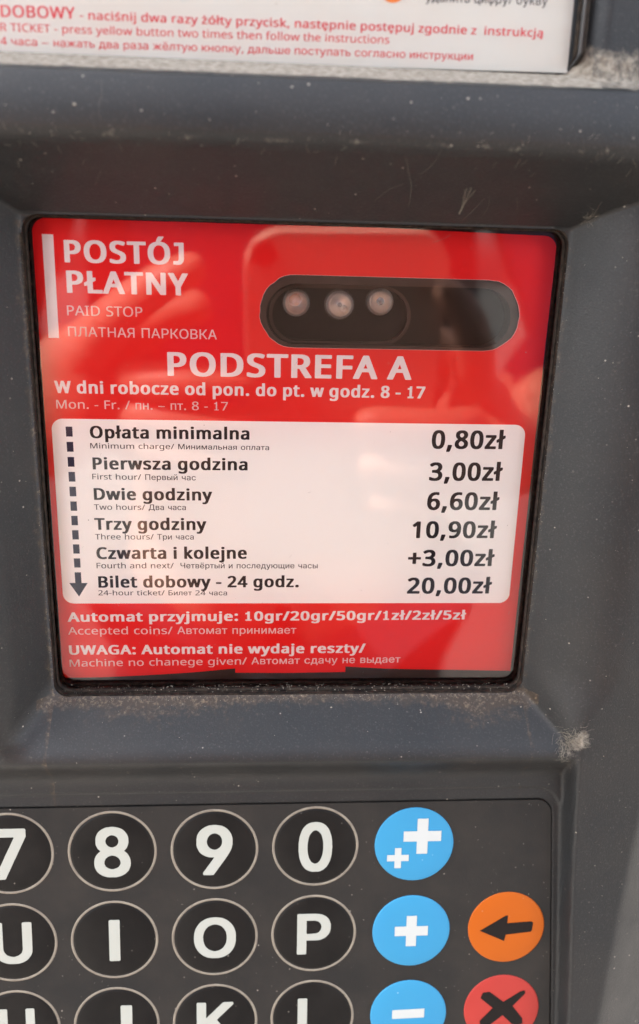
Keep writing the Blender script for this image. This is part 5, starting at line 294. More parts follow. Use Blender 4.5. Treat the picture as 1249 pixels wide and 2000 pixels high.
  'H': (326, [[27,-10,30,-10,78,-10,84,-8,86,-5,87,-2,87,120,88,122,90,123,214,123,217,122,218,120,218,-2,219,-6,222,-8,226,-10,274,-10,277,-10,280,-7,282,-4,282,-2,282,292,282,295,279,298,276,300,274,301,226,301,222,299,219,296,218,292,218,178,218,175,214,174,90,174,89,174,87,178,87,292,86,296,84,299,78,301,30,301,27,300,24,298,22,294,22,292,22,-2,24,-6]]),
  'I': (142, [[31,-10,34,-10,84,-10,88,-8,90,-6,91,-2,91,292,91,294,90,298,86,300,84,301,34,301,29,298,27,296,26,294,26,-2,28,-6]]),
  'J': (222, [[77,-10,80,-11,110,-11,126,-7,142,1,157,12,166,22,176,40,179,50,182,60,182,66,183,72,183,292,182,298,178,300,126,301,122,299,118,294,118,74,115,62,111,54,107,50,102,45,98,42,94,41,92,41,90,42,84,46,81,50,76,58,72,66,70,74,68,98,66,100,62,103,46,103,26,99,12,98,8,96,5,92,5,72,6,66,6,58,12,42,22,22,31,12,46,1,62,-7]]),
  'K': (297, [[27,-10,30,-10,78,-10,82,-9,86,-6,87,-2,87,90,89,92,106,109,110,114,113,118,114,118,118,116,206,-4,209,-8,212,-10,214,-10,270,-10,274,-9,276,-6,278,-2,278,2,276,6,274,10,166,156,162,164,163,166,172,175,177,182,203,208,208,214,235,242,241,248,270,278,275,284,277,288,276,294,274,299,268,301,210,301,204,299,190,286,185,278,165,258,160,253,138,230,134,225,111,202,106,197,90,179,88,179,87,182,87,292,86,298,82,300,78,301,30,301,26,300,24,298,22,292,22,-2,24,-6]]),
  'L': (254, [[27,-10,30,-10,218,-10,220,-10,223,-8,225,-6,226,-2,226,34,224,39,220,42,90,42,89,42,87,44,87,292,87,294,86,298,82,300,80,301,30,301,25,298,23,296,22,294,22,-2,24,-6]]),
  'O': (336, [[130,-12,134,-13,182,-13,190,-11,204,-8,212,-6,222,-2,242,9,254,18,266,30,279,48,291,70,295,82,300,102,303,122,303,170,302,174,302,180,301,188,296,206,291,220,284,234,274,250,267,258,251,274,238,284,226,290,210,298,200,300,184,303,174,303,170,305,146,305,138,303,130,303,114,300,106,298,84,288,70,279,62,274,46,258,41,250,33,238,22,218,20,210,14,190,11,174,11,164,10,158,10,134,11,126,11,118,14,102,17,90,22,74,33,52,42,40,49,30,62,18,78,6,94,-2,102,-6,116,-10],[146,41,130,46,118,52,107,60,99,68,94,74,86,88,80,106,75,126,75,134,74,142,74,150,75,154,75,164,77,174,80,186,84,198,89,208,98,222,110,234,126,243,140,248,158,251,174,248,190,243,206,233,214,223,220,216,228,202,234,190,236,178,239,162,239,130,235,106,230,92,224,82,219,74,214,66,208,61,200,54,194,50,186,46,174,42,166,41,158,40]]),
  'P': (284, [[27,-10,30,-10,78,-10,82,-9,86,-6,87,-2,87,94,89,96,90,97,154,97,160,98,170,98,188,102,204,109,219,118,234,134,240,142,247,156,251,168,254,184,254,214,252,224,247,242,239,258,234,265,221,278,206,287,192,294,182,296,168,299,158,299,154,301,30,301,26,300,24,298,22,292,22,-2,24,-6],[90,147,88,149,87,150,87,246,88,247,90,249,144,249,162,244,166,242,173,238,179,230,184,223,187,216,190,200,189,190,187,182,184,174,178,166,172,159,164,154,158,152,146,149,134,149,126,147]]),
  'U': (326, [[130,-14,134,-14,172,-14,178,-13,184,-13,198,-10,220,-2,238,9,246,14,254,23,258,28,268,42,274,52,278,62,281,74,282,82,282,94,283,98,283,292,282,298,278,300,274,301,226,301,222,299,218,295,218,292,218,98,216,88,212,76,210,70,202,61,198,57,188,49,180,45,168,41,158,39,146,39,132,42,126,45,114,50,107,56,100,64,93,74,89,86,87,92,87,100,86,106,86,292,85,296,82,299,78,301,30,301,26,299,22,295,22,292,22,86,23,82,23,76,28,60,37,40,44,30,52,21,68,8,88,-3,98,-7,120,-13]]),
  'Y': (300, [[111,-10,114,-10,162,-10,168,-8,170,-6,171,-2,172,114,177,124,278,280,280,286,281,292,279,298,276,300,272,301,220,301,218,300,214,298,210,294,153,204,142,184,140,182,138,182,137,184,127,202,86,266,67,296,64,298,62,300,58,301,6,301,0,299,-2,296,-3,294,-3,288,1,278,106,116,106,114,106,-2,108,-6]]),
 },
}
CARD_LINES = [  # style, words, x and z of the baseline start, length, cap height, slope (mm)
 ('VB', 'POSTÓJ', -38.74, -2.28, 23.12, 4.01, 0.10),
 ('VB', 'PŁATNY', -38.62, -8.05, 23.69, 4.09, 0.01),
 ('VR', 'PAID STOP', -38.86, -12.51, 14.80, 1.95, -0.01),
 ('VR', 'ПЛАТНАЯ ПАРКОВКА', -38.90, -16.60, 29.57, 1.90, -0.04),
 ('VB', 'PODSTREFA A', -19.39, -24.02, 50.28, 4.61, 0.00),
 ('VB', 'W dni robocze od pon. do pt. w godz. 8 - 17', -42.28, -27.99, 76.26, 2.41, 0.05),
 ('VR', 'Mon. - Fr. / пн. – пт. 8 - 17', -42.14, -31.21, 34.97, 1.78, 0.07),
 ('VB', 'Opłata minimalna', -35.67, -37.28, 32.96, 2.48, 0.08),
 ('VR', 'Minimum charge/ Минимальная оплата', -35.75, -39.51, 37.18, 1.14, 0.04),
 ('VB', 'Pierwsza godzina', -35.45, -43.95, 32.36, 2.48, 0.10),
 ('VR', 'First hour/ Первый час', -35.67, -46.18, 21.63, 1.22, -0.03),
 ('VB', 'Dwie godziny', -35.54, -50.61, 24.90, 2.49, 0.02),
 ('VR', 'Two hours/ Два часа', -35.65, -52.87, 19.39, 1.22, 0.06),
 ('VB', 'Trzy godziny', -35.76, -57.29, 23.81, 2.54, 0.05),
 ('VR', 'Three hours/ Три часа', -35.76, -59.54, 21.06, 1.24, 0.07),
 ('VB', 'Czwarta i kolejne', -35.66, -63.95, 32.42, 2.59, 0.14),
 ('VR', 'Fourth and next/  Четвёртый и последующие часы', -35.77, -66.17, 48.15, 1.27, 0.09),
 ('VB', 'Bilet dobowy - 24 godz.', -35.60, -70.63, 43.89, 2.58, 0.13),
 ('VR', '24-hour ticket/ Билет 24 часа', -35.74, -72.49, 28.14, 1.17, -0.02),
 ('PB', '0,80zł', 36.05, -38.64, 15.96, 3.80, 0.09),
 ('PB', '3,00zł', 35.98, -45.71, 16.04, 3.84, 0.10),
 ('PB', '6,60zł', 35.93, -52.31, 15.95, 3.80, 0.07),
 ('PB', '10,90zł', 33.05, -58.83, 18.83, 3.69, 0.08),
 ('PB', '+3,00zł', 32.44, -65.46, 19.52, 3.65, 0.09),
 ('PB', '20,00zł', 32.64, -72.03, 19.29, 3.65, 0.04),
 ('VB', 'Automat przyjmuje: 10gr/20gr/50gr/1zł/2zł/5zł', -42.70, -78.75, 89.28, 2.14, 0.34),
 ('VR', 'Accepted coins/ Автомат принимает', -42.77, -81.88, 50.69, 1.80, 0.05),
 ('VB', 'UWAGA: Automat nie wydaje reszty/', -42.84, -86.77, 66.71, 2.20, 0.13),
 ('VR', 'Machine no chanege given/ Автомат сдачу не выдает', -42.90, -89.79, 74.97, 1.75, 0.57),
]
SHEET_LINES = [  # style, words, x and z of the baseline start, length, cap height, slope (mm)
 ('CB', 'BILET', -53.63, 36.37, 9.04, 1.71, 0.15),
 ('CR', '24-HOU', -51.38, 34.29, 7.43, 1.21, 0.07),
 ('CR', '2', -45.11, 32.29, 1.00, 1.26, 0.01),
 ('CB', 'DOBOWY', -43.44, 36.48, 12.04, 1.72, 0.19),
 ('CB', '- naciśnij dwa razy żółty przycisk, następnie postępuj zgodnie z  instrukcją', -30.65, 36.63, 78.37, 1.28, 0.46),
 ('CR', 'R TICKET - press yellow button two times then follow the instructions', -43.70, 34.37, 64.89, 1.21, 0.65),
 ('CR', '4 часа – нажать два раза жёлтую кнопку, дальше поступать согласно инструкции', -43.86, 32.31, 79.66, 1.22, 0.75),
 ('CR', 'удалить цифру/ букву', 27.04, 41.67, 20.97, 1.44, 0.26),
]
# ------------------------------------------------------------------ materials
def mat(name, col, rough=0.5, metal=0.0, spec=0.5, nscale=None, namt=0.0, col2=None, bump=0.0, bscale=2000.0,
        specks=0.0, speck_col=(0.35, 0.31, 0.26), coat=0.0, speck_scale=420.0, rvar=0.0):
    m = bpy.data.materials.new(name); m.use_nodes = True
    t = m.node_tree; b = t.nodes['Principled BSDF']
    b.inputs['Roughness'].default_value = rough; b.inputs['Metallic'].default_value = metal
    b.inputs['Specular IOR Level'].default_value = spec; b.inputs['Coat Weight'].default_value = coat
    tc = t.nodes.new('ShaderNodeTexCoord'); out = None
    rgb = t.nodes.new('ShaderNodeRGB'); rgb.outputs[0].default_value = (*col, 1); out = rgb.outputs[0]
    def mix(a, fac, c2):
        x = t.nodes.new('ShaderNodeMix'); x.data_type = 'RGBA'
        t.links.new(fac, x.inputs[0]); t.links.new(a, x.inputs[6])
        if isinstance(c2, tuple): x.inputs[7].default_value = (*c2, 1)
        else: t.links.new(c2, x.inputs[7])
        return x.outputs[2]
    def noise(s, det=4, r=.6):
        n = t.nodes.new('ShaderNodeTexNoise'); n.inputs['Scale'].default_value = s
        n.inputs['Detail'].default_value = det; n.inputs['Roughness'].default_value = r
        t.links.new(tc.outputs['Object'], n.inputs['Vector']); return n.outputs['Fac']
    def ramp(v, a, b_, lo=0., hi=1.):
        x = t.nodes.new('ShaderNodeMapRange'); x.inputs[1].default_value = a; x.inputs[2].default_value = b_
        x.inputs[3].default_value = lo; x.inputs[4].default_value = hi; t.links.new(v, x.inputs[0]); return x.outputs[0]
    if nscale:
        out = mix(out, ramp(noise(nscale), .35, .68, 0, namt), col2 or tuple(c * 1.6 + .01 for c in col))
    if specks:
        v = t.nodes.new('ShaderNodeTexVoronoi'); v.inputs['Scale'].default_value = speck_scale
        t.links.new(tc.outputs['Object'], v.inputs['Vector'])
        near = ramp(v.outputs['Distance'], .10, .04)
        keep = t.nodes.new('ShaderNodeSeparateColor'); t.links.new(v.outputs['Color'], keep.inputs[0])
        k = ramp(keep.outputs[0], .62, .9, 0, specks)
        mu = t.nodes.new('ShaderNodeMath'); mu.operation = 'MULTIPLY'; t.links.new(near, mu.inputs[0]); t.links.new(k, mu.inputs[1])
        out = mix(out, mu.outputs[0], speck_col)
    t.links.new(out, b.inputs['Base Color'])
    if rvar:
        t.links.new(ramp(noise(90, 5), .3, .7, rough - rvar, rough + rvar), b.inputs['Roughness'])
    if bump:
        bp = t.nodes.new('ShaderNodeBump'); bp.inputs['Strength'].default_value = 1.0; bp.inputs['Distance'].default_value = bump
        t.links.new(noise(bscale, 3), bp.inputs['Height']); t.links.new(bp.outputs[0], b.inputs['Normal'])
    m['mix'] = 0
    return m, t, b, tc, mix, noise, ramp, out

def M(*a, **k): return mat(*a, **k)[0]

def plastic_with_dust():
    m, t, b, tc, mix, noise, ramp, out = mat('dusty_grey_plastic', (0.0095, 0.0104, 0.011), .42, spec=.30, nscale=38, namt=.8,
        col2=(0.0165, 0.0155, 0.0145), bump=0.00007, bscale=2600, specks=.75, rvar=.07)
    fine = noise(2300, 3); out = mix(out, ramp(fine, .55, .78, 0, .40), (0.062, 0.061, 0.057))
    at = t.nodes.new('ShaderNodeAttribute'); at.attribute_name = 'dust'
    n1 = noise(520, 6, .75)
    add = t.nodes.new('ShaderNodeMath'); add.operation = 'ADD'; t.links.new(at.outputs['Fac'], add.inputs[0])
    t.links.new(ramp(n1, .3, .7, -.42, .42), add.inputs[1])
    d = ramp(add.outputs[0], .35, .95)
    dcol = mix(mix(out, ramp(n1, 0, 1, 1, 1), (0.12, 0.10, 0.078)), ramp(noise(900, 3), .35, .65), (0.24, 0.215, 0.175))
    gr = t.nodes.new('ShaderNodeAttribute'); gr.attribute_name = 'grime'
    ad2 = t.nodes.new('ShaderNodeMath'); ad2.operation = 'ADD'; t.links.new(gr.outputs['Fac'], ad2.inputs[0])
    t.links.new(ramp(noise(420, 5, .7), .3, .7, -.4, .4), ad2.inputs[1])
    g2 = ramp(ad2.outputs[0], .35, .95)
    gcol = mix(mix(out, ramp(n1, 0, 1, 1, 1), (0.030, 0.021, 0.014)), ramp(noise(1300, 3), .5, .7), (0.11, 0.08, 0.052))
    out = mix(out, g2, gcol)
    out2 = mix(out, d, dcol)
    t.links.new(out2, b.inputs['Base Color'])
    x = t.nodes.new('ShaderNodeMix'); x.data_type = 'FLOAT'; t.links.new(d, x.inputs[0])
    t.links.new(ramp(noise(90, 5), .3, .7, .38, .50), x.inputs[2]); x.inputs[3].default_value = .95
    t.links.new(x.outputs[0], b.inputs['Roughness'])
    return m
MP = plastic_with_dust()
MCAB = M('cabinet_paint', (0.05, 0.05, 0.05), .5, nscale=20, namt=.5)
MRED = M('red_card_print', (0.76, 0.012, 0.010), .45, spec=.1, nscale=30, namt=.35, col2=(0.71, 0.009, 0.013), specks=.25, speck_scale=260)
MWHITE = M('white_card_print', (0.92, 0.905, 0.86), .5, spec=.1, nscale=60, namt=.3, col2=(0.91, 0.885, 0.83))
MTXTW = M('white_lettering', (0.80, 0.77, 0.75), .5, spec=.1)
MTXTR = M('pale_lettering', (0.78, 0.55, 0.53), .5, spec=.1)
MTXTD = M('black_lettering', (0.012, 0.010, 0.012), .5, spec=.1)
MNAVY = M('navy_print', (0.013, 0.015, 0.045), .5, spec=.1)
MPAPER = M('yellowed_paper', (0.58, 0.575, 0.52), .6, nscale=70, namt=.5, col2=(0.57, 0.53, 0.455), specks=.5, speck_col=(0.3, .24, .16))
MTXR = M('red_ink', (0.60, 0.03, 0.045), .5)
MTXK = M('black_ink', (0.03, 0.028, 0.03), .5)
MORS = M('orange_ink', (0.75, 0.20, 0.02), .5)
MRUB = M('black_rubber', (0.012, 0.010, 0.009), .8, spec=.08, nscale=700, namt=.85, col2=(0.045, 0.034, 0.025), bump=.0004, bscale=1800)
MGASK = M('clean_rubber', (0.03, 0.031, 0.032), .38, nscale=400, namt=.4)
MPLATE = M('brown_plate', (0.040, 0.024, 0.018), .55, spec=.06, nscale=120, namt=.5)
MCAV = M('dark_cavity', (0.005, 0.003, 0.0025), .5, spec=.04, nscale=60, namt=.4)
MPAD = M('keypad_film', (0.0165, 0.0158, 0.0148), .5, spec=.12, nscale=70, namt=.7, col2=(0.028, 0.0245, 0.021), bump=.00003, bscale=2500, specks=.7, rvar=.06)
MKEYB = M('black_key', (0.0065, 0.006, 0.0055), .45, spec=.10, nscale=80, namt=.6, col2=(0.014, 0.0125, 0.011), bump=.00003, bscale=2500, specks=.4, rvar=.05)
MRING = M('beige_ring', (0.20, 0.175, 0.135), .6, spec=.2, nscale=300, namt=.7, col2=(0.12, 0.10, 0.08))
MLEG = M('ivory_legend', (0.31, 0.32, 0.285), .55, spec=.2, nscale=400, namt=.4, col2=(0.31, 0.31, 0.26))
MBLUE = M('blue_key', (0.028, 0.195, 0.345), .5, spec=.2, nscale=90, namt=.4, col2=(0.028, 0.18, 0.34), specks=.4, speck_col=(.7, .75, .8))
MBLUE2 = M('pale_legend', (0.37, 0.39, 0.375), .5)
MORG = M('orange_key', (0.34, 0.072, 0.0025), .5, spec=.2, nscale=90, namt=.4, col2=(0.31, 0.062, 0.0025), specks=.3)
MREDK = M('red_key', (0.31, 0.030, 0.023), .5, spec=.2, nscale=90, namt=.5, col2=(0.26, 0.025, 0.019), specks=.5, speck_col=(.8, .7, .6))
MDK = M('dark_legend', (0.011, 0.009, 0.008), .6, spec=.08)
MLINT = M('lint', (0.145, 0.128, 0.10), .9)
MSPK = M('pale_dust', (0.20, 0.18, 0.145), .9)
MSKIN = M('skin', (0.36, 0.175, 0.115), .5, nscale=60, namt=.4)
MCASE = M('rose_beige_case', (0.50, 0.32, 0.24), .55)
MJACK = M('navy_jacket', (0.007, 0.007, 0.018), .9, spec=.1, nscale=60, namt=.5)
MTROU = M('dark_trousers', (0.02, 0.02, 0.03), .85)
MHAIR = M('brown_hair', (0.05, 0.03, 0.02), .6)
MSHOE = M('dark_shoe', (0.03, 0.025, 0.02), .5)
MSCR = M('phone_screen', (0.01, 0.01, 0.012), .1)
MGR = M('pale_paving', (0.115, 0.105, 0.095), .9, nscale=2.2, namt=.6, col2=(0.085, 0.079, 0.072), bump=.004, bscale=60)
MDIE = M('orange_die', (0.75, 0.22, 0.03), .4)
MCUP = M('led_cup', (0.75, 0.66, 0.55), .28, metal=1.0)

def glass(name, strength, rough, tint=(1, 1, 1)):
    """thin clear sheet: what is behind it shows, the air side reflects by Fresnel's law (two faces)"""
    m = bpy.data.materials.new(name); m.use_nodes = True; t = m.node_tree
    for n in list(t.nodes):
        if n.type != 'OUTPUT_MATERIAL': t.nodes.remove(n)
    o = [n for n in t.nodes][0]
    tr = t.nodes.new('ShaderNodeBsdfTransparent'); tr.inputs[0].default_value = (*tint, 1)
    gl = t.nodes.new('ShaderNodeBsdfGlossy'); gl.inputs['Roughness'].default_value = rough
    fr = t.nodes.new('ShaderNodeFresnel'); fr.inputs[0].default_value = 1.49
    mu = t.nodes.new('ShaderNodeMath'); mu.operation = 'MULTIPLY'; mu.use_clamp = True
    mu.inputs[1].default_value = strength; t.links.new(fr.outputs[0], mu.inputs[0])
    mx = t.nodes.new('ShaderNodeMixShader'); t.links.new(mu.outputs[0], mx.inputs[0])
    t.links.new(tr.outputs[0], mx.inputs[1]); t.links.new(gl.outputs[0], mx.inputs[2]); t.links.new(mx.outputs[0], o.inputs[0])
    return m
MGLASS = glass('window_acrylic', 1.15, 0.04)
MGLASS2 = glass('upper_acrylic', 0.7, 0.12)
MLENS = bpy.data.materials.new('led_lens'); MLENS.use_nodes = True
_b = MLENS.node_tree.nodes['Principled BSDF']; _b.inputs['Transmission Weight'].default_value = .8; _b.inputs['Roughness'].default_value = .16
_b.inputs['IOR'].default_value = 1.45; _b.inputs['Base Color'].default_value = (1, .93, .86, 1)

# ------------------------------------------------------------------ helpers (all shapes in millimetres, machine frame:
# x to the right, H = how far out of the card's plane towards the viewer, z up)
MM = 0.001
def W3(x, h, z): return (x * MM, -h * MM, z * MM)
def link(name, verts, faces, m, parent=None, smooth=False):
    me = bpy.data.meshes.new(name); me.from_pydata(verts, [], faces); me.update()
    me.materials.append(m)
    if smooth: me.polygons.foreach_set('use_smooth', [True] * len(me.polygons))
    o = bpy.data.objects.new(name, me); C.objects.link(o)
    if parent: o.parent = parent
    return o
def thing(name, label, cat, group=None, loc=(0, 0, 0)):
    o = bpy.data.objects.new(name, None); C.objects.link(o); o.empty_display_size = .01; o.location = loc
    o['label'] = label; o['category'] = cat
    if group: o['group'] = group
    return o
class MB:
    def __init__(s): s.v = []; s.f = []
    def add(s, v, f):
        n = len(s.v); s.v += [tuple(p) for p in v]; s.f += [tuple(i + n for i in q) for q in f]; return s
    def box(s, x0, x1, y0, y1, z0, z1):
        v = [(x, y, z) for z in (z0, z1) for y in (y0, y1) for x in (x0, x1)]
        return s.add(v, [(0, 2, 3, 1), (4, 5, 7, 6), (0, 1, 5, 4), (2, 6, 7, 3), (0, 4, 6, 2), (1, 3, 7, 5)])
    def build(s, name, m, parent=None, smooth=False): return link(name, s.v, s.f, m, parent, smooth)
def area(p): return .5 * sum(p[i - 1][0] * p[i][1] - p[i][0] * p[i - 1][1] for i in range(len(p)))
def inside(pt, poly):
    x, y = pt; c = False; j = len(poly) - 1
    for i in range(len(poly)):
        if (poly[i][1] > y) != (poly[j][1] > y) and x < (poly[j][0] - poly[i][0]) * (y - poly[i][1]) / (poly[j][1] - poly[i][1]) + poly[i][0]: c = not c
        j = i
    return c
def slab(mb, outer, holes, h0, h1, place):
    """a flat plate with holes; place(u, v, h) -> world point; h1 is the seen face, h0 the back"""
    loops = [outer] + holes
    tris = tessellate_polygon([[Vector((p[0], p[1], 0)) for p in l] for l in loops])
    flat = [p for l in loops for p in l]
    base = len(mb.v); n = len(flat)
    mb.v += [place(p[0], p[1], h1) for p in flat]
    for t in tris:
        a, b, c = (flat[i] for i in t)
        s = (b[0] - a[0]) * (c[1] - a[1]) - (b[1] - a[1]) * (c[0] - a[0])
        if abs(s) < 1e-9: continue
        mb.f.append(tuple(base + i for i in (t if s > 0 else t[::-1])))
    if h0 is not None:
        mb.v += [place(p[0], p[1], h0) for p in flat]
        k = 0
        for l in loops:
            m = len(l)
            for i in range(m):
                a, b = base + k + i, base + k + (i + 1) % m
                mb.f.append((a, a + n, b + n, b) if area(l) > 0 else (a, b, b + n, a + n))
            k += m
def flat_place(u, v, h): return W3(u, h, v)
def rrect(x0, x1, z0, z1, r, n=8):
    p = []
    for cx, cz, a in ((x1 - r, z1 - r, 0), (x0 + r, z1 - r, 90), (x0 + r, z0 + r, 180), (x1 - r, z0 + r, 270)):
        for i in range(n + 1):
            t = R(a + 90 * i / n); p.append((cx + r * math.cos(t), cz + r * math.sin(t)))
    return p
def stadium(x0, x1, zc, r, n=18, jit=0, sd=1):
    q = random.Random(sd); p = []
    for cx, a in ((x1 - r, -90), (x0 + r, 90)):
        for i in range(n + 1):
            t = R(a + 180 * i / n); rr = r + q.uniform(-jit, jit)
            p.append((cx + rr * math.cos(t), zc + rr * math.sin(t)))
    return p
def ring_sweep(mb, x0, x1, z0, z1, r, profile, n=8, fade=None):
    """profile: closed list of (offset outwards, H)"""
    fz = (lambda h, z: h) if fade is None else (lambda h, z: fade + (h - fade) * float(sstep(z, z0 + .1, z0 + 3.2)))
    rings = [[W3(p[0], fz(h, p[1]), p[1]) for p in rrect(x0 - o, x1 + o, z0 - o, z1 + o, max(r + o, .05), n)] for o, h in profile]
    m = len(rings[0]); b = len(mb.v)
    for q in rings: mb.v += q
    for i in range(len(rings)):
        j = (i + 1) % len(rings)
        for k in range(m):
            l = (k + 1) % m
            mb.f.append((b + i * m + k, b + i * m + l, b + j * m + l, b + j * m + k))

# ------------------------------------------------------------------ lettering
_gc = {}
def glyph(style, ch):
    k = (style, ch)
    if k in _gc: return _gc[k]
    adv, raw = GLYPHS[style][ch]
    loops = [list(zip([a / 400 for a in c[0::2]], [a / 400 for a in c[1::2]])) for c in raw]
    outs = [l for l in loops if area(l) > 0]; hol = [l for l in loops if area(l) <= 0]
    if len(outs) == 0 and hol: outs, hol = [l[::-1] for l in hol], []
    g = [(o, [h for h in hol if inside(h[0], o)]) for o in outs]
    _gc[k] = (adv / 400, g); return _gc[k]
def text_shape(style, words):
    x = 0; out = []
    for ch in words:
        adv, g = glyph(style, ch)
        for o, hs in g: out.append(([(p[0] + x, p[1]) for p in o], [[(p[0] + x, p[1]) for p in h] for h in hs]))
        x += adv
    xs = [p[0] for o, _ in out for p in o]
    return out, min(xs), max(xs)
def text_line(style, words, x0, z0, length, cap, slope, h, m, parent, name='printed_words'):
    sh, a, b = text_shape(style, words)
    sx = length / (b - a); em = cap / .73; mb = MB()
    def pl(u, v, hh):
        xx = (u - a) * sx
        return W3(x0 + xx, hh, z0 + v * em + slope * xx / length)
    for o, hs in sh: slab(mb, o, hs, None, h, pl)
    return mb.build(name, m, parent)

# ------------------------------------------------------------------ the front moulding as a surface H(x, z)
T7 = math.tan(R(7))
def sstep(x, a, b):
    t = np.clip((x - a) / (b - a), 0, 1); return t * t * (3 - 2 * t)
def smin(a, b, k):
    h = np.clip(.5 + .5 * (b - a) / k, 0, 1); return b * (1 - h) + a * h - k * h * (1 - h)
def smax(a, b, k): return -smin(-a, -b, k)
def sdr(x, z, x0, x1, z0, z1, r):
    qx = np.abs(x - (x0 + x1) / 2) - (x1 - x0) / 2 + r; qz = np.abs(z - (z0 + z1) / 2) - (z1 - z0) / 2 + r
    return np.hypot(np.maximum(qx, 0), np.maximum(qz, 0)) + np.minimum(np.maximum(qx, qz), 0) - r
def Kp(z): return 11.77 + T7 * (-115.07 - z)
RIM = (-45.0, 59.2, -93.8, 6.2, 3.2)
SHW = (-200.0, 53.9, 31.3, 200.0, 3.0)
def xm(z): return 67.1 + (-123 - z) * .0642
def H(x, z):
    x = np.asarray(x, float); z = np.asarray(z, float)
    dl, dr_, db, dt = RIM[0] - x, x - RIM[1], RIM[2] - z, z - RIM[3]
    left = 1.30 * dl; fl = smax(left, 1.16 * db, 7.0)
    fb = smax(fl, smax(1.15 * dr_, 1.16 * db, 2.0), 1.0)
    fun = 6.0 + np.maximum(smax(fb, 0 * x, .8), 0)
    K = Kp(z)
    pil = smax(17.0 + 0 * x, K + 5.0, 3.0)
    ridge = 17.0 - .80 * (-104.0 - z)
    ridge = np.where(z > -104.0, 17.0, ridge)
    low = smax(K, smin(ridge + .25, 17.0 + 0 * x, 1.8), 2.5)
    xr = 68.9 + np.maximum(-110 - z, 0) * .045
    right = sstep(x, xr - .1, xr + 1.5)
    low = low + (pil - low) * right
    face = np.where(z > -100, 17.0, low)
    xo = 84.6 - (-118 - z) * .104
    xo = np.where(z > -104, 86.1, xo)
    face = face - np.where(x > xo, .55 * (np.sqrt((x - xo) ** 2 + 1.5) - 1.225), 0)
    body = smin(fun, face, 2.4 + 1.4 * sstep(z, -98, -85) + 7.0 * sstep(x, 30, 60) * sstep(z, -99, -84))
    # bar over the opening, its dusty ledge, and the frame of the upper window
    under = 6.0 + 1.72 * smax(dt, 0 * x - 6, .6)
    bar = 26.4 - .040 * (z - 21.0) ** 2 - .00012 * x * x
    ledge = 24.0 - 2.55 * (z - 27.75)
    top = smin(smin(under, bar, 2.2), ledge, 1.3)
    top = smax(top, np.where(z > 22, 14.7 + 3.6 * sstep(x, 51.5, 58.5), 0), 1.2)
    out = smax(body - np.where(z > 24, 40 * sstep(z, 20, 28), 0), top, .9)
    # shallow tray round the keypad
    tray = sdr(x, z, -260, xm(z) + 2.2, -300, -115.07, 6.0)
    out = out - .55 * sstep(-tray, -.35, .45) * (z < -100)
    gap = sdr(x, z, -260, xm(z) + .35, -300, -118.15, 3.8)
    out = out - 1.3 * sstep(-gap, 0, .45)
    return out
def dustmap(x, z):
    d = .03 * np.ones_like(x)
    d += 1.15 * sstep(z, 27.3, 28.6) * (1 - sstep(z, 32.5, 37)) * (z > 25) * (1 - .35 * (x > 56))
    d += .42 * np.exp(-((z - 18.0) / .7) ** 2) * (.5 + .5 * np.sin(x * .7) * np.sin(x * .23 + 1))
    a = (x - 69.5); b = (z + 100.0)
    d += .95 * np.exp(-((a + b * .1) / 2.2) ** 2 - ((b - a * .6) / 2.6) ** 2)
    d += .22 * np.exp(-((x - 68.5) / 1.2) ** 2) * (z < -103) * (z > -120)
    return d
def grimemap(x, z):
    d = 0 * x; db = RIM[2] - z
    d += .95 * np.exp(-(np.maximum(db, 0) / 1.5) ** 2) * (db > -1) * (x > -48) * (x < 62)
    d += .75 * np.exp(-(((x - 50) / 10) ** 2 + ((z + 95.8) / 3.2) ** 2)) + .6 * np.exp(-(((x + 25) / 18) ** 2 + ((z + 96) / 2.8) ** 2))
    d += .5 * np.exp(-(np.maximum(x - RIM[1], 0) / .9) ** 2) * (x > 59) * (z < 7)
    d += .75 * np.exp(-(np.maximum(RIM[0] - x, 0) / 1.1) ** 2) * (x < -45) * (z < 5)
    return d

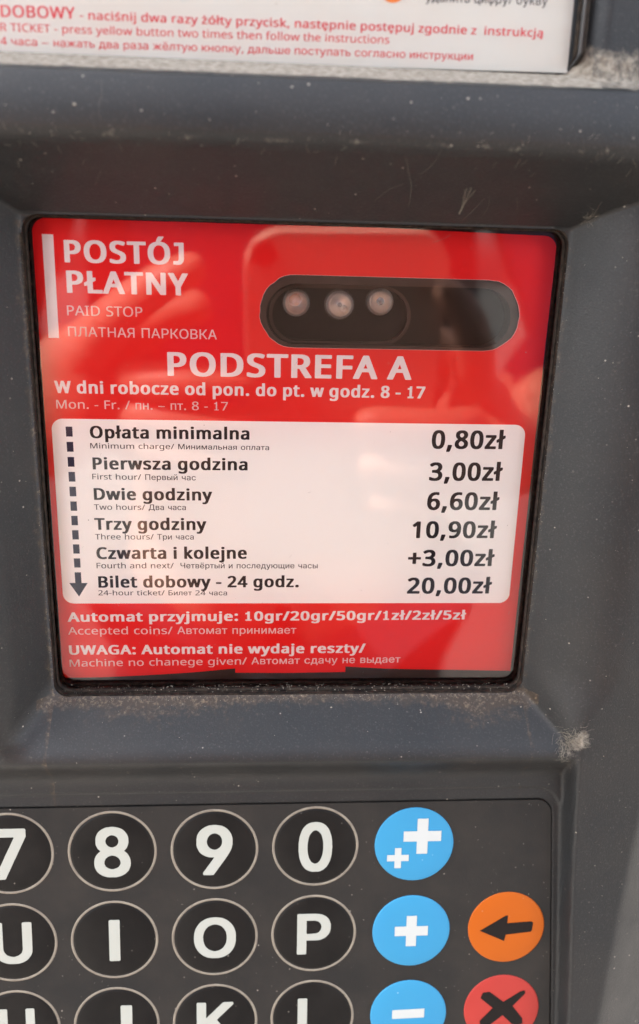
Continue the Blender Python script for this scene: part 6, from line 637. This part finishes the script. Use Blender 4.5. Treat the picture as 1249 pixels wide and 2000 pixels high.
def heightfield(parent):
    xs = np.concatenate([np.linspace(-120, -60, 100, endpoint=False), np.linspace(-60, 92, 400, endpoint=False), np.linspace(92, 132, 60)])
    zs = np.concatenate([np.linspace(-190, -112, 190, endpoint=False), np.linspace(-112, -86, 80, endpoint=False), np.linspace(-86, 2, 170, endpoint=False), np.linspace(2, 46, 150, endpoint=False), np.linspace(46, 110, 60)])
    X, Z = np.meshgrid(xs, zs)
    keep = np.ones(X.shape, bool)
    for rc in (RIM, SHW):
        e = 1e-3; s = sdr(X, Z, *rc)
        gx = (sdr(X + e, Z, *rc) - s) / e; gz = (sdr(X, Z + e, *rc) - s) / e
        near = (np.abs(s) < .24)
        X = np.where(near, X - gx * s, X); Z = np.where(near, Z - gz * s, Z)
        keep &= (sdr(X, Z, *rc) > -.02)
    Hh = H(X, Z)
    n, m = X.shape
    v = np.stack([X * MM, -Hh * MM, Z * MM], -1).reshape(-1, 3)
    i = np.arange(n * m).reshape(n, m)
    q = np.stack([i[:-1, :-1], i[:-1, 1:], i[1:, 1:], i[1:, :-1]], -1)
    ok = keep[:-1, :-1] & keep[:-1, 1:] & keep[1:, 1:] & keep[1:, :-1]
    q = q[ok]
    used = np.unique(q); rem = -np.ones(n * m, int); rem[used] = np.arange(len(used)); q = rem[q]; vv = v[used]
    me = bpy.data.meshes.new('front_moulding')
    me.vertices.add(len(vv)); me.vertices.foreach_set('co', vv.ravel())
    me.loops.add(q.size); me.loops.foreach_set('vertex_index', q.ravel())
    me.polygons.add(len(q)); me.polygons.foreach_set('loop_start', np.arange(len(q)) * 4)
    me.polygons.foreach_set('use_smooth', np.ones(len(q), bool))
    me.update(calc_edges=True)
    at = me.attributes.new('dust', 'FLOAT', 'POINT')
    at.data.foreach_set('value', dustmap(X, Z).ravel()[used].astype(np.float32))
    g_ = me.attributes.new('grime', 'FLOAT', 'POINT')
    g_.data.foreach_set('value', grimemap(X, Z).ravel()[used].astype(np.float32))
    me.materials.append(MP)
    o = bpy.data.objects.new('front_moulding', me); C.objects.link(o); o.parent = parent
    return o

MACH = thing('parking_ticket_machine', 'dark grey parking ticket machine with a red tariff card above its round keys', 'ticket machine')
heightfield(MACH)

# walls of the two openings, rubber seals
mb = MB(); ring_sweep(mb, *RIM, [(0.0, 6.05), (0.5, 5.9), (0.5, -6), (0.0, -6)]); o = mb.build('window_wall', MRUB, MACH)
mb = MB(); ring_sweep(mb, *RIM, [(-.03, 5.95), (.12, 6.12), (.26, 6.0), (.26, 5.2), (-.03, 5.2)]); mb.build('rubber_seal', MRUB, MACH, True)
mb = MB(); ring_sweep(mb, *RIM, [(-.02, 4.6), (-.02, 3.3), (-.30, 3.2), (-.42, 3.9), (-.3, 4.6)]); mb.build('rubber_seal', MRUB, MACH, True)
mb = MB(); ring_sweep(mb, *RIM, [(-.0, 1.7), (-.0, .4), (-.5, .45), (-.55, 1.6)]); mb.build('rubber_seal', MRUB, MACH, True)
mb = MB(); ring_sweep(mb, -120, SHW[1], SHW[2], 105, 3.0, [(0, 18.4), (.45, 18.2), (.45, 13), (0, 13)], fade=14.0)
mb.build('upper_window_wall', MRUB, MACH)
mb = MB(); ring_sweep(mb, -120, SHW[1] - .02, SHW[2], 105, 3.0, [(-.02, 18.1), (-.35, 18.2), (-.5, 17.4), (-.36, 16.7), (-.02, 16.7)], fade=14.0); mb.build('rubber_seal', MGASK, MACH, True)
mb = MB(); ring_sweep(mb, -120, SHW[1] - .02, SHW[2], 105, 3.0, [(-.02, 16.3), (-.6, 16.2), (-.75, 15.4), (-.02, 15.3)], fade=14.0); mb.build('rubber_seal', MRUB, MACH, True)

# window panes
mb = MB(); slab(mb, rrect(-44.9, 59.1, -93.1, 6.1, 3.1), [], 1.9, 2.9, flat_place)
# a thin sheet: only its front face reflects, so keep one face
mb = MB(); slab(mb, rrect(-44.98, 59.18, -93.78, 6.18, 3.1), [], None, 2.6, flat_place)
mb.build('window_pane', MGLASS, MACH)
mb = MB(); slab(mb, rrect(-119.9, 53.0, 31.3, 104.9, .6), [], None, 15.25, flat_place)
mb.build('upper_window_pane', MGLASS2, MACH)

# ------------------------------------------------------------------ red tariff card with its torn slot
slot = stadium(-.7, 52.6, -10.85, 7.15, 20, .14, 4)
q = random.Random(11)
outer = [(-45.8, -92.6)] + [(-45.8 + 39.9 * t, -92.75 + 2.0 * t ** 1.6) for t in (.25, .5, .75)] + [(-5.86, -90.5), (-5.84, -91.6), (6, -91.75), (19.42, -91.6), (19.4, -90.2)] \
    + [(19.4 + 38.8 * t, -90.4 - 1.15 * t ** .7) for t in (.25, .5, .75)] + [(58.2, -91.6)] + [(58.35, -60), (58.6, -20)] \
    + [(58.9 - 2.6 + 2.6 * math.cos(R(a)), 5.1 - 2.6 + 2.6 * math.sin(R(a))) for a in range(0, 91, 15)] \
    + [(-43.2 + 2.6 * math.cos(R(a)), 6.9 - 2.6 + 2.6 * math.sin(R(a))) for a in range(90, 181, 15)]
mb = MB(); slab(mb, outer, [slot[::-1]], -.25, 0.0, flat_place)
card = mb.build('tariff_card', MRED, MACH); card['label'] = 'red tariff card with white price panel and a torn oblong slot'
# thin pale cut edge round the slot
mb = MB(); so2 = [(25.95 + (p[0] - 25.95) * 1.002, -10.85 + (p[1] + 10.85) * 1.007) for p in slot]
slab(mb, so2, [slot[::-1]], None, .02, flat_place); mb.build('cut_edge', MTXTR, card)
mb = MB(); slab(mb, rrect(-43.4, 56.2, -74.45, -33.35, 2.3), [], None, .03, flat_place)
mb.build('price_panel', MWHITE, card)
mb = MB(); slab(mb, [(-42.8, 2.75), (-42.8, -17.0), (-40.75, -17.0), (-40.65, 2.72)], [], None, .04, flat_place)
mb.build('white_bar', MTXTW, card)
for k in range(11):
    z = -34.97 - 3.215 * k
    mb = MB(); slab(mb, [(-40.55, z - 2.1 - (.45 if k == 10 else 0)), (-39.2, z - 2.1 - (.45 if k == 10 else 0)), (-39.2, z), (-40.55, z)], [], None, .06, flat_place)
    mb.build('dash', MNAVY, card)
mb = MB(); slab(mb, [(-39.9, -72.8), (-37.9, -69.6), (-41.85, -69.6)], [], None, .06, flat_place); mb.build('arrow_head', MNAVY, card)
for st, wd, x0, z0, ln, cp, sl_ in CARD_LINES:
    dark = x0 > -36 and -74 < z0 < -34
    if dark or (-74 < z0 < -34): m = MTXTD
    else: m = MTXTW if st == 'VB' else MTXTR
    text_line(st, wd, x0, z0, ln, cp, sl_, .07, m, card)

# plate and cavity behind the card, three small lamps
mb = MB(); slab(mb, rrect(-44.9, 59.1, -93.6, 6.0, 2), [stadium(.6, 51.0, -11.4, 6.0)[::-1]], -5.2, -.6, flat_place)
mb.build('lamp_plate', MPLATE, MACH)
mb = MB(); slab(mb, rrect(-4, 56, -22, 0, 2), [], None, -7.2, flat_place)
mb.build('cavity_back', MCAV, MACH)
ob = stadium(1.2, 31.0, -11.7, 6.1); ib = stadium(1.9, 30.3, -11.7, 5.4)
mb = MB(); slab(mb, ob, [ib[::-1]], -7.1, -5.4, flat_place); lh = mb.build('lamp_holder', MPLATE, MACH)
def dome(mb, cx, cz, r, h0, hh, n=24, rows=7):
    ring = []
    for j in range(rows):
        a = R(90 * j / (rows - 1)); ring.append([W3(cx + r * math.cos(a) * math.cos(t), h0 + hh * math.sin(a), cz + r * math.cos(a) * math.sin(t)) for t in [2 * math.pi * i / n for i in range(n)]])
    b = len(mb.v)
    for q_ in ring: mb.v += q_
    for j in range(rows - 1):
        for i in range(n):
            k = (i + 1) % n
            mb.f.append((b + j * n + i, b + j * n + k, b + (j + 1) * n + k, b + (j + 1) * n + i))
for cx, cz, r, tone in ((6.83, -9.35, 3.0, 0), (15.92, -9.57, 3.2, 1), (24.39, -8.75, 3.0, 2)):
    mb = MB(); dome(mb, cx, cz, r, -6.6, 3.6); dome(mb, cx, cz, r, -6.6, -.3)
    lens = mb.build('lamp', MLENS, MACH, True)
    lens['label'] = ['clear lamp with an orange spot inside', 'clear middle lamp with a bright rim', 'clear lamp with a ringed chip inside'][tone]
    mb = MB(); pr = [(.3, -6.3), (.6, -6.15), (1.6, -5.4), (2.2, -4.7), (2.4, -4.7), (2.4, -6.4), (.3, -6.4)]
    n = 20; b = len(mb.v)
    for rr, h in pr: mb.v += [W3(cx + rr * .9 * math.cos(2 * math.pi * i / n), h, cz + rr * .9 * math.sin(2 * math.pi * i / n)) for i in range(n)]
    for j in range(len(pr)):
        for i in range(n):
            k = (i + 1) % n; l = (j + 1) % len(pr); mb.f.append((b + j * n + i, b + j * n + k, b + l * n + k, b + l * n + i))
    mb.build('reflector', MCUP, lens, True)
    mb = MB(); dome(mb, cx + (-.2, .7, 0)[tone], cz + (.5, -.6, .1)[tone], (.95, .6, .55)[tone], -5.6, 1.2, 12, 4); mb.build('chip', (MDIE, MCUP, MPLATE)[tone], lens, True)

# ------------------------------------------------------------------ instruction sheet behind the upper window
mb = MB(); slab(mb, [(-119, 31.6), (-44, 31.05), (7, 31.25), (52.62, 31.7), (52.4, 104), (-119, 104)], [], 14.4, 14.8, flat_place)
sheet = mb.build('instruction_sheet', MPAPER, MACH); sheet['label'] = 'yellowed white instruction sheet with red printed lines'
for st, wd, x0, z0, ln, cp, sl_ in SHEET_LINES:
    text_line(st, wd, x0, z0, ln, cp, sl_, 14.86, MTXK if z0 > 40 else MTXR, sheet)
mb = MB(); slab(mb, [(21.4 + 2.3 * math.cos(R(a)), 43.5 + 2.3 * math.sin(R(a))) for a in range(0, 360, 12)], [], None, 14.86, flat_place)
mb.build('printed_dot', MORS, sheet)

# ------------------------------------------------------------------ keypad, on a plane that leans 7 degrees
C7, S7 = math.cos(R(7)), math.sin(R(7))
P0 = (10.49, 11.77, -115.07)
PADH = -.35                                       # film surface against the tilted plane
def kp(u, v, h):                                   # u = x, v = distance down the panel (positive down)
    hh = h + PADH
    return W3(u, P0[1] + v * S7 + hh * C7, P0[2] - v * C7 + hh * S7)
def kplace(u, vv, h): return kp(u, -vv, h)        # for slab: y up
tr = [(67.1 - 3.5 + 3.5 * math.cos(R(a)), -3.3 - 3.5 + 3.5 * math.sin(R(a))) for a in range(90, -1, -10)]
mb = MB(); slab(mb, ([(-119, -3.3)] + tr + [(71.0, -74), (-119, -74)])[::-1], [], -1.5, 0.0, kplace)
pad = mb.build('keypad_film', MPAD, MACH); pad['label'] = 'dark keypad film with a rounded corner'
PITCH = 22.8
def key_disc(mb, cu, cv, r, hh, n=48, bev=.35, h0=-.1):
    prof = [(r, h0), (r, hh - bev * .7), (r - bev * .3, hh - bev * .2), (r - bev, hh), (r * .6, hh + .04), (r * .25, hh + .06)]
    b = len(mb.v)
    for rr, h in prof: mb.v += [kp(cu + rr * math.cos(2 * math.pi * i / n), cv + rr * math.sin(2 * math.pi * i / n), h) for i in range(n)]
    for j in range(len(prof) - 1):
        for i in range(n):
            k = (i + 1) % n; mb.f.append((b + j * n + i, b + (j + 1) * n + i, b + (j + 1) * n + k, b + j * n + k))
    mb.f.append(tuple(b + (len(prof) - 1) * n + i for i in range(n))[::-1])
def key_ring(mb, cu, cv, r, n=64, wd=.30, h=.12):
    prof = [(r + wd, -.02), (r + wd * .7, h * .8), (r, h), (r - wd * .7, h * .8), (r - wd, -.02)]
    b = len(mb.v)
    for rr, hh in prof: mb.v += [kp(cu + rr * math.cos(2 * math.pi * i / n), cv + rr * math.sin(2 * math.pi * i / n), hh) for i in range(n)]
    for j in range(len(prof) - 1):
        for i in range(n):
            k = (i + 1) % n; mb.f.append((b + j * n + i, b + (j + 1) * n + i, b + (j + 1) * n + k, b + j * n + k))
def letter_key(ch, cu, cv, digit):
    mb = MB(); key_disc(mb, cu, cv, 9.25, .18, bev=.5); k = mb.build('key', MKEYB, MACH, True)
    k['label'] = 'round black key with an ivory %s' % ch
    mb = MB(); key_ring(mb, cu, cv, 9.6); mb.build('key_ring', MRING, k, True)
    sh, a, b = text_shape('HB', ch)
    cap = 12.3 if digit else 10.4
    wid = {'7': 7.8, '8': 8.1, '9': 8.1, '0': 7.7, '6': 8.1, 'O': 9.6, 'P': 7.8, 'U': 8.6, 'K': 8.6, 'H': 8.2, 'L': 7.0, 'I': 2.45, 'J': 7.2, 'Y': 8.8, 'G': 9.2}[ch]
    ys = [p[1] for o, _ in sh for p in o]; em = cap / (max(ys) - min(ys)); mid = (min(ys) + max(ys)) / 2
    sx = wid / (b - a); mb = MB()
    for o, hs in sh:
        slab(mb, o, hs, -.05, .30, lambda u, v, h: kp(cu + (u - (a + b) / 2) * sx, cv - (v - mid) * em, h))
    mb.build('legend', MLEG, k)
def poly_legend(parent, m, cu, cv, polys):
    for p in polys:
        if area(p) < 0: p = p[::-1]
        mb = MB(); slab(mb, p, [], -.05, .36, lambda u, v, h: kp(cu + u, cv - v, h)); mb.build('legend', m, parent)
def cross(cx, cy, s, a):
    s /= 2; a /= 2
    return [(cx - a, cy - s), (cx + a, cy - s), (cx + a, cy - a), (cx + s, cy - a), (cx + s, cy + a), (cx + a, cy + a), (cx + a, cy + s), (cx - a, cy + s), (cx - a, cy + a), (cx - s, cy + a), (cx - s, cy - a), (cx - a, cy - a)]
cols = [-78.6, -55.75, -33.0, -10.2, 12.65]
for r_, (v, row) in enumerate(((14.05, '67890'), (36.1, 'YUIOP'), (58.15, 'GHJKL'))):
    for i, ch in enumerate(row):
        letter_key(ch, cols[i], v - (.25 if i == 4 else 0), r_ == 0)
def colour_key(m, label, cu, cv, lm, polys):
    mb = MB(); key_disc(mb, cu, cv, 9.15, .22, bev=.3); k = mb.build('key', m, MACH, True); k['label'] = label
    poly_legend(k, lm, cu, cv, polys)
colour_key(MBLUE, 'round blue key with two white crosses', 35.4, 13.75, MBLUE2, [cross(1.8, 2.1, 8.7, 2.5), cross(-3.7, -3.25, 5.0, 1.5)])
colour_key(MBLUE, 'round blue key with one white cross', 35.5, 35.85, MBLUE2, [cross(0, .1, 7.8, 2.4)])
colour_key(MBLUE, 'round blue key with a white minus bar', 35.6, 58.0, MBLUE2, [[(-3.9, -.9), (3.8, -.75), (3.8, 1.6), (-3.9, 1.4)]])
colour_key(MORG, 'round orange key with a black arrow pointing left', 58.15, 35.6, MDK,
           [[(-6.3, -.6), (-.4, -3.4), (-.1, -1.75), (5.9, -1.15), (6.2, -.6), (6.3, 1.2), (5.9, 1.5), (.1, 1.2), (.2, 3.2), (-.3, 3.2)]])
colour_key(MREDK, 'round red key with a black cross mark', 58.2, 57.4, MDK,
           [[(-5.3, 3.3), (-4.8, 4.7), (-3.2, 4.9), (.3, 2.1), (4.3, 4.7), (5.4, 5.0), (5.5, 4.2), (2.6, .9), (5.2, -2.6), (5.3, -3.9), (3.9, -4.4), (2.6, -3.9), (.3, -1.5), (-3.4, -4.6), (-5.0, -4.4), (-5.2, -2.9), (-2.2, .5)]])

# ------------------------------------------------------------------ dirt: specks, lint, cobweb threads
def surf(x, z):
    if z < -118.6 and x < xm(z) - .2: return Kp(z) + PADH + .0
    if sdr(x, z, *RIM) < 0: return 2.65
    if sdr(x, z, -200, 53.0, 31.6, 200, .5) < 0: return 15.3
    return float(H(x, z))
def speck(mb, x, z, s, h=None):
    h = surf(x, z) + s * .2 if h is None else h
    p = [(math.cos(a) * s * rng.uniform(.6, 1.2), math.sin(a) * s * rng.uniform(.6, 1.2)) for a in [i * math.pi * 2 / 5 for i in range(5)]]
    v = [W3(x + a, h, z + b) for a, b in p] + [W3(x, h + s * .6, z), W3(x, h - s * .8, z)]
    mb.add(v, [(i, (i + 1) % 5, 5) for i in range(5)] + [((i + 1) % 5, i, 6) for i in range(5)])
def strand(mb, pts, r):
    pts = [Vector(p) for p in pts]
    b = len(mb.v)
    for i, p in enumerate(pts):
        d = (pts[min(i + 1, len(pts) - 1)] - pts[max(i - 1, 0)]).normalized()
        s = d.cross(Vector((0, 1, .2))).normalized(); u = s.cross(d)
        rr = .62 * r * (1 - .5 * abs(i / (len(pts) - 1) - .4))
        for k in range(4):
            a = k * math.pi / 2; mb.v.append(tuple(p + (s * math.cos(a) + u * math.sin(a)) * rr * MM))
    for i in range(len(pts) - 1):
        for k in range(4):
            l = (k + 1) % 4; mb.f.append((b + i * 4 + k, b + i * 4 + l, b + (i + 1) * 4 + l, b + (i + 1) * 4 + k))
def curl(mb, x, z, L, ang, bend, r, lift=.05, n=7):
    a = ang; p = []
    for i in range(n):
        p.append(W3(x, surf(x, z) + lift, z)); x += L / n * math.cos(a); z += L / n * math.sin(a); a += bend / n + rng.uniform(-.25, .25)
    strand(mb, p, r)
mb = MB()
for k in range(1000):
    x = rng.uniform(-58, 92); z = rng.uniform(-175, 44)
    if sdr(x, z, *RIM) < 1 and rng.random() < .93: continue
    if z > 31 and x < 53 and rng.random() < .8: continue
    speck(mb, x, z, rng.choice([.05, .05, .06, .07, .07, .09, .12]))
for k in range(260):                                # crumbs along the lower edge of the window and on the ledge
    x = rng.uniform(-44, 60); speck(mb, x, RIM[2] - abs(rng.gauss(0, .7)) + .2, rng.uniform(.05, .11), None)
for k in range(260):
    x = rng.uniform(-44, 60); z = RIM[2] + rng.uniform(.1, 1.0); speck(mb, x, z, rng.uniform(.05, .17), rng.uniform(2.7, 5.6))
for k in range(260):
    x = rng.uniform(-50, 75); z = rng.uniform(28.2, 31.2) if x < 52 else rng.uniform(28.5, 36 - rng.random() * 4); speck(mb, x, z, rng.uniform(.04, .11))
for k in range(200):
    z = rng.uniform(-90, 4); x = RIM[1] + rng.gauss(.1, .3) if rng.random() < .5 else RIM[0] - abs(rng.gauss(.1, .3)); speck(mb, x, z, rng.uniform(.04, .10), 6.4 if RIM[0] < x < RIM[1] else None)
for x, z, s in ((75.2, -10.5, .42), (15.6, -95.8, .28), (-30, 22, .3), (48, -5, .0), (58.5, -96, .26)): speck(mb, x, z, max(s, .05))
o = mb.build('dust_specks', MSPK, MACH); o['kind'] = 'stuff'
mb = MB()
for k in range(150):                                # fluff caught on the lower right corner
    t = rng.random(); x = 67.5 + rng.gauss(0, 1.6); z = -100.3 + rng.gauss(0, 1.5) + (x - 68) * .7
    curl(mb, x, z, rng.uniform(.8, 2.6), rng.uniform(-2.6, .9), rng.uniform(-1, 1), rng.uniform(.03, .06), rng.uniform(0, .5), 5)
for k in range(70):
    x = rng.uniform(-44, 59); curl(mb, x, RIM[2] - rng.uniform(-.2, 1.2), rng.uniform(.5, 2), rng.uniform(-.6, 3.6), rng.uniform(-2, 2), .035, .12, 5)
for k in range(30):
    curl(mb, 61.5 + rng.gauss(0, .5), 8.3 + rng.gauss(0, .5), rng.uniform(.6, 2.2), rng.uniform(0, 6.3), rng.uniform(-1, 1), .035, .25, 5)
for k in range(60):
    curl(mb, rng.uniform(-50, 70), 17.3 + rng.gauss(0, 1.3), rng.uniform(.4, 1.6), rng.uniform(0, 6.3), rng.uniform(-1, 1), .04, .15, 5)
o = mb.build('lint', MLINT, MACH); o['kind'] = 'stuff'
mb = MB()
curl(mb, 26.5, 9, 9, 1.5, .3, .035, .2, 12); curl(mb, 26.9, 14, 5, .5, .8, .03, .2, 8); curl(mb, 20.0, 9.8, 6, .8, -.6, .03, .15, 9)
for k in range(7): curl(mb, 36.4 + rng.uniform(-.15, .15), 8.2, 4.6, 1.55, .1, .05, .25 + rng.uniform(0, .2), 9)
for k in range(8): curl(mb, 36.4, 8.6 + k * .5, .7, rng.uniform(.5, .9), 0, .04, .3, 3)
curl(mb, 74.5, -2.3, 1.6, -1.3, 2.8, .05, .05, 8); curl(mb, 37.5, 7.2, 5, .9, -.5, .03, .1, 8); curl(mb, -29.5, 11, 3.5, 1.0, .2, .025, .1, 6)
curl(mb, -26, 20, 7, 1.75, .1, .02, .1, 8); curl(mb, 41, 8, 4, 1.2, .8, .025, .1, 7); curl(mb, 47, 9, 3, 2.0, .8, .025, .1, 7)
curl(mb, 33, 3.0, 4.5, .55, -.3, .035, .1, 8)
for k in range(60):
    curl(mb, rng.uniform(-50, 85), rng.uniform(-170, 28), rng.uniform(.4, 1.4), rng.uniform(0, 6.3), rng.uniform(-1, 1), .02, .05, 4)
o = mb.build('cobweb_threads', MLINT, MACH); o['kind'] = 'stuff'

# ------------------------------------------------------------------ the rest of the cabinet and the ground it stands on
mb = MB()
mb.box(-.215, .130, .032, .22, -1.15, .34); mb.build('cabinet', MCAB, MACH)
mb = MB(); mb.box(-.215, -.120, -.017, .012, -.19, .11); mb.box(-.215, .088, -.017, .032, .11, .34); mb.build('cabinet_fascia', MCAB, MACH)
mb = MB(); mb.box(-.215, .080, -.02, .012, -1.10, -.19); mb.build('lower_door', MCAB, MACH)
mb = MB(); mb.box(-.235, .145, -.03, .24, .34, .37); mb.build('cabinet_roof', MCAB, MACH)
mb = MB(); mb.add([(-40, -40, -1.15), (40, -40, -1.15), (40, 40, -1.15), (-40, 40, -1.15)], [(0, 1, 2, 3)])
g = mb.build('paving', MGR); g['kind'] = 'structure'

# ------------------------------------------------------------------ the person holding the phone, seen in the window's reflection
def skin(name, chain, m, parent, root=0, sub=1):
    """chain: (verts [(x,y,z,r)], edges)"""
    vs, es = chain
    me = bpy.data.meshes.new(name); me.from_pydata([v[:3] for v in vs], es, []); me.materials.append(m)
    o = bpy.data.objects.new(name, me); C.objects.link(o); o.parent = parent
    md = o.modifiers.new('skin', 'SKIN'); md.use_smooth_shade = True
    for i, v in enumerate(vs):
        d = me.skin_vertices[0].data[i]; d.radius = (v[3], v[3] if len(v) < 5 else v[4]); d.use_root = i == root
    s = o.modifiers.new('sub', 'SUBSURF'); s.levels = sub; s.render_levels = sub
    return o
def L(r, u, f):                                      # point in the phone's own frame (mm): right, up, forward of the lens
    p = CAM + (RIGHT * r + UP * u + FWD * f) * MM; return (p.x, p.y, p.z)
PER = thing('person', 'person in a navy jacket holding up a phone before the machine', 'person', loc=(0, -.62, -1.15))
PER_INV = Matrix.Translation((0, .62, 1.15))
def fixp(o): o.matrix_parent_inverse = PER_INV; return o
# body: head, neck, forearms and hands with fingers, one skeleton
V = []; E = []
def av(*p): V.append(p); return len(V) - 1
def ae(*ids):
    for a, b in zip(ids[:-1], ids[1:]): E.append((a, b))
pel = av(0.02, -.64, -.22, .13, .10); wai = av(.02, -.64, -.05, .12, .09); che = av(.02, -.62, .14, .15, .10); nk0 = av(.02, -.60, .285, .055)
nk1 = av(.02, -.585, .345, .05); hd0 = av(.02, -.555, .385, .062); hd1 = av(.02, -.56, .45, .078, .088); hd2 = av(.02, -.575, .51, .066, .075)
ae(pel, wai, che, nk0, nk1, hd0, hd1, hd2)
nose = av(.02, -.478, .435, .010); ae(hd1, nose)
def arm(s, wrist, palm, knuckles, fingers, thumb):
    sh = av(.02 + s * .17, -.62, .23, .055); el = av(.02 + s * .25, -.50, -.06, .040); wr = av(*wrist, .026); pa = av(*palm, .030, .022)
    ae(che, sh, el, wr, pa)
    for k, f in zip(knuckles, fingers):
        ids = [av(*k, .0105)] + [av(*p, r) for p, r in zip(f, (.0092, .0085, .0075, .006))]
        ae(pa, *ids)
    ids = [av(*p, r) for p, r in zip(thumb, (.013, .011, .009, .007))]; ae(pa, *ids)
# right hand: fingers cross the back of the phone from its right edge
arm(1, L(140, -135, -60), L(108, -95, -26),
    [L(96, -60, -12), L(98, -80, -9), L(97, -98, -9), L(94, -114, -10)],
    [[L(92, -42, 0), L(86, -28, 5), L(78, -16, 8), L(68, -8, 8)], [L(84, -76, 5), L(66, -72, 9), L(48, -70, 8), L(38, -71, 6)],
     [L(84, -95, 5), L(66, -94, 9), L(50, -93, 8), L(40, -93, 6)], [L(82, -112, 4), L(70, -113, 8), L(56, -113, 8), L(46, -113, 6)]],
    [L(98, -70, -26), L(84, -50, -26), L(70, -42, -24), L(60, -40, -22)])
# left hand cups the other edge
arm(-1, L(-112, -112, -55), L(-82, -66, -24),
    [L(-66, -34, -8), L(-60, -56, -9), L(-58, -72, -9), L(-56, -88, -10)],
    [[L(-54, -20, 2), L(-42, -10, 6), L(-30, -4, 7), L(-22, -1, 6)], [L(-40, -52, 4), L(-24, -50, 8), L(-10, -50, 8), L(2, -52, 6)],
     [L(-40, -69, 4), L(-24, -68, 8), L(-8, -68, 8), L(2, -68, 6)], [L(-40, -85, 3), L(-26, -85, 8), L(-12, -85, 8), L(-4, -85, 6)]],
    [L(-62, -44, -26), L(-44, -34, -26), L(-30, -30, -24), L(-20, -28, -22)])
for s in (-1, 1):
    hp = av(.02 + s * .09, -.64, -.30, .08); kn = av(.02 + s * .10, -.62, -.70, .052); an = av(.02 + s * .10, -.65, -1.07, .035); to = av(.02 + s * .11, -.53, -1.12, .028)
    ae(pel, hp, kn, an, to)
fixp(skin('body', (V, E), MSKIN, PER, 0, 1))
jv = [(0.02, -.64, -.26, .195, .13), (.02, -.64, -.05, .20, .13), (.02, -.62, .14, .21, .13), (.02, -.605, .27, .075)]
je = [(0, 1), (1, 2), (2, 3)]
for s, wr in ((1, L(140, -135, -60)), (-1, L(-112, -112, -55))):
    n = len(jv); e = Vector((.02 + s * .25, -.50, -.06)); w_ = Vector(wr); m_ = e.lerp(w_, .72)
    jv += [(.02 + s * .17, -.62, .225, .078), (*e, .056), (*m_, .044)]; je += [(2, n), (n, n + 1), (n + 1, n + 2)]
fixp(skin('jacket', (jv, je), MJACK, PER, 0, 1))
tv = [(.02, -.64, -.24, .155, .115)]; te = []
for s in (-1, 1):
    n = len(tv); tv += [(.02 + s * .09, -.64, -.34, .095), (.02 + s * .10, -.62, -.70, .072), (.02 + s * .10, -.65, -1.06, .058)]; te += [(0, n), (n, n + 1), (n + 1, n + 2)]
fixp(skin('trousers', (tv, te), MTROU, PER, 0, 1))
fixp(skin('hair', ([(.02, -.60, .42, .07), (.02, -.60, .48, .088), (.02, -.585, .535, .075), (.02, -.53, .545, .045)], [(0, 1), (1, 2), (2, 3)]), MHAIR, PER, 0, 1))
for s in (-1, 1):
    fixp(skin('shoe', ([(.02 + s * .10, -.67, -1.10, .042), (.02 + s * .105, -.58, -1.115, .042), (.02 + s * .11, -.51, -1.12, .034)], [(0, 1), (1, 2)]), MSHOE, PER, 0, 1))
for s in (-1, 1):
    mb = MB(); ex, ey, ez = .02 + s * .031, -.487, .452; n = 10
    for j in range(5):
        a = R(90 * j / 4)
        mb.v += [(ex + .012 * math.cos(a) * math.cos(t), ey + .010 * math.sin(a), ez + .008 * math.cos(a) * math.sin(t)) for t in [2 * math.pi * i / n for i in range(n)]]
    for j in range(4):
        for i in range(n): mb.f.append((j * n + i, j * n + (i + 1) % n, (j + 1) * n + (i + 1) % n, (j + 1) * n + i))
    fixp(mb.build('eye', MTXTW, PER, True))

# phone: its lens is where the picture was taken from
PH = thing('phone', 'phone in a rose beige case held up in both hands', 'phone', loc=L(30, -150, -6))
PH_INV = Matrix.Translation(-Vector(L(30, -150, -6)))
def prism(name, m, x0, x1, u0, u1, r, f0, f1, par=PH):
    mb = MB(); p = rrect(x0, x1, u0, u1, r)
    n = len(p); mb.v = [L(a, b, f1) for a, b in p] + [L(a, b, f0) for a, b in p]
    mb.f = [tuple(range(n)), tuple(range(n, 2 * n))[::-1]] + [(i, i + n, (i + 1) % n + n, (i + 1) % n) for i in range(n)]
    o = mb.build(name, m, par)
    if par is PH: o.matrix_parent_inverse = PH_INV
    return o
prism('case', MCASE, -7, 76, -150, 8, 15, -10.5, -2.2)
prism('screen', MSCR, -4.5, 73.5, -147, 5.5, 12, -11, -10.6)
prism('camera_island', MSCR, -5, 5, -5, 5, 4.5, -2.2, -1.6)
